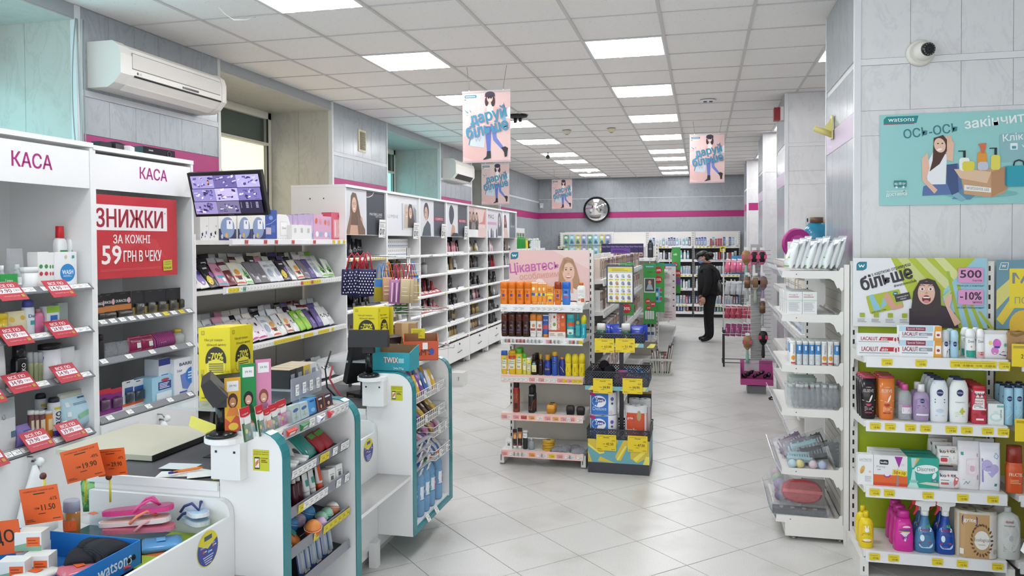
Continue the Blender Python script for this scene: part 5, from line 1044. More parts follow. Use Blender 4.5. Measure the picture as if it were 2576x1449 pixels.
# ---- placing: measured spans in the photograph on the shelf's front plane
SEEN_N={}
def place(F,z,where,items,v=0.035,tilt=0,grp=None,plane=None):
 """items: (kind, left px, right px, top py[, how many in line, spacing]); the row is described from left to right"""
 for i,it in enumerate(items):
  key,x0,x1,yt=it[:4];nd=it[4] if len(it)>4 else 1;dv=it[5] if len(it)>5 else 0.07;k=KIND[key];vv=plane if plane is not None else v
  if abs(F.rz)<0.01:a,b=atY(x0,yt,F.o.y+vv),atY(x1,yt,F.o.y+vv);u0,u1=a.x-F.o.x,b.x-F.o.x
  elif F.rz>0:a,b=atX(x0,yt,F.o.x-vv),atX(x1,yt,F.o.x-vv);u0,u1=a.y-F.o.y,b.y-F.o.y
  h=(a.z+b.z)/2-z;w=u1-u0;h=max(h,0.012)
  sc=(w/k.w,min(max(w/k.w,0.6),1.6),h/k.h)
  if tilt:sc=(sc[0],sc[1],sc[2]/math.cos(tilt))
  for d in range(nd):
   lab='%s, %s from the left on %s'%(k.desc,nth(i),where)
   if d:lab='%s, %s row, %s from left, %s'%(k.desc,nth(d),nth(i),where.replace('the ',''))
   o=k.put(F.p((u0+u1)/2,v+0.004+(KD.get(key,0.025)*sc[1])+d*dv,z),(-tilt,0,F.rz),lab,grp or 'goods on '+where,sc)
KD={}
def fill(F,z,where,keys,u0,u1,v=0.04,gap=0.006,vj=0.0,yaw=0.0,tilt=0,rnd=None,hs=(0.95,1.05),n0=0,lean=0):
 """a run of small goods side by side"""
 R=rnd or random;u=u0;i=n0
 while True:
  k=KIND[keys[i%len(keys)] if isinstance(keys,tuple) else R.choice(keys)];s=R.uniform(*hs)
  if u+k.w*s>u1:break
  k.put(F.p(u+k.w*s/2,v+R.uniform(0,vj),z),(-tilt-R.uniform(0,lean),0,F.rz+R.uniform(-yaw,yaw)),'%s, %s from the left on %s'%(k.desc,nth(i),where),'goods on '+where,s)
  u+=k.w*s+gap*R.uniform(0.5,1.6);i+=1
 return i
# ------------------------------------------------------------------ right end display (lime backed)
def p_box(*ops):return lambda p,w,h:[getattr(p,o[0])(*o[1:-1],**o[-1]) if isinstance(o[-1],dict) else getattr(p,o[0])(*o[1:]) for o in ops]
def pr(p,w,h):p.text('LACALUT',-.045,h*.55,.018,'#9d1f33',.09,.05);p.poly([(.005,h*.38),(.015,h*.72),(w/2,h*.72),(w/2,h*.38)],'#bf2432');p.text('aktiv',.035,h*.55,.013,'#f6ecec',.035,.02);p.ell(w*.42,h*.5,.012,.016,'#efe6e8',14);p.ell(w*.42,h*.5,.006,.01,'#a53a4a',10);p.lines(-w*.46,h*.18,w*.3,h*.3,1,'#8d8d95')
carton('paste_a','toothpaste','white toothpaste carton with red band',.225,.045,.05,'#ececee',pr)
def pr(p,w,h):p.poly([(-w/2,h*.62),(w*.3,h*.62),(w*.3,h),(-w/2,h)],'#bcd7e6');p.rect(-w*.34,h*.66,w*.12,h*.92,'#8f2744');p.text('Special Edition',-w*.11,h*.79,.012,'#f1e9ec',w*.4,.01);p.text('LACALUT',-w*.24,h*.45,.018,'#8f1f33',w*.36,.05);p.rect(-w*.04,h*.34,w*.28,h*.54,'#9aa0aa');p.text('white',w*.08,h*.44,.01,'#f3f3f5',w*.14,.02);p.lines(-w*.44,h*.18,w*.2,h*.28,1,'#8a8f99');p.poly([(w*.3,0),(w/2,0),(w/2,h),(w*.34,h)],'#e5a03c');p.rrect(w*.35,h*.2,w*.48,h*.66,.004,'#f3efe9');p.ell(w*.415,h*.4,.009,.006,'#b03038',12)
carton('paste_w','toothpaste','pale blue toothpaste carton with orange end',.233,.05,.072,'#eef1f4',pr)
def nivea(y,r=.016):return lambda p,w,h:(p.ell(0,h*y,r,r,'#1b2a66',20),p.text('NIVEA',0,h*y,r*.42,'#f1f3f8',r*1.6,.03))
bottle('roll_bw','deodorant','black and white roll-on deodorant',.048,.045,.12,'#e9eaec','#cfd3d8|g','rollon',lambda p,w,h:(nivea(.5,.011)(p,w,h),p.poly([(.0,.0),(.02,.01),(.02,.04),(.004,.03)],'#2a2b30')),capf=.42)
bottle('roll_b','deodorant','pale blue roll-on deodorant',.05,.045,.12,'#a9cfe2','#b6d9ea|g','rollon',nivea(.5,.011),capf=.42)
bottle('roll_d','deodorant','white roll-on deodorant with teal foot',.056,.05,.13,'#f0f0ee','#eef1f0|g','rollon',lambda p,w,h:(p.rect(-.024,.004,.024,.035,'#2aa08f',6),p.text('Dove',0,h*.58,.012,'#4c5560',.03,0),p.ell(0,h*.4,.004,.004,'#c8b13c',10)),capf=.3)
bottle('roll_p','deodorant','white roll-on deodorant with pink foot',.05,.045,.13,'#f0eeee','#f4f2f2|g','rollon',lambda p,w,h:(p.rect(-.02,.004,.02,.03,'#dfb0b4',6),p.ell(.004,h*.17,.014,.008,'#c8354a',12),p.text('Dove',0,h*.58,.012,'#4c5560',.03,0)),capf=.3)
pouch('pads','cotton pads','white cotton pad bag with pink dots',.13,.06,.12,'#eeecef',lambda p,w,h:(p.ell(.0,.065,.022,.02,'#cf6cc4',16),p.ell(-.012,.035,.02,.016,'#d67fc4',16),p.ell(-.035,.068,.009,.009,'#e2d06a',12),p.ell(.045,.06,.008,.008,'#5fb0a8',12),p.rrect(-.014,.047,.014,.055,.002,'#4b3a9a'),p.poly([(.01,.02),(.05,.012),(.058,.03),(.03,.034)],'#4b3a8a')),'cotton_pad_bag','#f6f6f6|t60')
place(DF,DZ[0],'top lime shelf',[('paste_a',2158,2263,864),('paste_w',2263,2370,854),('roll_bw',2371,2393,831),('roll_b',2393,2415,831,2),('roll_d',2431,2458,828,2),('roll_p',2459,2480,828,2),('pads',2478,2540,832)])
_w=' on the top lime display shelf'
for key,x0,x1,zb,t in (('paste_a',2156,2261,.061,'upper'),('paste_w',2262,2369,.084,'upper')):k=KIND[key];a=atY(x0,850,4.315);b=atY(x1,850,4.315);k.put(((a.x+b.x)/2,4.34,DZ[0]+zb),(0,0,0),k.desc+', upper of two'+_w,'goods on the top lime display shelf',((b.x-a.x)/k.w,1,1))
def elseve(c,t):return lambda p,w,h:(p.text('ELSEVE',0,h*.66,.016,t,.055,.01),p.text('L’OREAL',0,h*.74,.006,t,.03,0),p.ell(.012,h*.48,.005,.022,'#f2ece6',12,-.4),p.line([(-.035,h*.44),(0,h*.4),(.038,h*.44)],.003,'#d8cfc8'),p.ell(0,h*.36,.016,.014,c,14,0,180,360),p.lines(-.022,h*.18,.03,h*.3,4,t,.3),p.rect(-.02,h*.14,.02,h*.165,c))
bottle('shampoo_k','shampoo','black shampoo bottle with crimson cap',.092,.05,.235,'#1d161b|g','#a33350|g','flush',elseve('#b83c5c','#d9c7c9'),capf=.06)
bottle('shampoo_o','shampoo','orange shampoo bottle with crimson cap',.092,.05,.235,'#e07d38|g','#b23a52|g','flush',elseve('#a8323c','#f3e0cc'),capf=.06)
bottle('micellar','micellar water','clear bottle with pink cap',.075,.055,.20,'#dde3e8|t30','#d45a98|g','oval',lambda p,w,h:(p.rect(-.02,.04,.034,.085,'#e9dfe8',4),p.rect(-.02,.075,.034,.085,'#c878b0',4),p.lines(-.015,.045,.03,.07,4,'#9a8f9a')),capf=.17,capw=.5)
bottle('micellar_p','micellar water','lilac micellar bottle with white cap',.09,.06,.20,'#b7a3c6|t80','#eceaea','oval',lambda p,w,h:(p.rrect(-.038,.03,.038,.125,.03,'#9c7bb0'),nivea(.56,.012)(p,w,h),p.lines(-.025,.07,.025,.09,2,'#5b3f78',.3),p.rect(-.03,.032,.035,.042,'#f0e6f0',4)),capf=.2,capw=.45)
bottle('shower_b','shower gel','white shower gel with blue cap',.1,.055,.235,'#e8ecf0','#22305e|g','oval',lambda p,w,h:(nivea(.68,.018)(p,w,h),p.rrect(-.03,.205,.03,.222,.004,'#bcd9ec'),p.lines(-.028,.1,.028,.13,2,'#3f4f86',.35,False),p.ell(.0,.062,.022,.01,'#c3d7e8',16),p.rect(-.025,.035,.025,.037,'#9aa6bb')),capf=.04,capw=.62)
bottle('shower_w','shower gel','white shower gel with star fruit picture',.105,.055,.235,'#eef0ef','#2a3668|g','oval',lambda p,w,h:(nivea(.68,.018)(p,w,h),p.text('карамбола',0,.11,.009,'#8c8f86',.05,0),p.poly([(-.005,.06),(.006,.075),(.014,.085),(.018,.07),(.03,.062),(.018,.055),(.015,.042),(.006,.052)],'#c3c343'),p.ell(-.012,.052,.018,.007,'#dfe3d2',12),p.rect(-.025,.035,.025,.037,'#a9aeb5')),capf=.04,capw=.62)
bottle('isana','shower gel','crimson and white shower gel with berries',.078,.05,.205,'#c83a50','#c2313f','block',lambda p,w,h:(p.rect(-.036,.075,.036,.175,'#ece7e6',6),p.text('ISANA',0,.16,.013,'#33343c',.058,.03),p.text('JOGHURT &',0,.122,.010,'#c23a52',.058,.02),p.text('FRUCHT',-.006,.108,.010,'#c23a52',.045,.02),p.lines(-.03,.134,.02,.144,1,'#555'),p.lines(-.03,.085,.02,.1,2,'#777'),p.ell(.02,.06,.014,.012,'#9d1f2e',12),p.ell(-.02,.045,.014,.012,'#b02a38',12),p.rect(-.02,.02,.02,.03,'#f0e6e6',4)),capf=.1,capw=.9)
carton('soap','soap','white and mint soap carton',.082,.05,.105,'#e9edec',lambda p,w,h:(p.ell(0,h*.35,.034,.022,'#c4e2df',18),p.ell(0,h*.38,.024,.014,'#eef4f3',16),p.rect(.005,h*.84,.04,h*.95,'#79bdb6'),p.text('ISANA',.026,h*.55,.009,'#2f6f74',.04,.02,PI/2),p.rrect(-.012,h*.5,.008,h*.66,.002,'#cde7e4')))
bottle('spray_b','deodorant','light blue deodorant can with navy cap',.053,.053,.205,'#9cc8dd','#1f2a50|g','can',lambda p,w,h:(nivea(.68,.014)(p,w,h),p.lines(-.018,.08,.016,.1,2,'#5f8fae',.3),p.line([(-.018,.03),(0,.05),(.018,.07)],.003,'#cfe6f0')),name='spray_can',capf=.05)
place(DF,DZ[1],'second lime shelf',[('shampoo_k',2165,2207,946,3,.055),('shampoo_o',2211,2254,946,3,.055),('micellar',2262,2297,968,3,.065),('micellar_p',2299,2342,968,2,.07),('shower_b',2342,2389,953,4,.06),('shower_w',2391,2441,953,2,.07),('isana',2447,2485,971,4,.06),('soap',2487,2526,1017,4,.06)])
def pr(p,w,h):p.text('LACTACYD',.0,h*.84,.012,'#8f9297',w*.8,.01);p.rect(-w*.36,h*.775,w*.36,h*.785,'#b9bbbf');p.ell(-w*.2,h*.5,.012,.026,'#dcb56c',14,-.3);p.ell(-w*.22,h*.44,.007,.016,'#cfa055',10,-.5);p.ell(w*.28,h*.44,.007,.007,'#e3c3b5',10);p.lines(-w*.05,h*.1,w*.42,h*.3,6,'#a8abb2',.3)
carton('lact','hygiene gel','white hygiene carton with golden leaf',.085,.06,.18,'#eceded',pr)
def pr(p,w,h):p.rect(-w/2,0,w/2,h*.36,'#e0662c');p.rect(-w/2,0,w/2,h*.1,'#d2492a');p.rrect(-w*.32,h*.7,-w*.06,h*.86,.006,'#1d2028');p.text('bella',-w*.19,h*.78,.012,'#f2f2f2',w*.2,.04);p.text('Panty',-w*.28,h*.62,.014,'#9b9ea6',w*.26,.0);p.text('soft',-w*.34,h*.53,.008,'#3a3a42',w*.1,.02);p.poly([(w*.12,h*.98),(w*.36,h*.98),(w*.25,h*.62)],'#a02d9a');p.poly([(w*.22,h*.64),(w*.25,h*.02),(w*.17,h*.02)],'#8d8f96');p.ell(-w*.1,h*.34,.018,.012,'#b03a98',14);p.ell(-w*.1,h*.37,.014,.009,'#f0e8ee',12);p.rrect(w*.06,h*.36,w*.48,h*.54,.001,'#e6d327',-.12);p.text('50+10',w*.27,h*.45,.019,'#b4302e',w*.34,.04,-.12);p.ell(w*.36,h*.72,.01,.007,'#d6d8dc',12)
carton('bella','panty liners','white and orange panty liner box',.182,.055,.175,'#e9e9eb',pr)
def pr(p,w,h):p.rect(-w/2,0,w/2,h,'#2aa795');p.poly([(-w*.38,h*.98),(-w*.1,h*.98),(-w*.3,h*.66),(-w*.36,h*.66)],'#b9d7cf');p.poly([(-w*.2,h*.98),(-w*.1,h*.98),(-w*.28,h*.7)],'#d8b24c');p.ell(w*.1,h*.62,w*.38,h*.15,'#e9f1ef',20,.06);p.text('Discreet',w*.1,h*.63,.024,'#2f6d6c',w*.58,.0,.04);p.poly([(-w*.34,h*.6),(-w*.27,h*.6),(-w*.22,h*.2),(-w*.13,h*.0),(-w*.5,h*.0),(-w*.4,h*.2)],'#bfe5df');p.ell(-w*.3,h*.2,w*.15,h*.05,'#8fc8bf',16);p.poly([(-w*.15,h*.14),(w*.5,h*.08),(w*.5,h*.18),(w*.1,h*.2)],'#d9d7c4');p.ell(w*.36,h*.42,.010,.02,'#e9f0f0',12,-.4);p.rrect(w*.28,h*.22,w*.46,h*.29,.002,'#5a4b8e');p.text('100',w*.37,h*.255,.008,'#f0f0f4',w*.12,.02)
carton('discreet','panty liners','teal panty liner box with white oval',.172,.055,.172,'#259685',pr)
def kotex(big):return lambda p,w,h:(p.text('ko',-w*.26,h*.76,h*.16,'#33313a',w*.26,.05),p.text('+',-w*.02,h*.76,h*.14,'#c23a42',w*.12,.05),p.text('ex',w*.22,h*.76,h*.12,'#33313a',w*.24,.05),p.lines(-w*.4,h*.48,0,h*.56,1,'#77777f'),p.rrect(-w*.4,h*.28,-w*.04,h*.4,.004,'#c65a5e') if big else p.rrect(-w*.4,h*.25,-w*.08,h*.45,.006,'#c8303c'),p.ell(w*.34,h*.38,w*.16,h*.34,'#d26a6e',14) if big else p.poly([(w*.22,h*.9),(w*.36,h*.9),(w*.4,h*.3),(w*.3,h*.1),(w*.1,h*.12),(w*.24,h*.5)],'#d3a083'),p.ell(w*.05,h*.34,w*.07,h*.14,'#c9d2dc',12),p.rect(-w*.4,.004,w*.4,h*.1,'#e5c3ae') if not big else None)
pouch('kotex_b','sanitary pads','white and red sanitary pad pack',.115,.07,.105,'#ece9ea',kotex(True),'pad_pack',p_=6);pouch('kotex_a','sanitary pads','white sanitary pad pack with cartoon-free leg picture',.115,.07,.095,'#f0ecea',kotex(False),'pad_pack',p_=6)
KIND['kotex_a'].desc='white sanitary pad pack with red pill mark'
pouch('wipes_p','wet wipes','tall white wipes pack with pink panel',.118,.07,.25,'#ebe7ea',lambda p,w,h:(p.rrect(-.02,.08,.045,.165,.012,'#ecd9e2'),p.rrect(-.005,.09,.03,.15,.01,'#f3e6ec'),p.rrect(.0,.1,.026,.13,.008,'#d9b3c2'),p.rect(-.045,.18,-.03,.195,'#3f9a8d'),p.rect(.04,.06,.046,.19,'#c79cc0'),p.line([(-.03,.03),(-.02,.05),(-.01,.035),(0,.052)],.003,'#7f93b0'),p.lines(-.04,.055,.05,.06,1,'#d8c3d6')),'wipes_pack')
pouch('wipes_l','wet wipes','tall white wipes pack with lilac heart',.118,.07,.25,'#e9e8ef',lambda p,w,h:(p.ell(-.02,.135,.03,.03,'#b3a8d6',16),p.ell(.018,.12,.026,.024,'#b3a8d6',16),p.poly([(-.046,.125),(.042,.11),(.004,.075)],'#b3a8d6'),p.text('cotton',-.014,.13,.007,'#5b4f9a',.03,0,.2),p.line([(.02,.18),(.03,.2),(.045,.185),(.035,.17),(.02,.18)],.003,'#7fa0d0'),p.rect(-.05,.05,-.042,.17,'#8f80c2'),p.rect(.02,.03,.034,.045,'#3f9a8d')),'wipes_pack')
place(DF,DZ[2],'third lime shelf',[('lact',2158,2197,1144),('bella',2198,2283,1147,3,.062),('discreet',2283,2362,1152,3,.062),('kotex_b',2361,2416,1187,3,.075),('wipes_p',2412,2468,1112,2,.08),('wipes_l',2467,2520,1116,2,.08)])
for k_ in range(3):k=KIND['kotex_a'];a=atY(2361,1180,4.315);b=atY(2414,1180,4.315);k.put(((a.x+b.x)/2,4.34+.08*k_+.012,DZ[2]+.114),(0,0,0.02),k.desc+', %s back, upper layer'%nth(k_),'goods on the third lime display shelf',((b.x-a.x)/k.w,1,1.0))
k=KIND['kotex_b'];k.put((1.215,4.52,DZ[2]+.222),(0.0,0,0.03),'large white sanitary pad pack lying highest at the back of third lime shelf','goods on the third lime display shelf',(1.1,1.2,.8))
k.put((1.215,4.56,DZ[2]+.0),(0.0,0,0.03),'large white sanitary pad pack standing hidden at the back of third lime shelf','goods on the third lime display shelf',(1.0,.8,2.1))
bottle('yellow_soap','liquid soap','yellow bottle with white rabbit mark',.092,.07,.235,'#e6ca1c|g','#e3c61a|g','oval',lambda p,w,h:(p.rrect(-.034,.04,.036,.155,.02,'#e9b629'),p.ell(0,.12,.014,.014,'#f4f2ee',12),p.ell(-.008,.138,.004,.012,'#f4f2ee',8,.2),p.ell(.007,.138,.004,.012,'#f4f2ee',8,-.2),p.text('крем-мило',0,.096,.007,'#6a4a1a',.05,0),p.lines(-.03,.08,.03,.092,2,'#7a5a22',.3),p.ell(0,.055,.026,.010,'#f0e6cf',12),p.rect(-.03,.042,.03,.047,'#b3701f',4)),capf=.17,capw=.38)
def pr(p,w,h):p.ell(.006,h*.36,.042,.034,'#e9dff0',18,.2);p.text('Vanish',.006,h*.365,.022,'#5a3f96',.078,.04,.18);p.lines(-.03,h*.16,.045,h*.22,3,'#f0c6e4',.3);p.rect(-.03,h*.52,.03,h*.545,'#4a57a0',4);p.rect(-.03,h*.49,.026,h*.51,'#d9b84a',4);p.ell(.01,h*.6,.022,.012,'#f2dff0',14,0,0,180)
bottle('vanish','stain remover','magenta stain remover bottle',.112,.075,.235,'#d22b9a|g','#cc2795|g','flush',pr,capf=.2)
KIND['vanish'].parts[0]=('bottle',MB().loft(C([(0,.048,.034,3),(.006,.054,.037,3),(.08,.054,.037,3),(.15,.046,.034,3),(.19,.034,.028,3)],'#d22b9a|g'),16));KIND['vanish'].parts[1]=('cap',MB().loft(C([(.19,.033,.027,3),(.23,.03,.025,3),(.235,.024,.02,3)],'#cc2795|g'),14))
def trigger(key,desc,body,lab):
 R=C([(0,.05,.032,2.6),(.006,.056,.036,2.6),(.06,.058,.037,2.6),(.115,.05,.033,2.6),(.15,.03,.026,2.4),(.19,.022,.022),(.205,.021,.021)],body)
 m=MB().loft([(.205,.022,.022,'#eeeeee'),(.232,.022,.022,'#eeeeee')],14);m.prism([(-.055,.262),(-.05,.282),(.045,.292),(.058,.282),(.055,.262),(.024,.256),(.02,.232),(-.02,.232),(-.022,.252)],'y',-.014,.014,'#ececec')
 tr=MB().prism([(-.05,.262),(-.03,.258),(-.035,.235),(-.058,.205),(-.066,.206),(-.05,.236)],'y',-.01,.01,'#c8313a');nz=MB().box(-.07,-.05,-.012,.012,.262,.284,'#c8313a');tr.add(nz)
 p=Pr();p.rrect(-.038,.03,.038,.145,.02,lab);p.rrect(-.03,.122,.03,.14,.002,'#eef0f4');p.text('domol',-.004,.131,.014,'#a3263e',.05,.02);p.rrect(0,.144,.026,.16,.006,'#49a36a');p.lines(-.02,.1,.03,.115,2,'#41558f',.5);p.ell(-.02,.085,.012,.018,'#d9ecf2',12);p.poly([(-.038,.052),(.03,.058),(.026,.066),(-.038,.06)],'#a83a52');p.lines(-.03,.035,.02,.046,2,'#6f7fae',.4)
 return kind(key,'spray_bottle','cleaner',desc,.118,.292,MB().loft(R,16),('spray_head',m),('trigger',tr),decal(p,R))
trigger('clean_l','clear blue cleaner with red trigger','#4d86b4|t85','#bfdcea');trigger('clean_d','dark blue cleaner with red trigger','#1f4aa0|g','#aec6ea')
def roll_pack(key,desc,w,h,cols,mat,prn,film_top='#d9d6cf'):
 m=MB();r=w/4
 for a in (-1,1):
  for b in range(cols):m.loft([(0,r*.97,r*.97,mat),(h*.02,r,r,mat),(h*.97,r,r,mat if film_top is None else film_top),(h,r*.96,r*.96,film_top or mat)],16,(a*r,b*2*r,0));m.loft([(h,r*.3,r*.3,'#6f6a58'),(h+.001,r*.3,r*.3,'#6f6a58')],10,(a*r,b*2*r,0))
 m.box(-w*.27,w*.27,-r,-r+.004,0,h*.98,mat)
 p=Pr();prn(p,w,h);return kind(key,'toilet_paper_pack' if 'toilet' in desc else 'paper_towel_pack','paper rolls',desc,w,h,m,('print',p.emit(MB(),lambda x,y,o:(x,(-r if abs(x)<w*.25 else -r*math.sqrt(max(0,1-((abs(x)-w*.25)/(w*.25))**2)))-.002-o,y))))
def pr(p,w,h):
 p.rect(-w*.49,.004,w*.26,h*.93,'#c39c6c',8);p.rect(w*.26,.004,w*.49,h*.93,'#dcd7d0',6);p.rrect(-w*.38,h*.7,-w*.02,h*.9,.01,'#342f7e',-.04);p.text('grite',-w*.2,h*.8,.024,'#f1f1f4',w*.28,.04,-.04)
 for k in range(22):a=k*.2856;x,y=w*.08+math.cos(a)*w*.24,h*.4+math.sin(a)*h*.32;p.ell(x,y,.010,.005,('#5a4028','#7a5a38','#6b4c2e')[k%3],7,a*1.7)
 p.ell(w*.08,h*.4,w*.18,h*.2,'#e9e6e0',22);p.text('Ecological',w*.08,h*.4,.022,'#6b5c48',w*.36,0);p.rect(w*.0,h*.3,w*.16,h*.31,'#9a8a70');p.rect(-w*.42,h*.08,-w*.34,h*.2,'#e6e2da');p.ell(w*.4,h*.16,.012,.012,'#b9b2a8',12)
roll_pack('grite8','kraft brown pack of toilet rolls',.24,.235,2,'#cdc6bb',pr,'#b4ad9a')
bottle('domol_big','detergent','broad pale oval detergent bottle',.17,.09,.25,'#d3d4d0','#c8c9c6','oval',lambda p,w,h:(p.ell(.01,h*.5,.06,.085,'#dcdcd8',20),p.text('domol',.0,h*.74,.014,'#a3263e',.05,.02),p.text('WEICHSPÜLER',0,h*.66,.008,'#3c4048',.07,.01),p.ell(.01,h*.42,.014,.014,'#b8bec4',14),p.lines(-.04,h*.15,.04,h*.3,4,'#9aa0a6',.3)),capf=.1,capw=.3)
place(DF,DZ[3],'lowest lime shelf',[('yellow_soap',2162,2200,1289,2,.085),('vanish',2249,2302,1286,3,.085),('clean_l',2302,2357,1260,2,.08),('clean_d',2356,2407,1260,2,.08),('grite8',2404,2511,1283),('domol_big',2506,2572,1278,2,.1)])
# olive display at the picture's edge
bottle('fruc','shampoo','orange shampoo bottle with dark orange cap',.09,.06,.17,'#d2572a|g','#8c2d1e|g','block',lambda p,w,h:(p.text('FRUCTIS',0,h*.4,.012,'#f3dfc9',.07,.03),p.lines(-.03,h*.2,.03,h*.3,3,'#f0cfae',.3)),capf=.35,capw=.95)
place(D2,DZ[1],'second olive shelf',[('spray_b',2529,2553,972,3,.06),('spray_b',2554,2578,972,3,.06),('spray_b',2580,2604,972,3,.06)])
place(D2,DZ[2],'third olive shelf',[('fruc',2535,2577,1124)])
carton('kraft_box','carton','kraft brown carton tied with raffia',.12,.06,.075,'kraft',lambda p,w,h:(p.text('natur',0,h*.6,.01,'#6a4a2c',.04,.01),p.lines(-.04,h*.3,.04,h*.45,2,'#6a4a2c',.3),p.line([(-.05,h*.98),(-.02,h*.9),(.02,h*1.0),(.05,h*.92)],.008,'#8a6a2c')))
place(D2,DZ[0],'top olive shelf',[('kraft_box',2536,2596,838,2)])
for x0,y0,x1,y1,lab in ((2545,866,2600,922,'top'),(2553,1055,2605,1110,'second')):
 a,b=atY(x0,y1,4.255),atY(x1,y0,4.255);o=obj('sale_card',MB().box(0,b.x-a.x,0,.0015,0,b.z-a.z,'#e8cb22'),None,(a.x,4.255,a.z),(0,0,0),label='yellow price card hung on the %s olive display shelf'%lab,cat='price card');p=Pr();p.lines(.006,(b.z-a.z)*.8,.09,(b.z-a.z)*.92,2,'#6b5d18',.4);p.text('29.90',.065,.05,.02,'#3b331a',.05,.02);obj('print',p.flat(),o)
# leaflet stand with toothpaste cartons, lower right corner
ls=empty('leaflet_stand',(1.44,3.86,0),0.0,'teal and yellow leaflet stand at the lower right corner','stand')
obj('front_panel',MB().prism([(-.03,.20),(.30,.05),(.30,.42),(.02,.44)],'y',0,.01,'#7fb0b8'),ls);obj('yellow_motif',MB().prism([(.05,.40),(.16,.40),(.20,.15),(.12,.2)],'y',-.002,0,'#e3d24a'),ls);obj('pocket',MB().box(0.0,.30,.01,.12,.0,.40,'#6f7275'),ls)
for k in range(3):
 lf_=obj('leaflet',MB().prism([(-.07+.01*k,.50+.015*k),(.03,.43),(.28,.40),(.28,.47),(.06,.50)],'y',-.01+.02*k,-.008+.02*k,'#e3e6e8'),None,(1.44,3.86,0.0),label='white sale leaflet in the corner stand, %s from the front'%nth(k),cat='leaflet',group='leaflets in the corner stand');obj('fold',MB().prism([(-.03+.01*k,.44),(.03,.43),(.28,.40),(.28,.385),(.0,.42)],'y',-.014+.02*k,-.012+.02*k,'#cfd6d8'),lf_)
carton('colgate','toothpaste','red and white toothpaste carton',.17,.035,.045,'#eceff0',lambda p,w,h:(p.rect(-w/2,h*.5,w/2,h,'#bf2230'),p.text('Colgate',-.02,h*.74,.014,'#f6eeee',.08,.03),p.lines(-.07,h*.15,.05,h*.4,2,'#3f7f8a',.4)))
for k in range(4):KIND['colgate'].put((1.415+.035*k,3.80,.30-.052*k+.02),(0,.35,.0),KIND['colgate'].desc+', %s from the top in the corner pile'%nth(k),'toothpaste cartons by the leaflet stand')
# ------------------------------------------------------------------ sunscreen display
def spf(c1,c2):return lambda p,w,h:(p.rect(-w*.18,h*.34,w*.06,h*.46,'#2e3f9a',3),p.rect(w*.06,h*.34,w*.2,h*.46,c1,2),p.text('SUN',0,h*.62,h*.045,c2,w*.5,.01),p.ell(0,h*.55,w*.1,w*.1,c1,10),p.lines(-w*.22,h*.18,w*.22,h*.3,3,c2,.35,False))
bottle('sun_o','sunscreen','orange sunscreen bottle with orange cap',.057,.035,.16,'#e8821f|g','#ea7a1a|g','waist',spf('#c23a2a','#b85414'),capf=.3)
bottle('sun_t','sunscreen','orange sunscreen tube standing on its cap',.062,.032,.155,'#e8932c','#e39a3a','tube',lambda p,w,h:(p.rect(-.024,h*.4,.026,h*.52,'#3a62b0',4),p.rect(.004,h*.4,.026,h*.52,'#e6d238',2),p.ell(-.01,h*.7,.012,.012,'#f2e2b0',10),p.rect(-.024,h*.94,.024,h*.985,'#f0ede6',4)),capf=.12)
carton('sun_c','sunscreen','orange and yellow sunscreen carton',.05,.04,.12,'#e6932b',lambda p,w,h:(p.rect(-w/2,h*.52,w/2,h*.62,'#ead94a'),p.rect(-w*.3,h*.32,w*.3,h*.46,'#e6d238'),p.rect(-w*.2,h*.2,w*.2,h*.3,'#4a5fb0'),p.lines(-w*.35,h*.7,w*.35,h*.9,2,'#8a5a1a',.4)))
bottle('sun_r','sunscreen','orange sunscreen bottle with dark red cap',.057,.035,.16,'#e27a26|g','#9c3a1c|g','waist',spf('#8c2f22','#7a3a14'),capf=.32)
bottle('sun_b','after-sun','bright blue sun care bottle',.062,.035,.16,'#3478c8|g','#2d6ad0|g','waist',lambda p,w,h:(p.rect(-.018,h*.3,.018,h*.38,'#b0506a',3),p.ell(0,h*.55,.012,.01,'#1f3f8a',10),p.lines(-.018,h*.4,.018,h*.48,2,'#bcd3f0',.3)),capf=.3)
bottle('sun_w','sunscreen','white sunscreen bottle with orange cap',.072,.04,.16,'#eceae4','#d2702c','oval',lambda p,w,h:(p.ell(0,h*.6,.02,.013,'#d9dad6',14),p.text('30',-.014,h*.24,.018,'#c8642c',.02,.03),p.rect(.0,h*.14,.024,h*.3,'#c9622a',3),p.lines(-.02,h*.38,.02,h*.48,2,'#c98a6a',.3)),capf=.13,capw=.5)
place(EF,ESH[0],'top sunscreen shelf',[('sun_o',1256,1275,709,2,.06),('sun_o',1276,1295,709,2,.06),('sun_o',1296,1316,709,2,.06),('sun_o',1317,1335,709,2,.06),('sun_t',1333,1354,710),('sun_t',1351,1364,711),('sun_t',1362,1375,711),('sun_c',1375,1391,721),('sun_r',1393,1411,709),('sun_b',1412,1434,709),('sun_w',1449,1473,711)])
bottle('tan','tanning oil','dark brown tanning bottle',.057,.035,.16,'#3a1d18|g','#56281f|g','waist',lambda p,w,h:(p.rect(-.014,h*.26,.014,h*.32,'#4a4a86',3),p.ell(0,h*.48,.01,.008,'#7a5548',10),p.lines(-.016,h*.14,.016,h*.22,2,'#8a6a58',.3)),capf=.34)
bottle('sun_wo','sunscreen','white sun bottle with tall orange cap',.05,.035,.155,'#e9e7e4','#e08a34|g','waist',lambda p,w,h:(p.rect(-.018,h*.28,.018,h*.38,'#b84a44',3),p.ell(.004,h*.5,.012,.012,'#c98a5a',10),p.lines(-.016,h*.12,.016,h*.22,2,'#9a7a70',.3)),capf=.3)
bottle('tube_b','sunscreen','blue tube standing on an orange cap',.05,.03,.15,'#2f5aa8','#d8822c','tube',lambda p,w,h:(p.rect(-.02,h*.35,.02,h*.55,'#b84a56',4),p.text('SUN',0,h*.75,.01,'#d8e2f2',.03,.02),p.rect(-.02,h*.94,.02,h*.985,'#e8e8e8',3)),capf=.14)
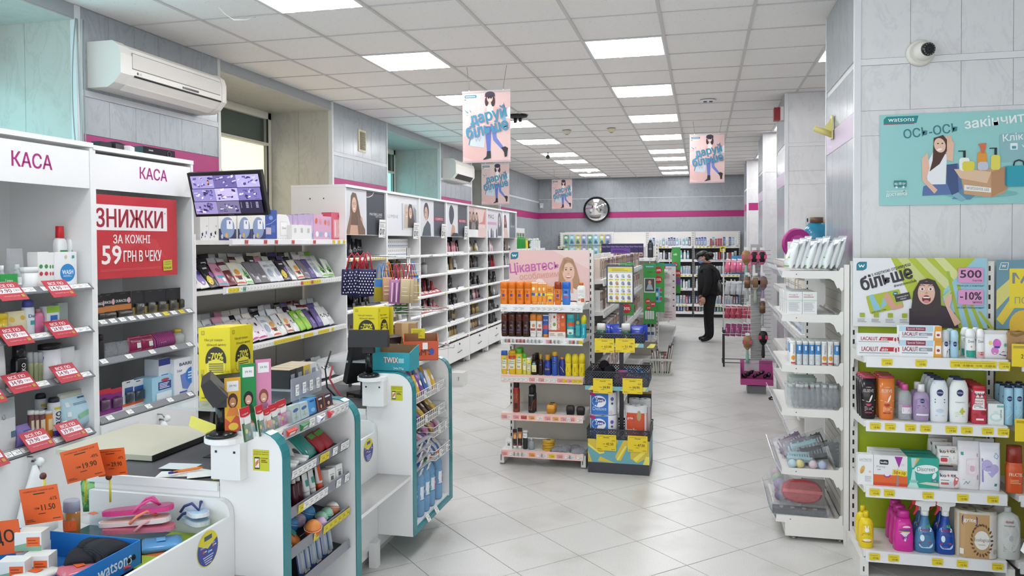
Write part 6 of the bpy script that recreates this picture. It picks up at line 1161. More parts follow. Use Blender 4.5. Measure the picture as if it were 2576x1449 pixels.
def panth(c,d):return lambda p,w,h:(p.rect(-w/2,0,w/2,h,c),p.rect(-w/2,0,w/2,h*.3,'#e6e1dc'),p.rect(-w/2,h*.24,w*.5,h*.32,'#c8552e'),p.text('ПАНТЕНОЛ',-w*.28,h*.64,w*.26,d,h*.6,.03,PI/2),p.ell(w*.2,h*.86,.008,.01,'#b8382c' if d[1]=='b' else '#efe6d8',8),p.ell(w*.2,h*.55,.012,.014,'#7fa05a' if d[1]=='b' else '#e07a3a',10),p.lines(-w*.4,h*.06,w*.4,h*.2,3,'#8a6a5a',.35))
carton('panth_w','skin spray','white spray carton with red upright lettering',.06,.045,.17,'#e6e1dc',panth('#e9e5df','#b8422c'));carton('panth_o','skin spray','orange spray carton with white upright lettering',.06,.045,.17,'#d0582a',panth('#d65a2a','#f0e4da'))
bottle('sun_teal','after-sun','turquoise sun bottle with orange label',.06,.035,.165,'#3fb0b8|g','#54c0c4|g','flush',lambda p,w,h:(p.rect(-.016,h*.5,.026,h*.66,'#d2542e',4),p.rect(-.022,h*.14,.022,h*.36,'#d3ecec',4),p.ell(0,h*.2,.012,.008,'#5a8a5a',10)),capf=.18)
bottle('spray_teal','sun spray','clear teal sun spray with pump',.045,.035,.18,'#2b8f96|g','#2aa0a2','oval',lambda p,w,h:(p.rect(-.016,h*.1,.016,h*.5,'#3aa9ae',4),p.ell(0,h*.62,.012,.012,'#c8a04a',10),p.lines(-.014,h*.2,.014,h*.4,3,'#0f5560',.3)),capf=.26,capw=.42)
bottle('sun_ty','after-sun','turquoise bottle with yellow domed cap',.045,.035,.165,'#2aa9bd|g','#d8d024|g','capsule',lambda p,w,h:p.text('Banana',.0,h*.3,.009,'#e6f2f2',.05,.02,PI/2),capf=.38)
place(EF,ESH[1],'second sunscreen shelf',[('tan',1259,1275,789,3,.05),('tan',1276,1294,789,3,.05),('tan',1295,1312,789,3,.05),('tan',1312,1330,789,3,.05),('sun_wo',1331,1348,790),('sun_wo',1348,1363,791),('tube_b',1362,1380,792),('panth_w',1380,1400,789),('panth_o',1400,1422,789),('sun_teal',1423,1444,791),('spray_teal',1445,1460,788),('sun_ty',1460,1474,793)])
def ozon(lab,cap):return lambda p,w,h:(p.rect(-w*.36,h*.22,w*.36,h*.62,'#ece6c8',4),p.text('Sun',0,h*.56,h*.07,'#2f6a4a',w*.5,.04),p.text('Ozon',0,h*.47,h*.06,'#2f6a4a',w*.6,.04),p.ell(w*.1,h*.66,w*.16,h*.04,'#4fb0a8',10),p.text(lab,0,h*.3,h*.07,'#3a3a3a',w*.4,.03))
bottle('oz_b','sunscreen','yellow sun bottle with blue cap',.055,.036,.17,'#e2b41f','#2f62b8','flush',ozon('50',0),capf=.2);bottle('oz_r','sunscreen','yellow sun bottle with red banded neck',.057,.036,.17,'#e6b81f','#dcae1e','flush',lambda p,w,h:(ozon('20',0)(p,w,h),p.rect(-w*.44,h*.66,w*.44,h*.8,'#c8442a',4)),capf=.16);bottle('oz_g','sunscreen','yellow sun spray with green cap',.048,.04,.19,'#e3c63a','#58b83c','can',ozon('30',0),capf=.2);bottle('oz_s','sunscreen','slim yellow sun bottle with green cap',.034,.03,.15,'#d9cf4a','#58b83c','flush',ozon('',0),capf=.22);bottle('oz_w','sunscreen','small yellow tube with white cap',.038,.03,.12,'#e0cf58','#e9e9e6','flush',ozon('30',0),capf=.12)
bottle('oz_k','tanning oil','black-brown tanning spray with pale label',.05,.036,.15,'#22120f|g','#1d1413|g','oval',lambda p,w,h:(p.rect(-.016,h*.15,.016,h*.5,'#e3dca8',4),p.ell(0,h*.56,.012,.008,'#58b0aa',10),p.text('15',0,h*.24,.012,'#3a3a3a',.016,.03)),capf=.3,capw=.6);bottle('oil_n','tanning oil','brown oil bottle with gold cap',.042,.036,.155,'#2d1a18|g','#c89a3a|g','oval',nivea(.5,.008),capf=.24,capw=.5)
bottle('niv_d','sunscreen','navy sun bottle with gold cap',.055,.036,.155,'#1f3186|g','#d0982e|g','oval',lambda p,w,h:(p.ell(0,h*.5,.012,.012,'#2c48a8',14),p.text('SUN',0,h*.3,.012,'#e0c04a',.03,.03)),capf=.27,capw=.7);bottle('niv_c','sunscreen','blue metallic sun can with yellow cap',.047,.047,.18,'#2f56a8|g','#dfae34|g','can',nivea(.55,.010),capf=.18);bottle('niv_s','sunscreen','small navy sun bottle with orange cap',.05,.036,.14,'#1d2c80|g','#d98a2e|g','oval',lambda p,w,h:p.line([(-.012,h*.5),(.004,h*.36),(.014,h*.2)],.004,'#d0b45a'),capf=.1,capw=.6)
bottle('duck','sunscreen','bright yellow waisted sun bottle',.052,.036,.175,'#e6cf16|g','#e9d322|g','capsule',lambda p,w,h:(p.text('SUN',-.002,h*.3,.010,'#b06a2a',.035,.02,PI/2),p.poly([(-.012,h*.1),(.016,h*.1),(.016,h*.16)],'#d0662e')),capf=.44)
place(EF,ESH[2],'third sunscreen shelf',[('oz_b',1258,1275,883),('oz_r',1276,1296,883,2,.06),('oz_g',1295,1312,877,2,.06),('oz_s',1312,1323,890),('oz_w',1322,1335,901,2,.06),('oz_k',1333,1351,893,3,.05),('oil_n',1352,1365,892),('niv_d',1366,1385,893,2,.06),('niv_c',1386,1402,885),('niv_s',1404,1421,900),('duck',1420,1436,890),('duck',1437,1454,891),('duck',1454,1471,890)])
bottle('can_r','shoe spray','tall rust-red spray can with black cap',.046,.046,.22,'#8f3a24','#161414','can',lambda p,w,h:(p.rect(-.021,h*.66,.021,h*.8,'#b8242c',5),p.rect(-.01,h*.12,.012,h*.3,'#3a1a14',3),p.lines(-.015,h*.4,.015,h*.6,4,'#d09a7a',.3)),name='spray_can',capf=.22);bottle('can_k','shoe spray','tall black spray can with amber print',.05,.05,.2,'#1a1514','#131313','can',lambda p,w,h:(p.text('SALTON',0,h*.66,.010,'#d8d4d0',.036,.03),p.poly([(.0,h*.1),(.022,h*.14),(.022,h*.5),(.01,h*.4)],'#a8542a'),p.lines(-.018,h*.1,0,h*.25,3,'#8a7a70',.3)),name='spray_can',capf=.3)
def shoe(key,desc,c,t):return kind(key,'polish_sponge','shoe care',desc,.065,.062,MB().loft([(0,.029,.024,c,5),(.032,.032,.027,c,5),(.034,.033,.028,t,5),(.055,.031,.026,t,5),(.062,.024,.02,t,5)],16),('lid_window',MB().box(-.016,.016,-.012,.012,.062,.0635,'#2a2018')))
shoe('sponge_y','amber shoe polish sponge box','#d08a1c','#e0a03a');shoe('sponge_k','black shoe polish sponge box','#141416','#2a1d1a')
place(EF,ESH[3],'fourth sunscreen shelf',[('can_r',1288,1305,960),('can_k',1327,1344,972,2,.05),('sponge_y',1374,1395,1019,2,.06),('sponge_k',1423,1444,1022),('sponge_k',1449,1470,1025)],v=.03)
carton('box_w','carton','small white carton',.06,.05,.065,'#e6e6e4',lambda p,w,h:(p.rect(-.012,h*.3,.012,h*.55,'#5f6a64'),p.lines(-.02,h*.6,.02,h*.7,1,'#8a8a8a')));bottle('tube_k','hair colour tube','brown and copper tube on a white cap',.042,.03,.165,'#2a1a16','#e4e2de','tube',lambda p,w,h:(p.rect(-.018,h*.5,.018,h*.82,'#b8703c',4),p.ell(0,h*.62,.012,.02,'#e0b07a',10),p.rect(-.018,h*.2,.018,h*.26,'#b02a2a',3)),capf=.16);bottle('lens','lens liquid','white teal and black bottle',.045,.032,.16,'#22282c','#ececec','flush',lambda p,w,h:(p.rect(-.02,h*.6,.02,h*.86,'#eceeee',4),p.poly([(-.02,h*.36),(.02,h*.5),(.02,h*.62),(-.02,h*.62)],'#3fa79c'),p.text('Silver',0,h*.72,.009,'#33343a',.026,.02)),capf=.12);bottle('clearb','bottle','small clear bottle with frosted cap',.055,.05,.1,'#a9adb4|t60','#c9cdd2|t70','round',capf=.25,capw=.4)
kind('tin','polish_tin','shoe polish','flat yellow shoe polish tin',.1,.018,MB().loft([(0,.046,.046,'#c79a20'),(.002,.048,.048,'#d8ac28'),(.009,.05,.05,'#b98c1c'),(.016,.048,.048,'#dfb43a'),(.018,.045,.045,'#e0b83e')],20),('top_print',Pr().ell(0,0,.036,.036,'#e9d07a',18).ell(0,0,.02,.02,'#8a6a20',14).emit(MB(),lambda x,y,o:(x,y,.0182+o))))
place(EF,ESH[4],'lowest sunscreen shelf',[('box_w',1272,1287,1104),('tube_k',1288,1299,1081),('tube_k',1300,1312,1078),('lens',1313,1326,1084),('clearb',1327,1343,1102)],v=.03)
for k in range(4):a=atY(1379,1120,5.90);KIND['tin'].put((a.x+.004*(k%2),5.90,ESH[4]+.0195*k),(0,0,k),'flat yellow shoe polish tin, %s from the bottom of its stack'%nth(k),'stack of yellow tins',.95)
def foil(key,desc,w,h,d,mat):return kind(key,'foil_packet','packet',desc,w,h,MB().loft([(0,w*.5,d*.5,mat,3),(h*.3,w*.47,d*.46,mat,3,.004),(h*.7,w*.36,d*.38,mat,3,-.006),(h,w*.2,d*.2,mat,3,.01)],12),('inner',MB().ball(0,0,h*.4,w*.25,'#6e6a64',10,ry=d*.25,rz=h*.3,rows=5)))
foil('foil','crumpled grey foil packet',.12,.035,.09,'crinkle_grey')
for k,(x,y,r) in enumerate(((1402,5.88,.2),(1425,5.91,1.1),(1446,5.95,-.4),(1455,5.87,.1))):a=atY(x,1125,y);KIND['foil'].put((a.x,y,ESH[4]),(0,0,r),'crumpled grey foil packet, %s from the left beside the yellow tins'%nth(k),'foil packets on the lowest sunscreen shelf',1.0+.1*(k%2))
# ------------------------------------------------------------------ sale bins
def pr(p,w,h):p.rect(-w*.49,.003,w*.2,h*.97,'#2f6fc0',8);p.ell(-w*.14,h*.6,w*.26,h*.26,'#e9ecf4',20);p.ell(-w*.12,h*.66,w*.2,h*.1,'#1e2f86',18);p.text('Zewa',-w*.12,h*.66,.024,'#f2f4fa',w*.3,.03);p.text('Deluxe',-w*.12,h*.28,.026,'#cfd9e6',w*.5,0);p.rect(-w*.48,h*.84,-w*.28,h*.98,'#b8246a',3);p.ell(w*.28,h*.12,.014,.01,'#d9c3c4',12);p.ell(w*.34,h*.72,.012,.014,'#6a58a8',12);p.ell(w*.34,h*.52,.008,.008,'#3f4a58',10)
roll_pack('zewa','blue and white pack of toilet rolls with heart',.20,.165,2,'#e6e8ec',pr,'#dfe2e6')
def pr(p,w,h):p.rect(-w*.49,.003,w*.49,h*.78,'#d1522a',8);p.rrect(-w*.4,h*.52,-w*.06,h*.7,.006,'#342f7e');p.text('grite',-w*.23,h*.61,.014,'#f1f1f4',w*.26,.03);p.text('Family',-w*.2,h*.24,.024,'#f3e8e0',w*.5,.03);p.ell(w*.16,h*.7,w*.1,h*.16,'#b59a6a',12);p.ell(w*.22,h*.2,.012,.01,'#3a3330',8)
roll_pack('towel','white and orange pack of paper towels',.165,.16,1,'#e3e4e6',pr,'#eceef0')
b0=BF.o
KIND['zewa'].put((b0.x+.105,b0.y+.07,.255),(0,0,.03),'blue and white toilet roll pack, lower one in the bottom sale bin','toilet roll packs in the bottom bin');KIND['zewa'].put((b0.x+.105,b0.y+.07,.424),(0,0,.06),'blue and white toilet roll pack, upper one in the bottom sale bin','toilet roll packs in the bottom bin')
KIND['towel'].put((b0.x+.345,b0.y+.09,.255),(0,0,-.06),'orange paper towel pack standing in front in the bottom sale bin','paper towel packs in the bottom bin',(1,1,1.5));KIND['towel'].put((b0.x+.36,b0.y+.24,.255),(0,0,-.06),'orange paper towel pack standing behind another in the bottom bin','paper towel packs in the bottom bin',(1,1,1.62))
bx=obj('black_box',MB().box(-.09,.09,-.02,.02,0,.30,'#2a2622'),None,(b0.x+.35,b0.y+.345,.255),label='black and gold box standing at the back of the bottom bin',cat='box');obj('gold_edge',MB().box(-.092,.092,-.023,-.02,.28,.302,'#a98a2e'),bx)
def slipper(key,desc,c,s,strap=None,L=.26,name='slipper'):
 out=[((.036+.008*math.sin(a)-.006*math.cos(2*a))*math.copysign(abs(math.cos(a))**.8,math.cos(a)),L*.5*math.copysign(abs(math.sin(a))**.75,math.sin(a))) for a in [t*PI/14 for t in range(28)]]
 m=MB().prism(out,'z',0,.016,s);m.prism([(x*.9,y*.96) for x,y in out],'z',.016,.0185,c)
 if strap is None:st=MB().loft([(0,.05,.004,c),(.02,.052,.03,c),(.05,.042,.05,c),(.06,.02,.04,c)],12,(0,L*.2,.01))
 else:st=MB().tube([(-.044,-L*.02,.012),(-.036,L*.08,.035),(-.016,L*.2,.045),(0,L*.31,.02),(.016,L*.2,.045),(.036,L*.08,.035),(.044,-L*.02,.012)],.0055,strap,6)
 return kind(key,name,'footwear',desc,.1,.06,m,('strap',st))
slipper('slip_k','black fabric slipper','knit_black','#15151a');slipper('slip_b','blue flip-flop','#2d78b8','#1f5f9a','#1d4f88',name='flip_flop');slipper('slip_p','purple spotted slipper','#a8508c','#8c3f78')
for k,(x,y,z,rx,rz) in enumerate(((.06,.10,.66,.5,.25),(.13,.12,.68,.55,-.35),(.09,.22,.70,.7,.1),(.17,.09,.66,.45,.6))):KIND['slip_k'].put((b0.x+x,b0.y+y,z),(rx,.1,rz),'black fabric slipper, %s in the heap in the middle bin'%nth(k),'black slippers in the middle bin',.85)
for k,(x,rz) in enumerate(((.31,1.0),(.385,.8))):KIND['slip_b'].put((b0.x+x,b0.y+.2,.70),(.35,.3,rz),'blue flip-flop in the middle bin, %s from the left'%nth(k),'blue flip-flops in the middle bin',.7)
for k,z in enumerate((.655,.695)):KIND['slip_p'].put((b0.x+.29,b0.y+.06,z),(0,.12,1.35),'purple spotted slipper in the middle bin, %s from the bottom'%nth(k),'purple slippers in the middle bin',.8)
pouch('blue_bag','packet','glossy blue packet',.12,.06,.12,'#263fa8|g',None,'packet');bottle('green_b','bottle','dark green bottle with white handle top',.07,.04,.14,'#2a5a40|g','#e8e8e6','flush',lambda p,w,h:(p.poly([(-.01,h*.2),(.02,h*.2),(.006,h*.45)],'#e8e8e8'),p.lines(-.025,h*.5,.025,h*.6,2,'#9fc0a8',.3)),capf=.35)
for k,(key,x,v) in enumerate((('green_b',.09,.09),('blue_bag',.20,.2),('blue_bag',.15,.26),('green_b',.27,.10),('blue_bag',.34,.15),('blue_bag',.36,.25))):KIND[key].put((b0.x+x,b0.y+v,.95),(0,0,.2*(k%3)-.2),'%s in the upper sale bin, %s from the left'%(KIND[key].desc,nth(k)),'goods in the upper bin')
# ------------------------------------------------------------------ right side gondola
def nearC(px,py,y=4.75):return atY(px,py,y)
pouch('foilp','pouch','white and green stand-up foil pouch',.13,.045,.19,'#dfe3e4|g',lambda p,w,h:(p.rect(-.05,.01,.05,.07,'#7fb83e',5),p.ell(0,.08,.03,.025,'#eef2ee',12)),'foil_pouch','#c3ccd4|g')
for k in range(9):KIND['foilp'].put((.475+.031*k,4.80+.012*(k%3),CZ[0]+.012),(-.30-.03*(k%2),0,-PI/2+.18),'white and green stand-up foil pouch, %s from the left on top right-hand shelf'%nth(k),'foil pouches on the right gondola',(1,1,.92+.05*(k%3)))
carton('med','carton','slim white medicine carton',.036,.05,.15,'#e3e3e2',lambda p,w,h:(p.rect(-.012,h*.1,.012,h*.2,'#3b3b3d'),p.lines(-.012,h*.4,.012,h*.85,7,'#9aa0a2',.4)))
for k in range(6):a=nearC(1990+12.4*k,610,5.12);KIND['med'].put((a.x,5.12,CZ[0]),(0,0,0),'slim white medicine carton, %s from the left on top right-hand shelf'%nth(k),'white cartons on the right gondola',(1,1,1.1))
carton('omega','carton','white vitamin carton with pale green band',.078,.06,.128,'#e6e6e5',lambda p,w,h:(p.text('Omega-3',-w*.12,h*.86,.010,'#8a3f4a',w*.6,.01),p.lines(-w*.42,h*.74,w*.3,h*.8,1,'#a05a62'),p.rect(-w/2,h*.58,w/2,h*.64,'#c5dcc8'),p.lines(-w*.42,h*.12,w*.38,h*.54,9,'#a8abb0',.35)))
n=0
for r in range(5):
 for c,px in enumerate((1999,2036)):a=nearC(px,760);KIND['omega'].put((a.x-.004*r,4.765+.068*r,CZ[1]),(0,0,0),'white vitamin carton, %s column, %s from the front on second right-hand shelf'%(nth(c),nth(r)),'vitamin cartons on the right gondola',.99)
bottle('vit','vitamin tube','blue and white vitamin tube',.031,.031,.135,'#d3d7da','#ececea','jar',lambda p,w,h:(p.rect(-.0145,h*.46,.0145,h*.86,'#3f86c4',6),p.rect(-.004,h*.62,.006,h*.8,'#e6e9ec',2),p.lines(-.01,h*.1,.01,h*.4,5,'#b3b9be',.4)),name='vitamin_tube',capf=.08)
bottle('vit_o','vitamin tube','white vitamin tube with orange fruit',.031,.031,.135,'#e3e2de','#ececea','jar',lambda p,w,h:(p.ell(0,h*.3,.011,.014,'#e39a2e',10),p.rect(-.012,h*.05,.012,h*.12,'#c8442e',4),p.text('Magnesium',.003,h*.66,.009,'#4a5f9a',.05,.02,PI/2)),name='vitamin_tube',capf=.08)
for r in range(5):
 for c in range(9):
  if r==0 and c==8:continue
  a=nearC(1994+15.6*c,900);key='vit_o' if (c*3+r)%5==0 or (r==0 and c in (0,6)) else 'vit'
  KIND[key].put((a.x+.004*(r%2),4.735+.034*r,CZ[2]),(0,0,0),'%s, %s row, %s from left, third right-hand shelf'%(KIND[key].desc,nth(r),nth(c)),'vitamin tubes on the right gondola')
bottle('clr','bottle','clear empty bottle in film',.042,.035,.135,'crinkle','#dfe3e6|t60','round',None,capf=.12,capw=.6)
for r in range(3):
 for c in range(9):a=nearC(1990+14.2*c,1005);KIND['clr'].put((a.x,4.745+.045*r,CZ[3]),(random.uniform(-.05,.05),random.uniform(-.12,.06),0),'clear empty bottle in film, %s row, %s from the left on fourth right-hand shelf'%(nth(r),nth(c)),'clear bottles on the right gondola')
pouch('gift','packet','green and white packet',.16,.03,.09,'#c9d6cc',lambda p,w,h:(p.text('COTTON',0,h*.55,.018,'#b8383c',.09,.04),p.ell(-.05,.02,.03,.016,'#6fa83e',10)),'packet')
for k in range(3):KIND['gift'].put((.58,4.98+.06*k,CZ[3]),(0,0,.05),'flat green and white packet, %s from the front behind the clear bottles'%nth(k),'packets on the right gondola',(1,1,1.5))
def comb_bag(key,desc,w,h,blob):
 m=MB();m.prism([(-w*.42,h*.1),(w*.42,h*.02),(w*.44,h*.26),(-w*.42,h*.36)],'y',-.014,.014,blob);m.prism([(-w*.3,h*.5),(w*.3,h*.62),(w*.34,h*.8),(-w*.3,h*.74)],'y',-.012,.012,blob)
 for k in range(9):m.box(-w*.38+k*w*.085,-w*.335+k*w*.085,-.008,.008,h*.2,h*(.7+.15*(k%2)),blob)
 return kind(key,'comb_bag','packet',desc,w,h,MB().loft([(0,w*.5,.016,'crinkle',3),(h*.3,w*.49,.026,'crinkle',3,.006),(h*.7,w*.5,.018,'crinkle',3,-.008),(h,w*.48,.004,'crinkle',3)],14),('comb',m))
comb_bag('cb_k','clear bag with black combs',.20,.11,'#1a1a1c');comb_bag('cb_p','clear bag with purple combs',.20,.11,'#6a2a5e');comb_bag('cb_t','clear bag with teal hair grips',.20,.11,'#9cc3cc')
for k,(key,px,py,y,rx,ry,sc) in enumerate((('cb_p',2000,1105,5.0,-.5,-.5,1.0),('cb_k',2050,1110,5.02,-.5,-.4,1.0),('cb_p',2010,1130,4.9,-.6,-.35,1.0),('cb_t',2030,1150,4.82,-.7,-.25,1.15),('cb_k',2045,1165,4.78,-.8,-.2,.95),('cb_t',2012,1172,4.74,-1.1,0,.8),('cb_k',2093,1175,4.78,0,1.2,1.2))):
 a=atY(px,py,y);KIND[key].put((a.x,y,max(a.z-.06,CZ[4]+.03)),(rx,ry,0),'%s, %s in the heap on the fifth right-hand shelf'%(KIND[key].desc,nth(k)),'comb bags on the right gondola',sc)
for k,(px,c) in enumerate(((1993,'#b9d8dc'),(2012,'#dfd27a'),(2045,'#dcc3cc'),(2068,'#b3bfe0'))):a=atY(px,1180,4.72);o=obj('sponge',MB().ball(0,0,.022,.024,c,10,rows=5),None,(a.x,4.715,CZ[4]),label='small pastel sponge in film, %s from the left on fifth right-hand shelf'%nth(k),cat='sponge',group='pastel sponges on the right gondola');obj('film',MB().ball(0,0,.024,.03,'crinkle',10,rows=5),o)
o=empty('hair_brush_bag',(.555,4.80,CZ[5]+.005),0.08,'red oval brush pack in clear film on the bottom right-hand shelf','packet');o.rotation_euler=(-.25,.05,.05);obj('red_oval',MB().loft([(-.016,.10,.06,'#b3161e',2.4),(0,.112,.068,'#c8202a',2.4),(.016,.10,.06,'#b3161e',2.4)],24),o,(0,0,.105),(PI/2,0,0));obj('band',MB().box(-.11,.11,-.02,-.0165,.095,.112,'#e05a5e'),o);obj('film',MB().loft([(.01,.12,.02,'crinkle',3),(.1,.13,.03,'crinkle',3),(.2,.12,.005,'crinkle',3)],14),o);obj('grey_back',MB().box(.0,.13,.02,.024,.0,.18,'#8f887e'),o)
o=empty('brush_tray',(.53,4.745,CZ[5]+.001),-.06,'dark flat brush set in clear film on the bottom right-hand shelf','packet');obj('tray',MB().box(-.14,.15,-.03,.04,0,.03,'#33343a'),o);obj('film',MB().box(-.15,.16,-.036,.046,0,.042,'crinkle'),o)
for k in range(4):obj('dial',MB().cyl(-.09+.06*k,0,.03,.036,.012,'#8a8b92',8),o)
for k,(px,py,c,y) in enumerate(((1945,1190,'#a88fb8',4.95),(1965,1205,'#b84a6a',4.98),(1950,1225,'#5a3a6e',4.88),(1925,1170,'#a8c8a0',5.08),(1990,1200,'#c9b8bc',5.05),(1945,1160,'#d9a8b8',5.15))):a=atY(px,py,y);o=obj('film_bag',MB().loft([(-.05,.05,.03,'crinkle',3),(0,.06,.04,'crinkle',3),(.06,.05,.02,'crinkle',3)],10),None,(max(a.x,.45),y,CZ[5]+.055+(.05 if py<1195 else 0)),(.3,.2*k,k),label='film bag with coloured hair accessory, %s in the heap on bottom right-hand shelf'%nth(k),cat='packet',group='film bags on the right gondola');obj('accessory',MB().ball(0,0,0,.04,c,10,rz=.03,rows=5),o)
# goods on the shelving beyond (between pillars)
SPC=['#e6e6e4','#d8dfe6','#c9b48a','#3b4a8a','#e9e2d2','#a8c4b0']
for i,c in enumerate(SPC):carton('bx%d'%i,'carton',('white','pale blue','tan','navy','cream','pale green')[i]+' small carton',.06,.05,.12,c,lambda p,w,h:(p.lines(-w*.4,h*.55,w*.4,h*.8,2,'#6a6f7a',.4),p.rect(-w*.4,h*.1,w*.4,h*.3,'#8fa0b8')))
for k,z in enumerate((1.52,1.27,1.0,.72)):fill(WF,z,'%s bay shelf'%nth(k),['bx0','bx0','bx2','bx4','bx1'],1.0,2.15,.04)
o=obj('pump_bottle',MB().loft([(0,.09,.06,'#2d86a8|g',3),(.2,.09,.06,'#2d86a8|g',3),(.26,.05,.04,'#2d86a8|g',2)],14),None,(atY(2053,610,6.0).x,5.98,1.56),label='round blue bottle with brown cap before the blank board',cat='bottle');obj('cap',MB().cyl(0,0,.26,.30,.045,'#6a4a3a',12),o)
obj('bottle_ledge',MB().box(.70,1.1,5.86,6.05,1.53,1.56,'#e4e2de'),pe);o=obj('round_box',MB().loft([(-.03,.10,.10,'#d2b48a',2),(0,.11,.11,'#a82a80',2),(.03,.1,.1,'#a82a80',2)],20),None,(atY(1990,610,6.0).x+.03,5.93,1.675),(PI/2,0,.3),label='round magenta and tan box standing left of the blue bottle',cat='box');obj('centre_disc',MB().cyl(0,0,.03,.034,.06,'#c04a9a',14),o)
# ------------------------------------------------------------------ hair colour cartons, purple boxes, far gondola, back wall
HC=['#e2dcd6','#cdb9ae','#7d2f34','#4b3a3a','#d9c9bd','#b89a90','#e6e4e2']
for i,c in enumerate(HC):carton('hc%d'%i,'hair colour',('cream','rosy','wine red','dark brown','beige','dusty pink','white')[i]+' hair colour carton',.068,.05,.165,c,name='hair_colour_box',pr=lambda p,w,h,i=i:(p.rect(-w*.4,h*.5,w*.4,h*.9,('#8a5a4a','#5a3a34','#3a1a1c','#a8805a','#c9a07a','#e6d2c6','#6a3a4a')[i]),p.ell(0,h*.68,w*.2,h*.13,'#d9b29c',10),p.lines(-w*.35,h*.1,w*.35,h*.4,4,'#8a8480',.35)))
for k,z in enumerate((1.39,1.135,.84,.53)):fill(G1,z,'%s hair colour shelf'%nth(k),['hc%d'%i for i in (0,0,1,2,3,4,5,6,6)],.02,4.15,.05,.003,hs=(.97,1.03))
carton('purp','hair colour','dark purple hair colour box',.068,.06,.16,'#2f2458',lambda p,w,h:(p.text('Palette',0,h*.8,.018,'#b8a8d8',w*.8,0),p.rect(-w*.4,h*.12,w*.4,h*.38,'#c9b6a6'),p.rect(-w*.2,h*.16,w*.3,h*.3,'#8a5a4a')))
for k in range(9):a=atY(1519+11.6*k,640,10.76);KIND['purp'].put((a.x,10.79,1.48),(0,0,0),'dark purple hair colour box, %s from the left on top of the far display'%nth(k),'purple boxes on the far display',(.98,1,1.2))
o=obj('purple_carton',MB().box(-.11,.11,-.04,.04,0,.06,'#5f3a92'),None,(-.93,9.3,1.56),label='long purple carton lying on top of the hair colour gondola',cat='carton');obj('print',Pr().lines(-.09,.015,.09,.045,2,'#2f1d5a',.5).emit(MB(),lambda x,y,q:(x,-.0405-q,y)),o)
bottle('wash_w','shampoo','white bottle with black cap',.07,.05,.19,'#e2e4e8','#22242a','oval',lambda p,w,h:p.rect(-.02,h*.25,.02,h*.45,'#4a5a9a',3),capf=.2);bottle('wash_k','shampoo','charcoal men’s shampoo bottle',.075,.05,.24,'#2e343c|g','#1c1f24','block',lambda p,w,h:p.rect(-.02,h*.45,.02,h*.55,'#7a8088',3),capf=.12);carton('wash_t','carton','turquoise carton with dark print',.075,.05,.16,'#3fb4cc',lambda p,w,h:(p.line([(0,h*.2),(0,h*.8)],.006,'#1f5a6a'),p.line([(-.02,h*.5),(.02,h*.5)],.006,'#1f5a6a')))
for key,z,px,wh in (('wash_w',.40,(1622,1632,1642),'lower'),('wash_t',.72,(1630,1640),'middle')):
 for k,p_ in enumerate(px):a=atY(p_,850,10.78);KIND[key].put((a.x,10.78,z),(0,0,0),'%s, %s from the left on %s far display shelf'%(KIND[key].desc,nth(k),wh),'goods on the far display')
KIND['wash_k'].put((atY(1636,640,10.78).x,10.80,1.48),(0,0,0),'charcoal shampoo bottle standing beside the purple boxes',None,1.0)
BK=[('b0','#e6e8ea','white'),('b1','#3a5aa0','blue'),('b2','#8fc0d2','light blue'),('b3','#b8383c','red'),('b4','#5a9a6a','green'),('b5','#2c2f38','black')]
for key,c,nm in BK:
 blister(key,'oral care',nm+' toothbrush blister',.05,.19,c,lambda p,w,h,c=c:(p.rect(-w*.3,h*.1,w*.3,h*.6,'#dfe6ee' if c != '#e6e8ea' else '#5a86b8'),p.lines(-w*.4,h*.68,w*.4,h*.85,2,'#4a5a6a' if c=='#e6e8ea' else '#e8eaee',.4)),(-.16,.16,.08,.66,'#d5dde6|t70'));carton(key+'c','oral care',nm+' toothpaste carton',.042,.18,.155,c,lambda p,w,h:p.lines(-w*.3,h*.2,w*.3,h*.8,5,'#7a8a9a',.4))
 bottle(key+'b','mouthwash',nm+' mouthwash bottle',.06,.045,.2,c+'|g','#e6e6e6','oval',lambda p,w,h:p.rect(-.018,h*.2,.018,h*.5,'#e6eaee',3),capf=.18)
for bay in (2,3):
 F=Frame((-3.28+1.03*bay,18.20,0),0);nm=('third','fourth')[bay-2]+' back bay'
 for k,(z,ks) in enumerate(((1.605,['b0c','b0c','b1','b0','b2','b3c'] if bay==3 else ['b2b','b0','b1','b0c','b5']),(1.30,['b0c','b0c','b5c','b3c','b0'] if bay==3 else ['b2b','b0b','b0c','b5c']),(.965,['b0','b2','b0','b1']),(.655,['b0b','b0c','b2','b5']),(.30,['b3','b0','b1','b0','b2']),(.13,['b1','b1','b3','b4','b0']))):fill(F,z,'%s shelf, %s'%(nth(k),nm),ks,.04,.97,.05,.012)
for r in range(2):
 for c in range(8):
  key='sm%d'%(c%4)
  if key not in KIND:blister(key,'pacifier',('green','sky blue','yellow and blue','lilac')[c%4]+' hanging pacifier card',.13,.23,('#86b08a','#9cc8de','#c9c870','#a8a4c8')[c%4],lambda p,w,h:(p.ell(0,h*.72,w*.3,h*.12,'#e4ecec',10),p.rect(-w*.3,h*.1,w*.3,h*.3,'#5a7a9a')),(-.2,.2,.3,.55,'#6ea8b0|t80'))
  a=atY(1424+15*c,620,17.9);KIND[key].put((a.x,17.9+.02*r,1.64-.27*r),(0,0,0),KIND[key].desc+', %s from the left, %s row on the pegboard'%(nth(c),('upper','lower')[r]),'pacifier cards on the back wall',(1,1,1.0))
pb=obj('pegboard',MB().box(-3.06,-1.95,17.96,17.99,.0,1.93,'white_metal'),label='white pegboard panel at the back left with pacifier cards',cat='panel');m=MB()
for i in range(24):
 for j in range(8):m.box(-3.0+.045*i,-2.99+.045*i,17.958,17.96,1.55+.045*j,1.56+.045*j,'#8a8a8a')
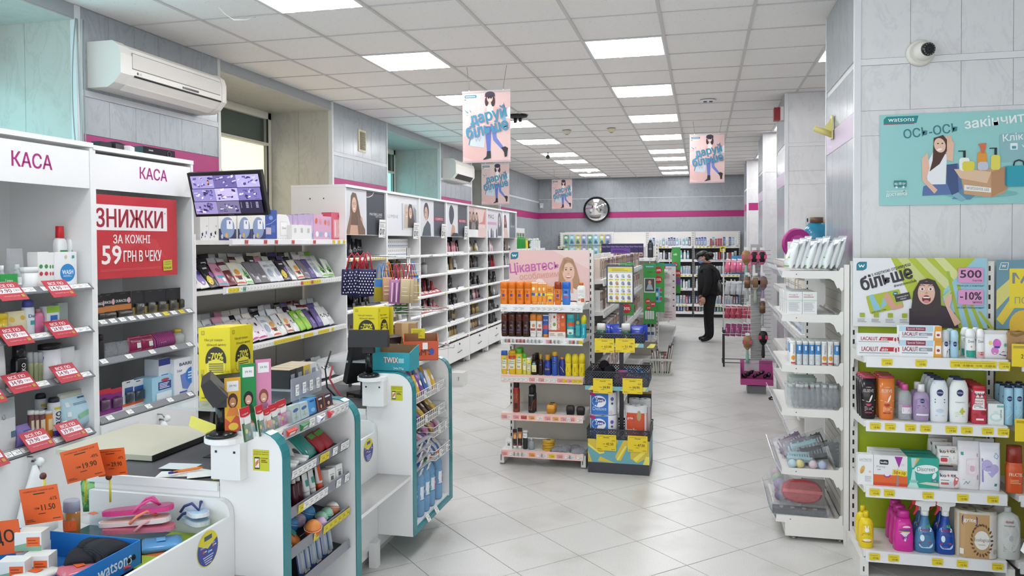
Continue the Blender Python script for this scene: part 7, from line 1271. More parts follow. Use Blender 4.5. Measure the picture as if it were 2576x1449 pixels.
obj('peg_hole',m,pb,kind='stuff')
bottle('greenb','bottle','green glass-like bottle with pointed neck',.07,.07,.30,'#2a8a3a|g','#1f5a2a','round',None,capf=.2,capw=.3);bottle('yelb','bottle','yellow bottle with dark print',.07,.06,.2,'#e0cf2a','#d8c52a','oval',lambda p,w,h:p.rect(-.012,h*.3,.012,h*.6,'#2a2a3a',3),capf=.2)
for k in range(6):KIND['greenb'].put(LF.p(.30+.14*k,.10,1.58),(0,0,LF.rz),'green bottle with pointed neck, %s from the left past the make-up cabinets'%nth(k),'green bottles on the left wall')
KIND['yelb'].put(LF.p(1.25,.1,1.58),(0,0,LF.rz),'yellow bottle beside the green ones on left wall shelf');fill(LF,1.58,'left wall shelf',['b5b','b0b','b4b','b0c'],1.42,2.5,.1,.02);fill(LF,1.25,'second left wall shelf',['b3b','b0b','b5b'],.2,2.4,.1,.02)
# offer boards hung in front of the far gondola
def offer_board(y,px0,px1,py0,py1,c,lab,fn):
 a,b=atY(px0,py1,y),atY(px1,py0,y);w,h=b.x-a.x,b.z-a.z;o=obj('offer_board',MB().box(0,w,0,.004,0,h,c),None,(a.x,y,a.z),label=lab,cat='sign');p=Pr();fn(p,w,h);obj('print',p.flat(),o)
 obj('hanger',MB().tube([(w/2,.002,h),(w/2,.03,h+.02),(w/2,.09,h+.02)] if y>8 else [(w*.5,.003,h-.01),(-.12,.003,h-.01)],.004,'#c9c9c9',5),o)
def disc(p,x,y,r,t):p.ell(x,y,r,r,'#c3232e',18);p.text(t,x,y,r*.6,'#f4ecec',r*1.5,.04)
offer_board(6.9,1560,1594,661,793,'#3d9a46','green offer board with a brand header behind the price sheet frame',lambda p,w,h:(wlogo(p,w*.1,h*.92,h*.05),p.text("L'ORÉAL",w*.62,h*.95,h*.03,'#eef4ee',w*.5,.02),disc(p,w*.45,h*.13,w*.36,'-30%')))
offer_board(10.45,1619,1650,663,815,'#3d9a46','green offer board with a framed portrait on the far display',lambda p,w,h:(p.rrect(w*.1,h*.93,w*.9,h*.97,h*.015,'#2f8fa0'),p.text('watsons',w/2,h*.95,h*.02,'#f0f6f6',w*.6,.02),p.text('Дові',w/2,h*.86,h*.03,'#1f5a2a',w*.4),p.rect(w*.05,h*.52,w*.95,h*.76,'#d5d8d8'),p.rect(w*.12,h*.54,w*.88,h*.75,'#4f4a50'),p.ell(w*.5,h*.69,w*.13,h*.035,'#d0a890',12),p.poly([(w*.22,h*.57),(w*.78,h*.57),(w*.64,h*.66),(w*.36,h*.66)],'#9fb6c0'),disc(p,w*.34,h*.38,w*.22,'-30%'),disc(p,w*.75,h*.33,w*.22,'-25%'),disc(p,w*.4,h*.27,w*.18,'-22%'),[p.rrect(w*(.12+.19*k),h*.08,w*(.28+.19*k),h*.22,.01,'#dde0e0') for k in range(4)]))
offer_board(10.9,1646,1671,661,785,'#3f9f48','green offer board with two red discount discs',lambda p,w,h:(p.rrect(w*.1,h*.95,w*.8,h*.98,.004,'#2f8fa0'),disc(p,w*.4,h*.85,w*.36,'-20%'),disc(p,w*.4,h*.66,w*.38,'-25%'),p.rrect(w*.1,h*.2,w*.75,h*.5,.03,'#6fb0d2'),[p.rect(w*(.15+.4*(k%2)),h*(.24+.09*(k//2)),w*(.4+.4*(k%2)),h*(.3+.09*(k//2)),('#2f4fa0','#c9423a','#e6e6ea','#3a8a4a')[k%4]) for k in range(6)]))
offer_board(11.4,1669,1700,663,805,'#dccfd0','pale pink hygiene board with product pictures',lambda p,w,h:(p.rect(0,h*.95,w,h,'#3f7f9a'),p.poly([(0,h*.95),(0,h*.85),(w*.2,h*.95)],'#b8303c'),p.text('KOTEX',w*.4,h*.91,h*.03,'#4a3a44',w*.5,.03),[p.ell(w*.35,h*(.83-.14*k),w*.3,h*.05,'#ece6e6',12) for k in range(5)],[p.ell(w*.82,h*(.8-.11*k),w*.08,h*.012,'#4a3038',8) for k in range(6)],[p.rect(w*.1,h*(.04+.05*k),w*.7,h*(.05+.05*k),'#b88a94') for k in range(3)]))
offer_board(14.3,1690,1712,622,738,'#3d9a46','tall green offer board far behind near the back shelves',lambda p,w,h:(p.text('ob',w*.4,h*.85,h*.05,'#e6f2e6',w*.4,.05),disc(p,w*.35,h*.62,w*.34,'-19%'),disc(p,w*.65,h*.44,w*.4,'-30%'),p.rrect(w*.5,h*.2,w,h*.34,.01,'#7a4a9a')))
# ------------------------------------------------------------------ the checkout wall cabinets
bottle('toil','toilet cleaner','white toilet cleaner bottle with red cap',.07,.05,.25,'#e9eaea','#c8202a','block',lambda p,w,h:(p.rect(-.025,h*.15,.025,h*.3,'#3a5ab0',3),p.ell(0,h*.42,.02,.012,'#b83a4a',10),p.rect(-.025,h*.5,.025,h*.6,'#4a9a5a',3)),capf=.2,capw=.6)
carton('washbox','laundry powder','white laundry carton with blue circle',.145,.06,.19,'#e6e8ea',lambda p,w,h:(p.ell(.01,h*.4,w*.34,w*.34,'#2f86c8',24),p.text('WASH',.01,h*.42,.024,'#eef4fa',w*.5,.04),p.lines(-.02,h*.28,.04,h*.34,2,'#d6e6f4',.4),p.ell(0,h*.86,.008,.01,'#d9c6a8',8),p.rect(.04,h*.82,.055,h*.9,'#3a9a9a')))
carton('w_green','carton','white carton with green and red dots',.055,.05,.15,'#e4e5e4',lambda p,w,h:[p.ell(x,y,.009,.009,c,8) for x,y,c in ((-.012,h*.6,'#3f8f4f'),(.014,h*.6,'#3f8f4f'),(-.012,h*.4,'#c03a44'),(.014,h*.4,'#c03a44'))])
bottle('jar_w','jar','small white lidded tub',.09,.08,.08,'#e3e4e4','#dfe0e0','jar',None,name='tub',capf=.25);bottle('clr2','bottle','clear small bottle with white label',.05,.04,.09,'#c5ccd2|t50','#d6dadd','round',lambda p,w,h:p.rect(-.015,h*.2,.015,h*.5,'#e6e8ea',3),capf=.2)
carton('g_box','carton','low green and white carton',.12,.05,.05,'#2f9a4a',lambda p,w,h:p.text('Linteo',0,h*.6,.012,'#e6f2e6',.05));pouch('clrbag','packet','tall clear empty bag on a hook',.1,.05,.2,'crinkle',None,'film_bag')
place(K1,1.47,'first cabinet shelf',[('clr2',5,22,668),('g_box',2,46,690),('clr2',44,62,665),('clrbag',28,68,625),('jar_w',62,102,672),('w_green',96,124,634),('w_green',124,137,636),('washbox',137,192,634)],v=.06)
for k,px in enumerate((155,184)):a=atX(px,640,-3.39);KIND['toil'].put((-3.40,a.y,1.47),(0,0,PI/2),'white toilet cleaner bottle with red cap, %s from the left on first shelf'%nth(k),'toilet cleaner bottles',(1,1,1.3))
bottle('spr_d','deodorant','white deodorant can with violet cap',.055,.055,.19,'#dfe5ec','#4a4fa0','can',lambda p,w,h:(p.text('Deo',0,h*.55,.018,'#3a5a8a',.036),p.rect(-.012,h*.3,.012,h*.42,'#3a9aa0',3)),name='spray_can',capf=.2);bottle('pinkb','nail remover','pink liquid bottle with pink cap',.06,.045,.15,'#d8779e|g','#b88a92','oval',None,capf=.15,capw=.5);pouch('wipe_y','wipes','cream wipes packet with yellow top',.15,.05,.13,'#e6dcb4',lambda p,w,h:(p.ell(-.04,.09,.02,.014,'#e0b83a',10),p.ell(.04,.095,.018,.012,'#d8b03a',10)),'wipes_pack');bottle('yel_j','jar','round yellow jar',.09,.08,.11,'#d3b51e|g','#d9c02a|g','jar',None,name='tub');carton('gy','carton','green white and blue carton',.09,.05,.15,'#dfe6ea',lambda p,w,h:(p.rect(-w/2,h*.75,w/2,h,'#8fc03a'),p.rect(-.02,h*.2,.03,h*.65,'#2f6ac0')));carton('grey_c','carton','grey clear-fronted carton',.07,.05,.15,'#8f9a98',lambda p,w,h:p.rect(-.02,h*.1,.03,h*.4,'#c9d2ce'))
place(K1,1.235,'second cabinet shelf',[('yel_j',-8,25,788),('wipe_y',22,74,783),('spr_d',70,94,755),('pinkb',94,120,776),('gy',119,151,770),('grey_c',148,172,762)],v=.06)
bottle('arko','shaving gel','black shaving bottle with upright white lettering',.07,.05,.16,'#17181c|g','#1d1e22|g','block',lambda p,w,h:p.text('ARKO',0,h*.36,.022,'#e6e6e8',.06,.04,PI/2),capf=.3,capw=.8);bottle('clr3','oil bottle','small clear bottle with tinted liquid',.035,.035,.13,'#9aa07a|g','#c9ccd0|t70','flush',None,capf=.35);bottle('shave','shaving foam','navy and white shaving foam jar',.10,.08,.16,'#e3e4ea','#17171c','jar',lambda p,w,h:(p.poly([(-.048,.0),(-.0,.0),(.03,.0),(-.048,.11)],'#2f4f9a'),p.poly([(.02,.0),(.048,.0),(.048,.09)],'#b83a44')),name='tub',capf=.14);pouch('sock','socks','striped socks on a card',.1,.03,.14,'#dfe0e2',lambda p,w,h:[p.poly([(-.05,.01+.022*k),(.05,.0+.022*k),(.05,.01+.022*k),(-.05,.02+.022*k)],'#26272c') for k in range(4)],'sock_pair');pouch('wh_bag','packet','white packet with purple ring',.12,.05,.2,'#e6e6ea',lambda p,w,h:p.ell(-.02,h*.55,.016,.016,'#5a4a8a',12),'packet')
place(K1,.99,'third cabinet shelf',[('wh_bag',-30,22,868),('arko',44,75,868),('clr3',78,92,886),('clr3',92,103,886),('clr3',102,117,886),('shave',115,160,866),('sock',160,200,874),('sock',188,226,880)],v=.06)
pouch('socks_w','socks','white socks on a grey card',.14,.04,.25,'#e4e5e6',lambda p,w,h:(p.rect(-.065,h*.62,.06,h*.98,'#b6bec0',4),p.text('Conte',-.03,h*.75,.022,'#7a3a44',.07,.02,PI/2),p.rect(.02,.06,.06,.09,'#5f7f9a')),'sock_pair');bottle('tabs','vitamin tube','white-capped tablet tube',.04,.04,.13,'#6a3a3e','#e4e4e2','jar',lambda p,w,h:p.rect(-.012,h*.3,.012,h*.7,'#e0d0b0',3),name='vitamin_tube',capf=.12);bottle('tabs_o','vitamin tube','orange tablet tube with white cap',.04,.04,.15,'#e08a2a','#e4e4e2','jar',lambda p,w,h:p.rect(-.012,h*.3,.012,h*.7,'#f0d9a8',3),name='vitamin_tube',capf=.12);bottle('foam','shaving foam','white foam can with upright black lettering',.055,.055,.2,'#e2e4ea','#2a2f3a','can',lambda p,w,h:(p.text('ARKO',0,h*.42,.03,'#26304a',.09,.04,PI/2),p.rect(-.026,h*.02,.026,h*.16,'#4a3a9a',5),p.rect(-.02,h*.7,.022,h*.76,'#d3c83a',4)),name='spray_can',capf=.12);pouch('undp','absorbent pads','large pale blue absorbent pad pack',.25,.12,.26,'#bcdcea',lambda p,w,h:(p.lines(.0,h*.78,.1,h*.86,1,'#3a5a8a'),p.lines(-.05,h*.66,.08,h*.72,2,'#5a7aa8'),p.poly([(-.02,.08),(.06,.1),(.05,.13),(-.03,.11)],'#8ac0a0'),[p.rect(-.1,.05+.06*k,-.075,.08+.06*k,'#e6eef2') for k in range(3)]),'pad_pack','#cfd0c4|t80');pouch('pad_l','sanitary pads','lilac pad pack',.13,.06,.11,'#8a7ac0',lambda p,w,h:(p.rect(-.03,.05,.04,.08,'#5a4a9a'),p.lines(-.02,.055,.03,.075,1,'#e6e0f4')),'pad_pack')
place(K1,.68,'fourth cabinet shelf',[('socks_w',0,46,1003),('pad_l',48,100,1066),('tabs',80,92,1033),('tabs',92,104,1033),('tabs',104,123,1033),('tabs_o',123,142,1033),('foam',136,160,1000),('undp',154,236,982)],v=.06)
for k,px in enumerate((110,)):a=atX(px,1010,-3.42);KIND['foam'].put((-3.44,a.y,.68),(0,0,PI/2),'navy-capped foam can standing behind the tablet tubes',None,1.1)
# red offer cards clipped to that cabinet's shelves
def offer_card(px,py,price,w=.155,h=.115,n=0):
 a=atX(px,py,-3.205);p=Pr();p.rect(0,0,w,h,'#b8283a');p.text('ВСЕ ПО',w*.5,h*.8,h*.17,'#f0e6e8',w*.62,.05);p.rect(w*.1,h*.38,w*.93,h*.66,'#eee6ea');p.text(price,w*.37,h*.52,h*.2,'#8a2a3a',w*.42,.04);p.text('ГРН',w*.77,h*.52,h*.11,'#a04a5a',w*.22,.02);p.text('*за кожні 59 грн в чеку',w*.46,h*.22,h*.07,'#e6c6cc',w*.6,0);p.rect(w*.8,h*.14,w*.92,h*.3,'#b0943a')
 o=obj('offer_card',MB().box(0,w,0,.0015,0,h,'#b8283a'),None,(a.x,a.y-w/2,a.z+.01-h),(-.75,.0,PI/2),label='red offer card reading %s, %s down the first cabinet'%(price,nth(n)),cat='offer card',group='red offer cards');obj('print',p.flat(),o);obj('clip',MB().box(w*.4,w*.6,.0,.03,h-.004,h+.004,'#d5dade|t60'),o)
for n,(px,py,pr_) in enumerate(((40,700,'9.90'),(165,695,'14.90'),(55,812,'19.90'),(170,797,'24.90'),(68,930,'34.90'),(183,908,'54.90'),(-15,960,'29.90'),(110,1076,'29.90'),(195,1053,'39.90'),(-10,1120,'59.90'))):offer_card(px,py,pr_,n=n)
blister('batt_o','batteries','black and copper battery card',.085,.12,'#1b1a1c',lambda p,w,h:(p.rect(-w/2,h*.3,w/2,h*.52,'#b8743a'),p.text('DURACELL',-.005,h*.66,.012,'#e6e6e6',.06,.03),p.ell(w*.36,h*.66,.009,.014,'#d6a8b0',8)),(-.4,.4,.02,.28,'#3a3634|g'),'battery_card');blister('batt_y','batteries','black battery card with bronze cells',.075,.12,'#222226',lambda p,w,h:(p.rect(-w/2,0,w/2,h*.35,'#8f7f4a'),),(-.3,.3,.1,.5,'#4a4640|g'),'battery_card')
place(K2,1.26,'battery shelf',[('batt_o',252,270,742),('batt_o',267,303,738),('batt_o',303,345,734),('batt_y',346,376,731),('batt_y',376,402,729),('batt_y',402,430,727),('batt_y',430,456,725),('batt_y',456,487,723)],v=.05)
pouch('crk','packet','crinkled clear packet of accessories',.13,.06,.09,'crinkle_grey',None,'film_bag');pouch('crk_p','packet','crimson hair accessory packet',.13,.06,.1,'#8a1f4a|g',lambda p,w,h:p.rect(.0,.03,.04,.06,'#dcdcdc'),'film_bag');pouch('knitp','knitted cap','striped purple knitted cap',.18,.08,.12,'knit_purple',lambda p,w,h:p.rect(-.05,.0,-.01,.05,'#e2e0de'),'knitted_cap');bottle('blk_b','bottle','dark patterned bottle',.05,.05,.14,'#26222a','#1d1b22','can',None);bottle('ball_y','nose pump','clear bulb with yellow centre',.09,.07,.1,'#d6dcd6|t55','#d8b83a','round',None,capf=.2)
place(K2,1.04,'second sale-poster cabinet shelf',[('blk_b',254,268,842),('crk',268,300,862),('crk',298,330,858),('crk_p',328,362,846),('crk_p',358,392,842),('knitp',388,446,836),('ball_y',444,470,828)],v=.05)
carton('barrier','water filter','large white water filter carton',.2,.12,.27,'#e3e6ec',lambda p,w,h:(p.text('BARRIER',w*.06,h*.84,.022,'#2a2f4a',w*.7,.03),p.text('3.6л',-w*.3,h*.68,.016,'#6a7080',.04),p.poly([(-w*.26,h*.56),(w*.0,h*.6),(w*.18,h*.3),(w*.02,h*.14),(-w*.18,h*.2)],'#6a80c8'),p.ell(w*.2,h*.5,w*.27,h*.22,'#2f78c8',22),p.lines(w*.04,h*.4,w*.36,h*.62,3,'#d6e6f6',.5,False),p.rect(-w*.3,h*.08,w*.0,h*.12,'#3a5aa8')));carton('filt','water filter','small white and navy filter carton',.075,.07,.17,'#dfe3ea',lambda p,w,h:(p.rect(-w/2,h*.84,w/2,h,'#2a3a8a'),p.rect(-w*.3,h*.4,w*.3,h*.62,'#4a80c0')));carton('inhal','inhaler','pale blue inhaler carton with navy panel',.15,.1,.19,'#9ccbe0',lambda p,w,h:(p.ell(.02,h*.84,.03,.012,'#b83a44',14),p.rect(-w*.2,h*.46,w*.42,h*.78,'#2f3f86'),p.lines(-w*.15,h*.5,w*.36,h*.74,4,'#d6def4',.5),p.rect(-w*.3,h*.05,w*.45,h*.36,'#dfe8f0')));blister('razor','razors','white and blue razor card',.1,.2,'#dde2e8',lambda p,w,h:(p.rect(-w*.3,h*.5,w*.4,h*.75,'#2f5aa0'),p.rect(-w/2,h*.08,w/2,h*.18,'#d8622c')),(-.3,.3,.2,.6,'#3a4450|t80'));blister('razor_p','razors','magenta razor card',.11,.17,'#8a2f86',lambda p,w,h:(p.rect(-w/2,h*.8,w/2,h,'#d0304a'),p.ell(0,h*.45,w*.3,h*.22,'#4a2a4a',12)),(-.3,.3,.2,.6,'#6a4a6a|t80'))
place(K2,.715,'lowest sale-poster cabinet shelf',[('razor_p',254,290,980),('razor_p',284,322,977),('razor',318,348,958),('razor',342,376,955),('inhal',372,424,946),('filt',395,424,902),('barrier',424,486,898)],v=.06)
# ------------------------------------------------------------------ gift sets and sheet masks
carton('g_star','gift set','white gift box with blue stars',.13,.08,.155,'#e0dedb',lambda p,w,h:[p.poly([(x+r*math.cos(t*1.2566+1.57)*(1 if q else 1),y+r*math.sin(t*1.2566+1.57)) for t in (0,2,4,1,3) for q in (1,)],'#5f6b9a') for x,y,r in ((-.03,.04,.016),(.03,.05,.016),(-.045,.02,.009),(.01,.025,.009),(.04,.09,.007))]);carton('g_win','gift set','navy gift box with round window',.17,.08,.155,'#e6e4de',lambda p,w,h:(p.rect(-w/2,0,w/2,h*.45,'#2c2a58'),p.ell(0,h*.5,w*.4,h*.42,'#7f93b8',24),p.rrect(-.01,h*.45,.05,h*.8,.004,'#e4e6ea'),p.ell(-.012,h*.2,.014,.014,'#d3a83a',10),p.ell(-.055,h*.15,.012,.014,'#b9c0d8',8),p.ell(.02,h*.7,.006,.01,'#2a2a34',8)));carton('g_blue','gift set','tall blue gift box',.12,.07,.2,'#2f4f9a',lambda p,w,h:(p.ell(.0,h*.74,.02,.014,'#7f98d0',12),p.line([(-.05,h*.5),(0,h*.56),(.05,h*.7)],.003,'#9fb4e0'),p.rect(-.05,h*.2,.0,h*.42,'#b9b0c0'),p.rect(.0,h*.26,.04,h*.5,'#4a6ab0')))
kind('g_dove','gift_box','gift set','white dotted gift box with slanted side',.16,.165,MB().prism([(-.08,0),(.08,0),(.03,.15),(.01,.165),(-.07,.165),(-.08,.15)],'y',-.03,.03,'#e6e6e4'),('print',(lambda p:(p.rrect(-.05,.03,.02,.12,.003,'#cfcfce'),p.rrect(-.046,.034,.016,.116,.002,'#ecebea'),p.text('Dove',-.015,.08,.015,'#7a7a7c',.035),[p.ell(-.07+.022*k,.012,.003,.003,'#8a8a8a',6) for k in range(7)],p)[-1])(Pr()).emit(MB(),lambda x,y,o:(x,-.0305-o,y))));carton('g_lil','gift set','lilac patterned gift carton',.07,.06,.15,'#b3a0c4',lambda p,w,h:(p.poly([(-w/2,h*.5),(0,h*.8),(w/2,h*.5),(0,h*.3)],'#c9a8c8'),p.ell(0,h*.2,.014,.014,'#8a90c0',8)));carton('g_pk','gift set','pink gift carton with puppet faces',.09,.06,.145,'#cfa4c0',lambda p,w,h:(p.ell(-.02,h*.75,.012,.016,'#d86a3a',10),p.ell(.02,h*.72,.014,.018,'#d88aa0',10),p.ell(-.015,h*.25,.016,.016,'#e6e2e6',10),p.ell(.022,h*.25,.014,.014,'#8fb0d0',10)));carton('g_red','gift set','rose red brush set carton',.09,.06,.165,'#d25a72',lambda p,w,h:(p.rect(-w*.3,h*.1,w*.3,h*.75,'#e4a8b0'),p.line([(-.012,h*.15),(-.012,h*.7)],.006,'#f0e6e6'),p.ell(.018,h*.2,.012,.014,'#e6c0b0',10),p.ell(.02,h*.5,.012,.014,'#e6c0b0',10),p.ell(.02,h*.88,.012,.01,'#b82a44',10)));carton('g_wh','carton','blank white small carton',.06,.05,.06,'#e2e2e0',lambda p,w,h:p.rect(-.01,h*.5,.01,h*.8,'#b9b9b9'))
place(MF,1.72,'gift shelf',[('g_star',501,522,542),('g_star',522,545,542),('g_win',545,589,541),('g_win',594,628,541),('g_win',628,663,541),('g_blue',662,693,528),('g_dove',695,737,540),('g_lil',722,735,541),('g_lil',736,748,541),('g_lil',748,764,540),('g_lil',764,778,539),('g_lil',778,790,538),('g_pk',788,811,539),('g_pk',811,832,545),('g_red',832,859,535)],v=.07)
place(MF,1.72,'gift shelf front',[('g_wh',735,752,566),('g_wh',752,768,566),('g_wh',768,785,567)],v=.02,grp='white cartons on the gift shelf')
MASK=[('ms_v','white mask card with violet face','#e4e0da',lambda p,w,h:(p.ell(0,h*.4,w*.34,h*.3,'#8a78c0',14),p.ell(-.02,h*.62,.02,.016,'#3a3f8a',10),p.ell(.02,h*.62,.02,.016,'#3a3f8a',10),p.text('mask',0,h*.8,.010,'#6a9a9a',.04))),('ms_k','black mask sachet with yellow motif','#232026|g',lambda p,w,h:(p.ell(-.02,h*.3,.022,.03,'#d8c03a',10),p.ell(.02,h*.5,.02,.02,'#8a5a9a',10),p.rect(-.02,h*.75,.02,h*.82,'#d0d0d0'))),('ms_t','pink and teal mask sachet','#d492ac',lambda p,w,h:(p.rect(-w*.48,.01,w*.48,h*.42,'#3f9fae',4),p.ell(.01,h*.25,.014,.014,'#dfeef0',10),p.ell(0,h*.66,.02,.014,'#a8507a',10))),('ms_r','dark red gel sachet','#6a1a22|g',lambda p,w,h:p.rect(-w*.46,h*.62,w*.46,h*.86,'#c9c4c0',4)),('ms_o','orange fruit mask sachet','#e4e0d2',lambda p,w,h:(p.rect(-w*.48,.01,w*.48,h*.4,'#d2483a',4),p.ell(0,h*.55,.022,.02,'#e39a2a',12),p.rect(-.016,h*.22,.016,h*.36,'#1d1d1d'))),('ms_g','bright green aloe mask sachet','#dfe6da',lambda p,w,h:(p.rect(-w*.48,.01,w*.48,h*.42,'#6cbf3a',4),p.poly([(-.02,h*.4),(0,h*.76),(.004,h*.4)],'#3a8a3a'),p.poly([(.0,h*.4),(.024,h*.7),(.014,h*.4)],'#4a9a44'),p.rect(-.016,h*.22,.016,h*.36,'#16261a'))),('ms_s','grey leaning mask sachet','#7d7a80|g',lambda p,w,h:p.rect(-.02,h*.3,.02,h*.5,'#5f5c64')),('ms_w','silver white mask sachet','#d9dce0|g',lambda p,w,h:(p.ell(0,h*.4,.024,.03,'#9aa6b4',12),p.lines(-.03,h*.68,.03,h*.8,2,'#6a7a8a',.4))),('ms_p','white and magenta mask sachet','#e6dfe4',lambda p,w,h:(p.rect(-w*.48,.01,w*.48,h*.36,'#b83a86',4),p.ell(.0,h*.3,.02,.012,'#f0e6ee',10),p.ell(0,h*.68,.008,.014,'#22222a',8))),('ms_y','white and pale yellow mask sachet','#e6e2cc',lambda p,w,h:(p.rect(-w*.48,.01,w*.48,h*.3,'#d8b078',4),p.ell(.01,h*.6,.012,.02,'#8a9a8a',8))),('ms_u','purple bottle-shaped mask sachet','#5a4a86',lambda p,w,h:p.rect(-.02,h*.2,.02,h*.5,'#8a7ab8')),('ms_l','lime and orange mask sachet','#8cc63a',lambda p,w,h:(p.rect(.0,.01,w*.48,h*.4,'#c8b83a',3),p.ell(0,h*.7,.024,.02,'#dfe6c8',10))),('ms_d','white mask sachet with panda print','#e0e2e2',lambda p,w,h:(p.ell(0,h*.4,.024,.024,'#f2f2f2',12),p.ell(-.01,h*.43,.006,.008,'#3a4a40',8),p.ell(.01,h*.43,.006,.008,'#3a4a40',8),p.ell(-.02,h*.52,.008,.008,'#3a4a40',8),p.ell(.02,h*.52,.008,.008,'#3a4a40',8)))]
for key,d,c,fn in MASK:pouch(key,'face mask',d,.088,.02,.155,c,fn,'mask_sachet')
def mrow(z,where,seq,u0,u1,v,tilt,g=1.0):
 n=len(seq);st=(u1-u0)/n
 for i,key in enumerate(seq):
  if key=='.':continue
  k=KIND['ms_'+key];k.put(MF.p(u0+st*(i+.5),v,z+random.uniform(0,.006)),(-tilt+random.uniform(-.08,.08),random.uniform(-.08,.08),PI/2+random.uniform(-.12,.12)),'%s, %s from the left, %s'%(k.desc,nth(i),where),'face masks',min(1.3,st/k.w*1.08*g))
mrow(1.385,'front row of first mask shelf','vvktrogsswwkwosuwgg'[:19],.06,2.2,.09,.62);mrow(1.405,'middle row of first mask shelf','gvkdwroktgkukpowd',.1,2.16,.17,.45,1.05);mrow(1.42,'back row of first mask shelf','k.kwdwwyykukdwgl',.2,2.16,.27,.2,1.15)
mrow(.945,'front row of second mask shelf','uvgwwpyppwododlluudd',.06,2.2,.09,.6);mrow(.965,'middle row of second mask shelf','dugwtdkwokwdpwkwrrud',.1,2.18,.17,.45,1.05);mrow(.985,'back row of second mask shelf','ddwtoowkdwkurrdd',.25,2.18,.27,.2,1.15)
mrow(.47,'front row of third mask shelf','wdskkwpwwdwwkdwwdd',.4,2.2,.09,.6);mrow(.475,'middle row of third mask shelf','wksskwpwdkwdwwdkdw',.5,2.2,.18,.42)
# ------------------------------------------------------------------ make-up testers and cosmetics
MKK={}
for nm,c,c2 in (('black','#1d1c20|g','#2b2a2f|g'),('white','#dededc','#c9c9c8'),('rose','#c98a94','#b87882'),('gold','#a8905a|g','#8a744a|g'),('grey','#77767a','#5a595d'),('red','#a82a36','#8c1f2a')):
 kind('mkt_'+nm,'cosmetic_tube','make-up','slim %s cosmetic tube'%nm,.026,.11,MB().loft([(0,.011,.011,c),(.065,.012,.012,c),(.066,.01,.01,c2),(.11,.01,.01,c2)],8));kind('mkb_'+nm,'cosmetic_bottle','make-up','small %s cosmetic bottle'%nm,.036,.09,MB().loft([(0,.016,.014,c,3),(.055,.017,.014,c,3),(.06,.009,.009,c2),(.09,.009,.009,c2)],8));kind('mkp_'+nm,'powder_compact','make-up','flat %s powder compact'%nm,.06,.05,MB().loft([(-.006,.028,.028,c),(.006,.028,.028,c2)],12).add(MB().box(-.02,.02,-.03,-.026,-.004,.03,c2)))
def mkn(*n):return ['mk'+x for x in n]
KS=mkn('t_black','b_black','t_grey','b_grey','t_black','b_black');GS=mkn('t_gold','b_gold','b_white','t_grey','t_gold');WS=mkn('t_white','b_white','t_rose','b_rose','t_white');RS=mkn('t_red','t_black','b_red','t_black');XS=mkn('t_black','b_white','t_gold','b_grey','t_white')
LAY=[[(KS,0,.62)],[(XS,.1,.9)],[(KS,.1,.8)],[],[(XS,.3,.9)],[(KS,.1,.8)]],[[('LUM',.2,.85)],[(XS,.35,.85)],[(WS,.1,.5)],[(XS,.1,.6)],[(KS,.05,.6)],[(KS,.1,.7)]],[[(mkn('t_red','b_gold','t_gold'),.04,.28)],[('PMP',.4,.9)],[(RS,.1,.75)],[(mkn('t_black','b_rose','b_red'),.05,.8)],[(KS,.05,.3)],[(mkn('t_white'),.4,.6)]],[[(mkn('b_rose','t_black','t_rose'),.03,.85)],[(XS,.2,.8)],[(KS,.03,.75)],[(KS,.03,.8)],[(XS,.03,.8)],[(mkn('b_white','t_grey','b_gold'),.05,.75)]],[[(GS,.04,.8)],[(GS+KS,.04,.9)],[(KS,.03,.85)],[(KS+WS,.03,.9)],[(GS,.03,.85)],[(GS+WS,.1,.9)]],[[(WS,.03,.7)],[(RS+KS,.03,.85)],[(KS,.05,.9)],[(XS,.03,.9)],[(KS,.05,.9)],[(KS,.05,.9)]],[[(XS,.1,.9)],[(XS,.1,.9)],[],[],[],[]]
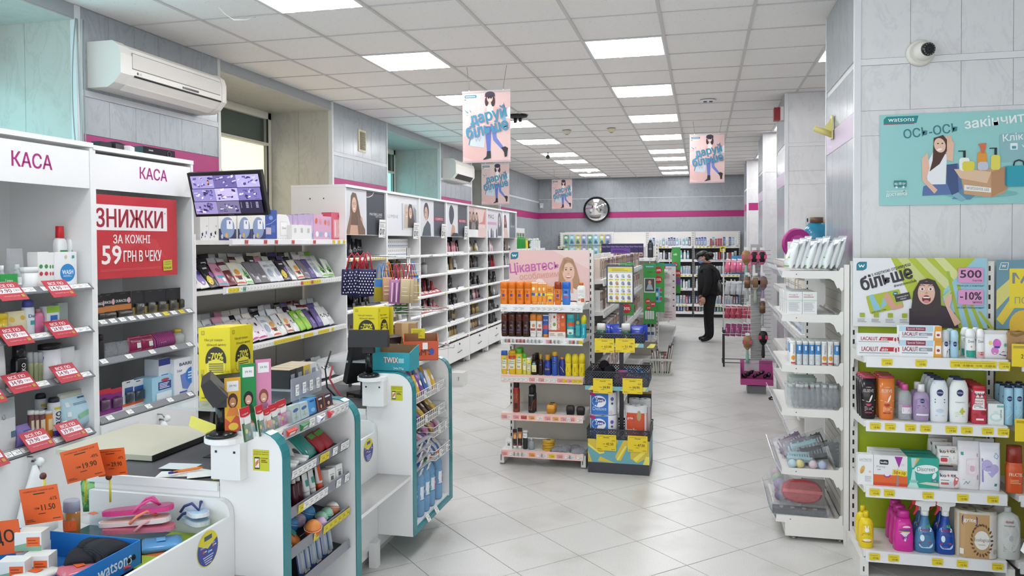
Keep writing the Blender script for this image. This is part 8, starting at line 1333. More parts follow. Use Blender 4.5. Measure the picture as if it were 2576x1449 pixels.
for i,rows in enumerate(LAY):
 F=MK[i]
 for j,segs in enumerate(rows):
  z=MKS[j];wh='%s shelf, %s make-up cabinet'%(nth(j),nth(i))
  for ks,a,b in segs:
   if ks=='LUM':
    for r in range(2):
     for c in range(11):k=KIND['bx0' if c else 'bx2'];k.put(F.p(.2+.062*c,.12,z+.002+.1*r),(0,0,PI/2),'small %s carton, %s from the left, %s layer, second make-up cabinet'%('white' if c else 'golden',nth(c),('lower','upper')[r]),'white cartons in the second make-up cabinet',(.98,1,.8))
   elif ks=='PMP':
    for c,(u,hh) in enumerate(((.45,.17),(.68,.2))):o=obj('pump_bottle',MB().loft([(0,.045,.04,'#c9c6c6',2.5),(hh*.6,.045,.04,'#c9c6c6' if c==0 else '#8a8a8e',2.5),(hh*.75,.02,.02,'#dededc')],12),None,F.p(u,.2,z),(0,0,PI/2),label='grey pump bottle, %s from the left in the third make-up cabinet'%nth(c),cat='bottle',group='pump bottles in the third make-up cabinet');obj('pump',MB().cyl(0,0,hh*.75,hh,.009,'#dcdcda',8),o)
   else:
    n=fill(F,z+.004,wh,ks+['mkp_black','mkp_grey']*(ks is KS or ks is XS),a,b,.08,.006,.04,.4,.1,hs=(1.45,1.75));fill(F,z+.03,wh.replace('shelf','shelf rear'),ks,a+.02,b,.19,.012,.03,.4,0,hs=(1.8,2.1))
  if segs and i in (0,3,4):obj('tester_stand',MB().prism([(.03,z+.002),(.06,z+.03),(.20,z+.012),(.42,z+.012),(.42,z+.002)],'x',.03,CW-.08,{0:'#2a2a30',3:'#e0e0e0',4:'#55555a'}[i]),bpy.data.objects['wall_cabinet.%03d'%(i+2)])
  if i==2 and j in (2,3):
   st=obj('tester_stand',MB().prism([(.025,z+.002),(.11,z+.06),(.25,z+.06),(.25,z+.002)],'x',.03,CW-.1,'#b8202e'),bpy.data.objects['wall_cabinet.004'])
   for k in range(6):obj('tester_label',MB().box(.05+.14*k,.16+.14*k,-.001,0,0,.045,'#e6d8da'),st,(0,.05,z+.022),(-.96,0,0))
# ------------------------------------------------------------------ goods in the near checkout rack
R1=Frame((-1.500,Y1,0),PI/2)
def brush_pack(key,desc,c):blister(key,'toothbrushes',desc,.06,.19,'#e4e4e2',lambda p,w,h:(p.rect(-w/2,h*.76,w/2,h,'#c8202c'),p.ell(0,h*.77,w*.46,h*.05,'#c8202c',14),p.text('Colgate',0,h*.8,.010,'#f4ecec',w*.6,.02,.1),p.rect(-w*.45,.004,w*.45,h*.55,c),p.rect(-w*.2,h*.5,w*.4,h*.7,'#ecebea'),p.ell(-w*.1,h*.3,.008,.014,'#e0d23a',8),p.ell(w*.15,h*.2,.008,.014,'#8a9ac0',8)),(-.4,.4,.06,.5,'#d5dade|t25'),'toothbrush_pack')
brush_pack('tb_g','red-topped toothbrush pack with green card','#3a6a34');brush_pack('tb_o','red-topped toothbrush pack with orange card','#e0762a');brush_pack('tb_p','red-topped toothbrush pack with pink card','#c83a86')
carton('cnd_c','carton','clear pale green carton with blue oval',.066,.03,.15,'#b9c8c8',lambda p,w,h:(p.ell(0,h*.66,w*.34,h*.1,'#4a6aa8',16,.3),p.rect(-w*.04,h*.1,w*.04,h*.5,'#9fc8a0'),p.lines(-w*.3,h*.2,w*.3,h*.3,2,'#8fa8b0',.4)));carton('cnd_b','carton','sky blue carton',.055,.03,.13,'#4a9ad8',lambda p,w,h:(p.ell(0,h*.25,w*.2,h*.14,'#8fc4ec',12),p.rect(-w*.2,h*.8,w*.2,h*.9,'#1f4a8a')));carton('cnd_k','carton','brown and plum carton',.055,.03,.14,'#3a2838',lambda p,w,h:(p.rect(-w/2,0,-w*.3,h,'#8a4a2a'),p.rrect(-w*.25,h*.78,w*.3,h*.9,.006,'#dcdfe4'),p.ell(w*.05,h*.3,.007,.02,'#d8b08a',10),p.rect(-w*.4,0,w*.5,h*.14,'#6a4030')))
place(R1,.985,'near checkout top shelf',[('tb_g',632,657,1026),('tb_g',666,684,1021),('tb_o',684,701,1028),('tb_g',700,722,1018),('tb_p',722,745,1008),('cnd_c',745,765,1020),('cnd_c',766,786,1014),('cnd_b',786,812,1006),('cnd_k',808,824,1000),('cnd_k',825,848,994)],v=.05,tilt=.15)
for k,(u,c,d) in enumerate(((.10,'#d23a2c','red pointed'),(.20,'#2f7a3a','green and pink'),(.34,'#e6e8f2','white and blue'),(.43,'#c8303a','red'))):o=obj('carton',MB().box(-.034,.034,-.012,.012,0,.022,c),None,R1.p(u,.02,.974),(.5,0,PI/2+.1*k),label='%s small carton lying in front on the near checkout top shelf'%d,cat='carton');obj('label_mark',MB().box(-.02,.02,-.013,-.012,.006,.016,'#f0ecec' if k != 2 else '#3a3f9a'),o)
o=empty('card_display',R1.p(.03,.14,1.0),PI/2-.75,'upright display card with three colour columns of smiling faces','display card')
for k,(c,hh) in enumerate((('#e0a832',.20),('#1f8a4a',.245),('#d88ab0',.255))):
 p=Pr();w=.058;p.rect(0,0,w,hh,c);p.rect(.008,hh-.05,.05,hh-.012,'#ececec');p.text('39.90',.03,hh-.03,.008,'#444444',.026);p.ell(.029,.115,.018,.028,('#4a2a20','#231a1a','#8a4a3a')[k],14);p.ell(.029,.11,.012,.018,('#c98a5a','#d8a890','#d8a08a')[k],12);p.ell(.029,.104,.006,.003,'#f4ecea',8);p.poly([(.006,.06),(.052,.06),(.042,.09),(.016,.09)],('#d8803a','#1f4a30','#a86a90')[k]);p.poly([(0,0),(w,0),(w,.05),(.04,.06),(.02,.035),(0,.055)],('#c8503a','#1f6a3a','#c8403a')[k]);p.ell(.03,.02,.018,.014,('#e0c040','#d8582e','#2f7a3a')[k],12)
 b=obj('column_card',MB().box(0,w,0,.003,0,hh,c),o,(.06*k-.09,.0+.012*k,0));obj('print',p.flat(),b)
for k,c in enumerate(('#1f1e22','#3a3a3c','#c8a83a','#c9cdd2')):o=obj('carton',MB().box(-.028,.028,-.06,.06,0,.075,c,top='#b8a890'),None,(-1.70,2.95+.06*k,1.10),(0,0,PI/2),label='%s carton in the clear holder above the near checkout, %s from the left'%(('black','charcoal','golden','silver')[k],nth(k)),cat='carton',group='cartons in the clear holder');obj('mark',MB().box(-.015,.015,-.061,-.06,.03,.055,'#8a8f98'),o)
o=empty('clear_holder',(-1.70,3.04,1.0),0,'clear acrylic carton holder above the near checkout rack','holder');obj('tray',MB().box(-.06,.075,-.13,.13,.09,.098,'#c9ced6|t45'),o);obj('front_pane',MB().box(.072,.077,-.13,.13,.05,.14,'#b3b6c4|t60'),o);obj('legs',MB().box(-.05,-.044,-.12,.12,0,.09,'#c9ced6|t40'),o)
for k in range(4):obj('price_tag',TAGS['w'],o,(.0795,-.09+.06*k,.09),(0,0,PI/2),(.6,1,1.4))
blister('misc_g','packet','dark flat packet',.09,.13,'#3b3634',lambda p,w,h:p.rect(-.03,h*.3,.03,h*.6,'#a89a8e'));pouch('misc_t','packet','teal glossy packet',.12,.03,.13,'#2a9a90|g',None,'packet');pouch('misc_w','packet','white packet with bag picture',.1,.02,.15,'#dcdedc',lambda p,w,h:p.ell(0,h*.3,.02,.024,'#33343a',10),'packet');pouch('misc_r','packet','red and green packet',.1,.03,.1,'#b82a34',lambda p,w,h:p.rect(-.045,h*.7,.045,h*.95,'#5ab04a',4),'packet')
bottle('bat','battery tube','white and grey small cylinder',.03,.03,.09,'#dfdfe0','#9a9a9c','jar',None,name='tube');bottle('crm','cream tube','white cream tube',.04,.03,.12,'#e4e4e2','#c9c9c8','tube',lambda p,w,h:p.rect(-.012,h*.4,.014,h*.6,'#3a9a90',3));bottle('crm_o','cream tube','orange and white cream tube',.04,.03,.13,'#e6dcd6','#d8522a','tube',lambda p,w,h:p.rect(-.012,h*.3,.014,h*.8,'#d8522a',3));bottle('dk','bottle','small wine dark bottle',.034,.03,.11,'#4a1f2a|g','#d8d2d2','oval',None)
for k,(key,u) in enumerate((('misc_g',.12),('misc_g',.17),('misc_g',.22),('misc_w',.29),('misc_t',.38),('misc_r',.48),('misc_r',.54))):KIND[key].put(R1.p(u,.07,.812),(-.75,0,PI/2+.15),'%s, %s from the left on the second near rack shelf'%(KIND[key].desc,nth(k)),'goods in the near rack',.95)
for k in range(6):KIND['bat'].put(R1.p(.09+.04*k,.03+.012*(k%2),.825),(-1.35,0,PI/2+.4),'white and grey small cylinder, %s from the left on second near rack shelf'%nth(k),'cylinders in the near rack')
for k,(key,u) in enumerate((('crm',.08),('crm_o',.14),('dk',.20),('dk',.235),('crm',.29),('crm',.34),('crm_o',.40),('box_w',.47),('box_w',.54))):KIND[key].put(R1.p(u,.05,.668),(-.12,.1 if 'box' in key else 0,PI/2),'%s, %s from the left on the third near rack shelf'%(KIND[key].desc,nth(k)),'goods in the near rack',1.0)
for k,(u,v,dz,r,c,c2) in enumerate(((.30,.03,.03,.036,'#e06a28','#e8924a'),(.385,.04,.025,.026,'#c89ac8','#dcb8dc'),(.43,.06,.03,.028,'#7fc0a0','#a0d4b8'),(.48,.06,.03,.028,'#7fc0a8','#a0d4b8'),(.42,.12,.06,.036,'#3f8ac8','#5aa0d8'),(.28,.12,.05,.034,'#3a7ab8','#5aa0d8'),(.35,.12,.05,.03,'#b8a0c0','#d0bcd4'),(.53,.06,.035,.032,'#c87a5a','#ecebe8'))):o=obj('lip_balm_ball',MB().ball(0,0,0,r,c,14,rows=8,spec2=c2),None,R1.p(u,v,.502+v*.16+r),(.3,.2,.4*k),label='%s round lip balm ball, %s in the heap of balls'%(('orange','lilac','mint','pale mint','bright blue','dull blue','mauve','copper and white')[k],nth(k)),cat='lip balm',group='round balls in the near rack');obj('seam',MB().tube([(r*1.0*math.cos(t*.5236),r*1.0*math.sin(t*.5236),.2*r) for t in range(12)],.0012,'#e8e8e8',4,True),o)
for k,(u,c) in enumerate(((.08,'#c9d4d2'),(.14,'#e3e6e4'),(.21,'#c8763a'))):o=obj('packet',MB().loft([(0,.04,.014,c,3),(.05,.042,.022,c,3),(.1,.04,.006,c,3)],10),None,R1.p(u,.05,.512),(-.8,0,PI/2+.2*k),label='%s packet, %s from the left beside the balls'%(('grey green','white mint','amber')[k],nth(k)),cat='packet',group='packets beside the balls');obj('print',MB().box(-.02,.02,-.0235,-.022,.03,.06,'#3a9a90'),o)
for k in range(6):KIND['b0' if k%2 else 'b1'].put(R1.p(.26+.05*k,.06,.36),(-.15,0,PI/2),'hanging toothbrush card, %s from the left at the foot of near rack'%nth(k),'cards at the foot of the near rack',.8)
# ------------------------------------------------------------------ second checkout: snack boxes, sweets, water
def open_box(loc,rz,w,d,h,c,inn,lab,fn):
 o=empty('snack_box',loc,rz,lab,'box');f=obj('front_wall',MB().box(-w/2,w/2,-d/2,-d/2+.003,0,h*.86,c),o);obj('back_wall',MB().box(-w/2,w/2,d/2-.003,d/2,0,h*1.1,inn),o)
 for s in (-1,1):obj('side_wall',MB().prism([(-d/2,0),(d/2,0),(d/2,h*1.1),(0,h),(-d/2,h*.86)],'x',s*w/2-.0015,s*w/2+.0015,c),o)
 obj('bottom',MB().box(-w/2,w/2,-d/2,d/2,0,.003,inn),o);p=Pr();fn(p,w,h);obj('print',p.emit(MB(),lambda x,y,q:(x-w/2,-d/2-.0004-q,y)),f);return o
_a=atY(990,942,4.03);open_box((_a.x,4.05,1.006),.02,.225,.15,.115,'#2a9aa8','#8a6a4a','turquoise carton of chocolate bars on the second checkout',lambda p,w,h:(p.text('TWIX',w*.52,h*.5,.03,'#b8302c',w*.36,.06),p.text('TWIX',w*.53,h*.51,.03,'#f0e4d8',w*.36,.03),p.rect(w*.72,h*.38,w*.86,h*.6,'#8fc8d2'),p.text('24x75g',w*.72,h*.12,.014,'#e6f2f4',w*.26,.02)))
_a=atY(1052,905,4.42);open_box((_a.x+.01,4.44,1.006),.35,.20,.15,.13,'#c8502a','#8a5f3a','orange-red carton of sweets with its flap open',lambda p,w,h:(p.text('M&M’S',w*.5,h*.36,.034,'#5a2a1a',w*.6,.05,.04),p.rect(w*.55,h*.5,w*.7,h*.8,'#ece6e2'),p.ell(w*.82,h*.4,.014,.02,'#3a4a9a',10),p.rect(w*.1,.004,w*.3,.02,'#3a2a2a')))
for k,(px,py,y,c,w,d,h) in enumerate(((1022,860,4.545,'#a8825a',.13,.08,.09),(975,890,4.35,'#e2e2e0',.12,.1,.09))):a=atY(px,py,y);o=obj('carton',MB().box(-w/2,w/2,-d/2,d/2,0,h,c),None,(a.x,y,1.006+(.111 if k==0 else .0)),(0,0,.2),label=('plain brown carton behind the orange sweets box','small white carton beside the second till')[k],cat='carton');obj('tape',MB().box(-.02,.02,-d/2-.001,-d/2,0,h,'#c9a878' if k==0 else '#d8d84a'),o)
obj('carton',MB().box(-.07,.07,-.04,.04,0,.11,'#9a7a52'),None,(atY(1022,860,4.545).x,4.545,1.006),(0,0,.2),label='low brown carton under the other at the second checkout',cat='carton')
yc=obj('yellow_sign',MB().box(0,.085,0,.002,0,.06,'#d8d02a'),None,(atY(1034,880,4.495).x,4.498,1.118),(0,0,.1),label='small yellow sign taped to the brown carton',cat='sign');obj('print',Pr().lines(.01,.01,.07,.05,4,'#a89a20').flat(),yc)
CANDY=[('yellow','#e0b32a'),('purple','#7a4a9a'),('brown','#5a3a2a'),('blue','#3a6ab0'),('pink','#d27aa8'),('white','#dcdce0')]
for nm,c in CANDY:pouch('cy_'+nm,'sweets',nm+' wrapped sweet bar',.045,.02,.12,c+'|g',lambda p,w,h:p.ell(0,h*.5,w*.3,h*.14,'#f0e6d8',10),'sweet_bar')
for b,(x0,x1,y0,y1,z) in enumerate(WB):
 for k in range(14 if b<2 else 7):
  u=y0+.03+(y1-y0-.05)*(k%7+.5)/7 if b<2 else y0+.02+(y1-y0-.03)*(k+.5)/7;nm=(['pink','yellow','yellow','purple','blue','white','yellow'],['brown','brown','purple','yellow','brown','brown','yellow'],['pink','brown','yellow','pink','brown','pink','white'],['white','blue','white','blue','white','blue','white'])[b][k%7]
  KIND['cy_'+nm].put((-1.70+x1-.05-.05*(k//7),Y2+u,z+.012+.012*(k//7)),(-.35-.4*(b>0),.1*(k%3)-.1,PI/2),'%s wrapped sweet bar, %s from the left, %s row, %s wire basket'%(nm,nth(k%7),nth(k//7),nth(b)),'sweets in the wire baskets',1.0)
for b in range(4):
 for k in range(6):nm=('white','purple','blue','pink')[(k+b)%4];KIND['cy_'+nm].put((-1.70+.17,Y2+.08+.042*k,.602-.047*b),(-1.2,0,PI/2),'%s gum packet, %s from the left on the %s gum tray'%(nm,nth(k),nth(b)),'gum in the second rack',(.8,.7,.6))
def water(cap):
 R=C([(0,.026,.026),(.01,.033,.033),(.08,.033,.033),(.09,.030,.030),(.10,.033,.033),(.17,.033,.033),(.18,.030,.03),(.19,.033,.033),(.215,.032,.032),(.25,.016,.016),(.268,.013,.013)],'#8fc0e6|t55');p=Pr();p.rect(-.026,.095,.026,.165,'#dfe8f2',6);p.rect(-.004,.1,.022,.16,cap if cap != '#2f78d8' else '#2f68b8',4);p.text('еко',.008,.135,.014,'#e8eef6',.022,.03)
 return kind('wat'+cap,'water_bottle','water',{'#2f78d8':'blue','#2a8a3a':'green','#d8622a':'orange'}[cap]+'-capped water bottle',.066,.285,MB().loft(R,14),('cap',MB().cyl(0,0,.262,.285,.0145,cap,12)),decal(p,R),('water',MB().loft(C([(.004,.026,.026),(.02,.0315,.0315),(.215,.0305,.0305)],'#7fb6e4|t40'),12)))
for k,(x,y,c) in enumerate(((.16,.10,'#2f78d8'),(.165,.20,'#2f78d8'),(.10,.14,'#2f78d8'),(.09,.24,'#2a8a3a'),(.165,.29,'#2a8a3a'),(.09,.34,'#d8622a'),(.165,.38,'#d8622a'),(.06,.44,'#d8622a'),(.165,.51,'#d8622a'),(.03,.12,'#2a8a3a'))):key='wat'+c;kk=KIND.get(key) or water(c);kk.put((-1.70+x,Y2+y,.178),(0,0,PI/2),'%s, %s from the near end on the bottom rack shelf'%(kk.desc,nth(k)),'water bottles in the second rack',1.02)
o=obj('tin',MB().loft([(0,.05,.05,'#b9b9b2'),(.03,.05,.05,'#d2d2cc'),(.034,.044,.044,'#c4c4be')],18),None,(-1.77,Y2-.10,.622),label='round pale tin on the second checkout tray',cat='tin');obj('lid_ring',MB().cyl(0,0,.034,.036,.03,'#a8b09a',14),o)
mt=obj('tray_mat',MB().box(-.10,.10,-.16,.05,0,.006,'#7f9a2a'),None,(-1.83,Y2-.10,.614),label='green printed mat on the second checkout tray',cat='mat');obj('print',MB().box(-.09,.09,-.15,-.1,.006,.0065,'#b83a2a'),mt)
mt=obj('tray_mat',MB().box(-.20,.02,-.30,.02,0,.006,'#9ab02a'),None,(-1.725,Y1-.06,.614),label='green printed mat at the end of the near tray',cat='mat');obj('print',MB().box(-.19,.0,-.2,-.15,.006,.0065,'#c86a2a'),mt)
# ------------------------------------------------------------------ spinner of gift bags
SP=(-2.05,5.35);sp_=empty('bag_spinner',(*SP,0),0,'wire spinner hung with small patterned gift bags','spinner');obj('pole',MB().cyl(0,0,.03,1.66,.014,'#c9c9c9|m',10),sp_);obj('foot',MB().cyl(0,0,0,.03,.20,'#9a9a9a',20),sp_)
for z in (1.60,1.22,.95):
 ring=obj('wire_ring',MB().tube([(.30*math.cos(t*PI/8),.22*math.sin(t*PI/8),z) for t in range(16)],.004,'#d8d8d6|m',5,True),sp_)
 for t in range(8):a=t*PI/4;obj('arm',MB().tube([(0,0,z),(.34*math.cos(a),.25*math.sin(a),z),(.34*math.cos(a),.25*math.sin(a),z+.02)],.003,'#d8d8d6|m',4),ring)
m=MB();[m.tube([(-.12+.0*t,-.18,.9+.05*t),(.16,-.18,.9+.05*t)],.0025,'#dcdcda|m',4) for t in range(15)];obj('wire_panel',m,sp_)
def gbag(key,desc,c,ribbon,fn=None):p=Pr();(fn or (lambda p:p.lines(-.03,.03,.03,.09,3,'#e6d8c0',.2)))(p);kind(key,'gift_bag','gift bag',desc,.09,.2,MB().loft([(0,.042,.016,c,6),(.12,.044,.018,c,6),(.125,.043,.016,c,6)],12),('handle',MB().tube([(-.025,-.01,.12),(-.012,0,.19),(0,0,.205),(.012,0,.19),(.025,-.01,.12)],.004,ribbon,5)),('print',p.emit(MB(),lambda x,y,q:(x,-.0185-q,y))))
dots=lambda p:[p.ell(-.034+.0135*(i%6)+.006*(i//6%2),.012+.014*(i//6),.0035,.0035,'#e6e6f0',6) for i in range(48)]
gbag('gb_n','navy gift bag with white dots','dots','#c02a36',dots);gbag('gb_y','blue and yellow gift bag','#b8a82a','#3a8ad8',lambda p:p.rect(-.04,.08,.04,.122,'#3a7ac0'));gbag('gb_o','peach gift bag with orange ribbon','#c89a76','#e0852a');gbag('gb_p','violet and pink gift bag','#b87aa8','#c0305a',lambda p:[p.rect(-.03+.02*k,.01,-.02+.02*k,.11,('#e6cfe0','#7a3a7a')[k%2]) for k in range(4)]);gbag('gb_c','cream gift bag with red ribbon','#d2bd96','#c82a3a');gbag('gb_g','dark green gift bag','#2f6a2a','#4a8a3a')
for k,(key,px,py,dy,s) in enumerate([('gb_n',880+14*i,742,-.12-.03*i,1.45) for i in range(4)]+[('gb_n',895+12*i,746,.05,1.3) for i in range(3)]+[('gb_y',952+9*i,758,-.2+.02*i,1.25) for i in range(3)]+[('gb_o',975+9*i,758,-.24+.02*i,1.3) for i in range(2)]+[('gb_p',990+10*i,764,-.25+.03*i,1.3) for i in range(3)]+[('gb_c',1017+11*i,762,-.22+.03*i,1.3) for i in range(3)]+[('gb_y',1042,745,-.05,1.2),('gb_g',1005,790,.0,1.2),('gb_g',1018,790,.0,1.2)]):y=SP[1]+dy;a=atY(px,py,y);KIND[key].put((a.x,y,a.z),(random.uniform(-.06,.06),random.uniform(-.08,.08),.5+random.uniform(-.2,.2)),'%s hanging on the spinner, %s along'%(KIND[key].desc,nth(k)),'gift bags on the spinner',s if key=='gb_n' else (s*.62,s,s*1.02))
# ------------------------------------------------------------------ sale goods in the near tray
A=atZ(356,1357,.70);B=atZ(182,1240,.70);L_=.55
bt=empty('blue_carton_tray',(A.x,A.y,.615),0,'bright blue carton tray of reduced goods on the near checkout','tray');BL='#1f78c8';wx=A.x-B.x
f=obj('side_wall',MB().box(-.004,0,-L_,0,0,.085,BL),bt);p=Pr();p.text('watsons',.235,.042,.032,'#e6eef8',.15,.03);obj('lettering',p.emit(MB(),lambda x,y,q:(.0004+q,-.36+x,y)),f)
obj('end_wall',MB().box(-wx,0,-.004,0,0,.085,BL),bt);obj('back_wall',MB().box(-wx,-wx+.004,-L_,0,0,.16,BL),bt);obj('bottom',MB().box(-wx,0,-L_,0,0,.004,'#1a5fa0'),bt)
def flat_put(o,px,py,z):a=atZ(px,py,z);o.location=(a.x,a.y,z)
slipper('ff_p','pink flip-flop with patterned sole','#a8527a','#d8408a','#e04a92',.25,'flip_flop');slipper('ff_w','white flip-flop with peach strap','#d8b0a8','#ecdfe0','#e88a6a',.25,'flip_flop');slipper('ff_b','pale blue striped flip-flop with navy strap','#a8c4dc','#e0e6ee','#3a3f7a',.25,'flip_flop');slipper('ff_r','pink flip-flop sole in film','#cf6a84','#d87a90','#e0a0a8',.25,'flip_flop')
for key,px,py,z,r,rx in (('ff_r',350,1335,.665,1.15,0),('ff_w',340,1316,.69,1.2,.05),('ff_p',348,1288,.725,1.2,.06),('ff_b',478,1308,.66,2.1,.05),('ff_b',486,1290,.69,2.25,.12)):o=KIND[key].put((0,0,0),(rx,0,-r),KIND[key].desc+(', upper of the two' if key=='ff_b' and py<1300 else ' on the tray heap' if key != 'ff_b' else ', lower of the two'),'flip-flops in the sale tray',.98);flat_put(o,px,py,z)
def orange_card(px0,px1,py0,py1,z,price,pct,r,lab,y):
 a=atY(px0,py1,y);b=atY(px1,py0,y);w,h=(b.x-a.x)*.98,(b.z-a.z)*.9;o=sale_card(None,a.x,y,a.z,w,h,price,pct,'#df5f22',(0,-r,0),'sale_card');o['label']=lab;o['category']='price card';o['group']='orange price cards';o.location.z=a.z;return o
orange_card(170,270,1135,1218,.7,'19.90','-49%',.28,'orange price card reading 19.90 above the near tray',2.40);orange_card(248,322,1130,1200,.7,'29.90','-47%',.14,'orange price card reading 29.90 partly behind another',2.46);orange_card(64,162,1230,1322,.7,'11.50','-61%',.2,'orange price card reading 11.50 clipped to the blue tray',2.22)
a=atY(-30,1400,2.12);o=obj('sale_card',MB().box(0,.13,0,.002,0,.11,'#df5f22'),None,tuple(a),(0,-.16,.1),label='orange card with large black letters at the left edge',cat='price card');p=Pr();p.text('ДО',.065,.055,.05,'#2a2018',.085,.03);obj('lettering',p.flat(),o)
for px,y in ((213,2.42),(275,2.47),(110,2.24)):a=atY(px,1230,y);o=obj('card_clip',MB().tube([(0,0,0),(0,0,.09)],.004,'#d8cf2a',6),None,(a.x,y+.004,a.z-.05),label='yellow card holder stem %s'%{213:'under the tilted upper orange card',275:'under the half hidden orange card',110:'clipped beside the blue tray'}[px],cat='holder',group='yellow card holders');obj('clip_ball',MB().ball(0,-.006,.095,.012,'#5a2a24',8,rows=5),o)
carton('soapb','soap','white and green soap carton with orange sticker',.085,.055,.06,'#dfe0dc',lambda p,w,h:(p.poly([(-w/2,0),(w/2,0),(w/2,h*.3),(0,h*.45),(-w/2,h*.3)],'#7fa890'),p.rect(-w*.05,h*.25,w*.44,h*.75,'#df5f22'),p.lines(0,h*.35,w*.4,h*.65,2,'#7a2f10',.3)))
for k,(px,py,z,r) in enumerate(((85,1398,.63,-.25),(100,1425,.63,-.2),(40,1440,.63,-.2))):o=KIND['soapb'].put((0,0,0),(0,0,r+.5),'white and green soap carton with orange sticker, %s in the blue tray'%nth(k),'soap cartons in the blue tray');flat_put(o,px,py+12,z)
o=KIND['soapb'].put((0,0,0),(0,0,.3),'white and green soap carton with orange sticker, on top of another','soap cartons in the blue tray');flat_put(o,82,1378,.69)
bottle('amber','shower gel','amber bottle with frosted cap and orange sticker',.062,.05,.19,'#9a6a38|g','#a8b0c4','flush',lambda p,w,h:(p.rect(-.024,h*.42,.026,h*.62,'#df5f22',4),p.lines(-.018,h*.46,.02,h*.58,3,'#7a2f10',.3),p.ell(.008,h*.36,.006,.006,'#d8b878',8)),capf=.22);o=KIND['amber'].put((0,0,0),(0,0,.2),None,None,.95);flat_put(o,182,1385,.62)
o=empty('glove_pair',(0,0,0),.9,'pair of black knitted gloves lying in the blue tray','gloves');flat_put(o,232,1385,.655)
for s in (-1,1):
 g=obj('glove',MB().loft([(0,.05,.03,'knit_black',3),(.05,.055,.034,'knit_black',3),(.11,.05,.03,'knit_black',3),(.125,.044,.02,'knit_black',3)],14),o,(.012*s,-.02*s,.012*s),(PI/2,0,.35*s))
 for k in range(4):obj('finger',MB().loft([(0,.011,.012,'knit_black'),(.05,.010,.011,'knit_black'),(.06,.006,.006,'knit_black')],8),g,(-.033+.022*k,0,.11),(.3,0,0),(1,1,1-.12*abs(k-1.5)))
 obj('thumb',MB().loft([(0,.012,.013,'knit_black'),(.045,.011,.011,'knit_black'),(.055,.006,.006,'knit_black')],8),g,(.046,0,.05),(.2,.8,0));obj('cuff',MB().loft([(-.05,.04,.026,'knit_black',3),(0,.045,.03,'knit_black',3)],14),g)
o=obj('palm_bag',MB().loft([(0,.09,.03,'palm',3),(.14,.1,.035,'palm',3),(.2,.09,.008,'palm',3)],16),None,(0,0,0),(-.2,0,.5),label='palm leaf patterned bag behind the orange cards',cat='bag');flat_put(o,290,1280,.62);o.scale=(1.3,1,.8);obj('tag',MB().box(-.02,.02,-.04,-.038,.09,.12,'#dcdcd8'),o)
for k,(px,py,z,c,lab,sx) in enumerate(((405,1368,.63,'#5a9ad0|g','light blue packet lying half out of the blue tray',1),(262,1425,.635,'#b84a5a|g','pink packet in the blue tray beside the gloves',1),(200,1432,.64,'#c86a7a|g','rosy flat packet at the front of blue tray',.9),(235,1300,.66,'crinkle','crumpled silver film packet behind the flip-flops',.8),(90,1446,.64,'#d8d8d4','black and white printed packet at the picture bottom',.9),(300,1392,.64,'#7a2a34|g','dark red packet by the tray edge',.6))):o=obj('packet',MB().loft([(-.07,.06,.004,c,3),(-.05,.062,.012,c,3),(.05,.06,.016,c,3),(.07,.058,.004,c,3)],12),None,(0,0,0),(PI/2,0,-.9+.2*k),sx,lab,'packet');flat_put(o,px,py,z);obj('sticker',MB().box(-.02,.02,.0165,.0172,-.015,.015,'#df5f22' if k else '#6aa8dc'),o)
# ------------------------------------------------------------------ brush stand, packet stand, basket, floor box
bs=empty('brush_stand',(.585,9.25,0),0,'grey wire stand of hair brushes with a magenta bin at its foot','stand');obj('foot',MB().box(-.10,.10,-.08,.14,0,.085,'#7d7f82'),bs);obj('column',MB().box(-.058,.058,.0,.10,.085,1.66,'#a9a9a8'),bs)
m=MB();[m.box(-.06,.06,-.001,.0,.25+.02*k,.254+.02*k,'#8d8d8c') for k in range(66)];obj('column_rib',m,bs,kind='stuff');m=MB();[m.tube([(-.16,-.012,.33+.045*k),(.155,-.012,.33+.045*k)],.0022,'#b9b9b8|m',4) for k in range(29)];obj('wire_grid',m,bs)
b=obj('magenta_bin',MB().prism([(-.12,.10),(.0,.10),(.02,.36),(-.0,.36),(-.01,.13),(-.11,.13),(-.125,.17)],'x',-.17,.17,'#b8488c'),bs)
for s in (-1,1):obj('bin_side',MB().prism([(-.125,.10),(.0,.10),(.02,.36),(-.125,.2)],'x',s*.172-.002,s*.172+.002,'#c05a98'),b)
obj('notice',MB().box(-.13,.03,-.006,-.002,.24,.36,'#cfc3cc'),b);obj('brand_text',Pr().text('Mira',0,.012,.018,'#e8cfe0',.06,0).emit(MB(),lambda x,y,q:(x,-.1215-q,.125+y)),b)
for k in range(8):o=obj('hair_clip',MB().ball(0,0,0,.035,'#17151a|g',10,ry=.02,rz=.026,rows=5),None,(.585-.13+.037*k,9.25-.06-.012*(k%2),.195+.02*(k%3)),(.4*k,.5,.7*k),label='black hair clip in the magenta bin, %s from the left'%nth(k),cat='hair clip',group='black hair clips in the magenta bin');obj('spring',MB().cyl(0,0,.02,.034,.008,'#c87a8a' if k%3==0 else '#3a3a3e',6),o)
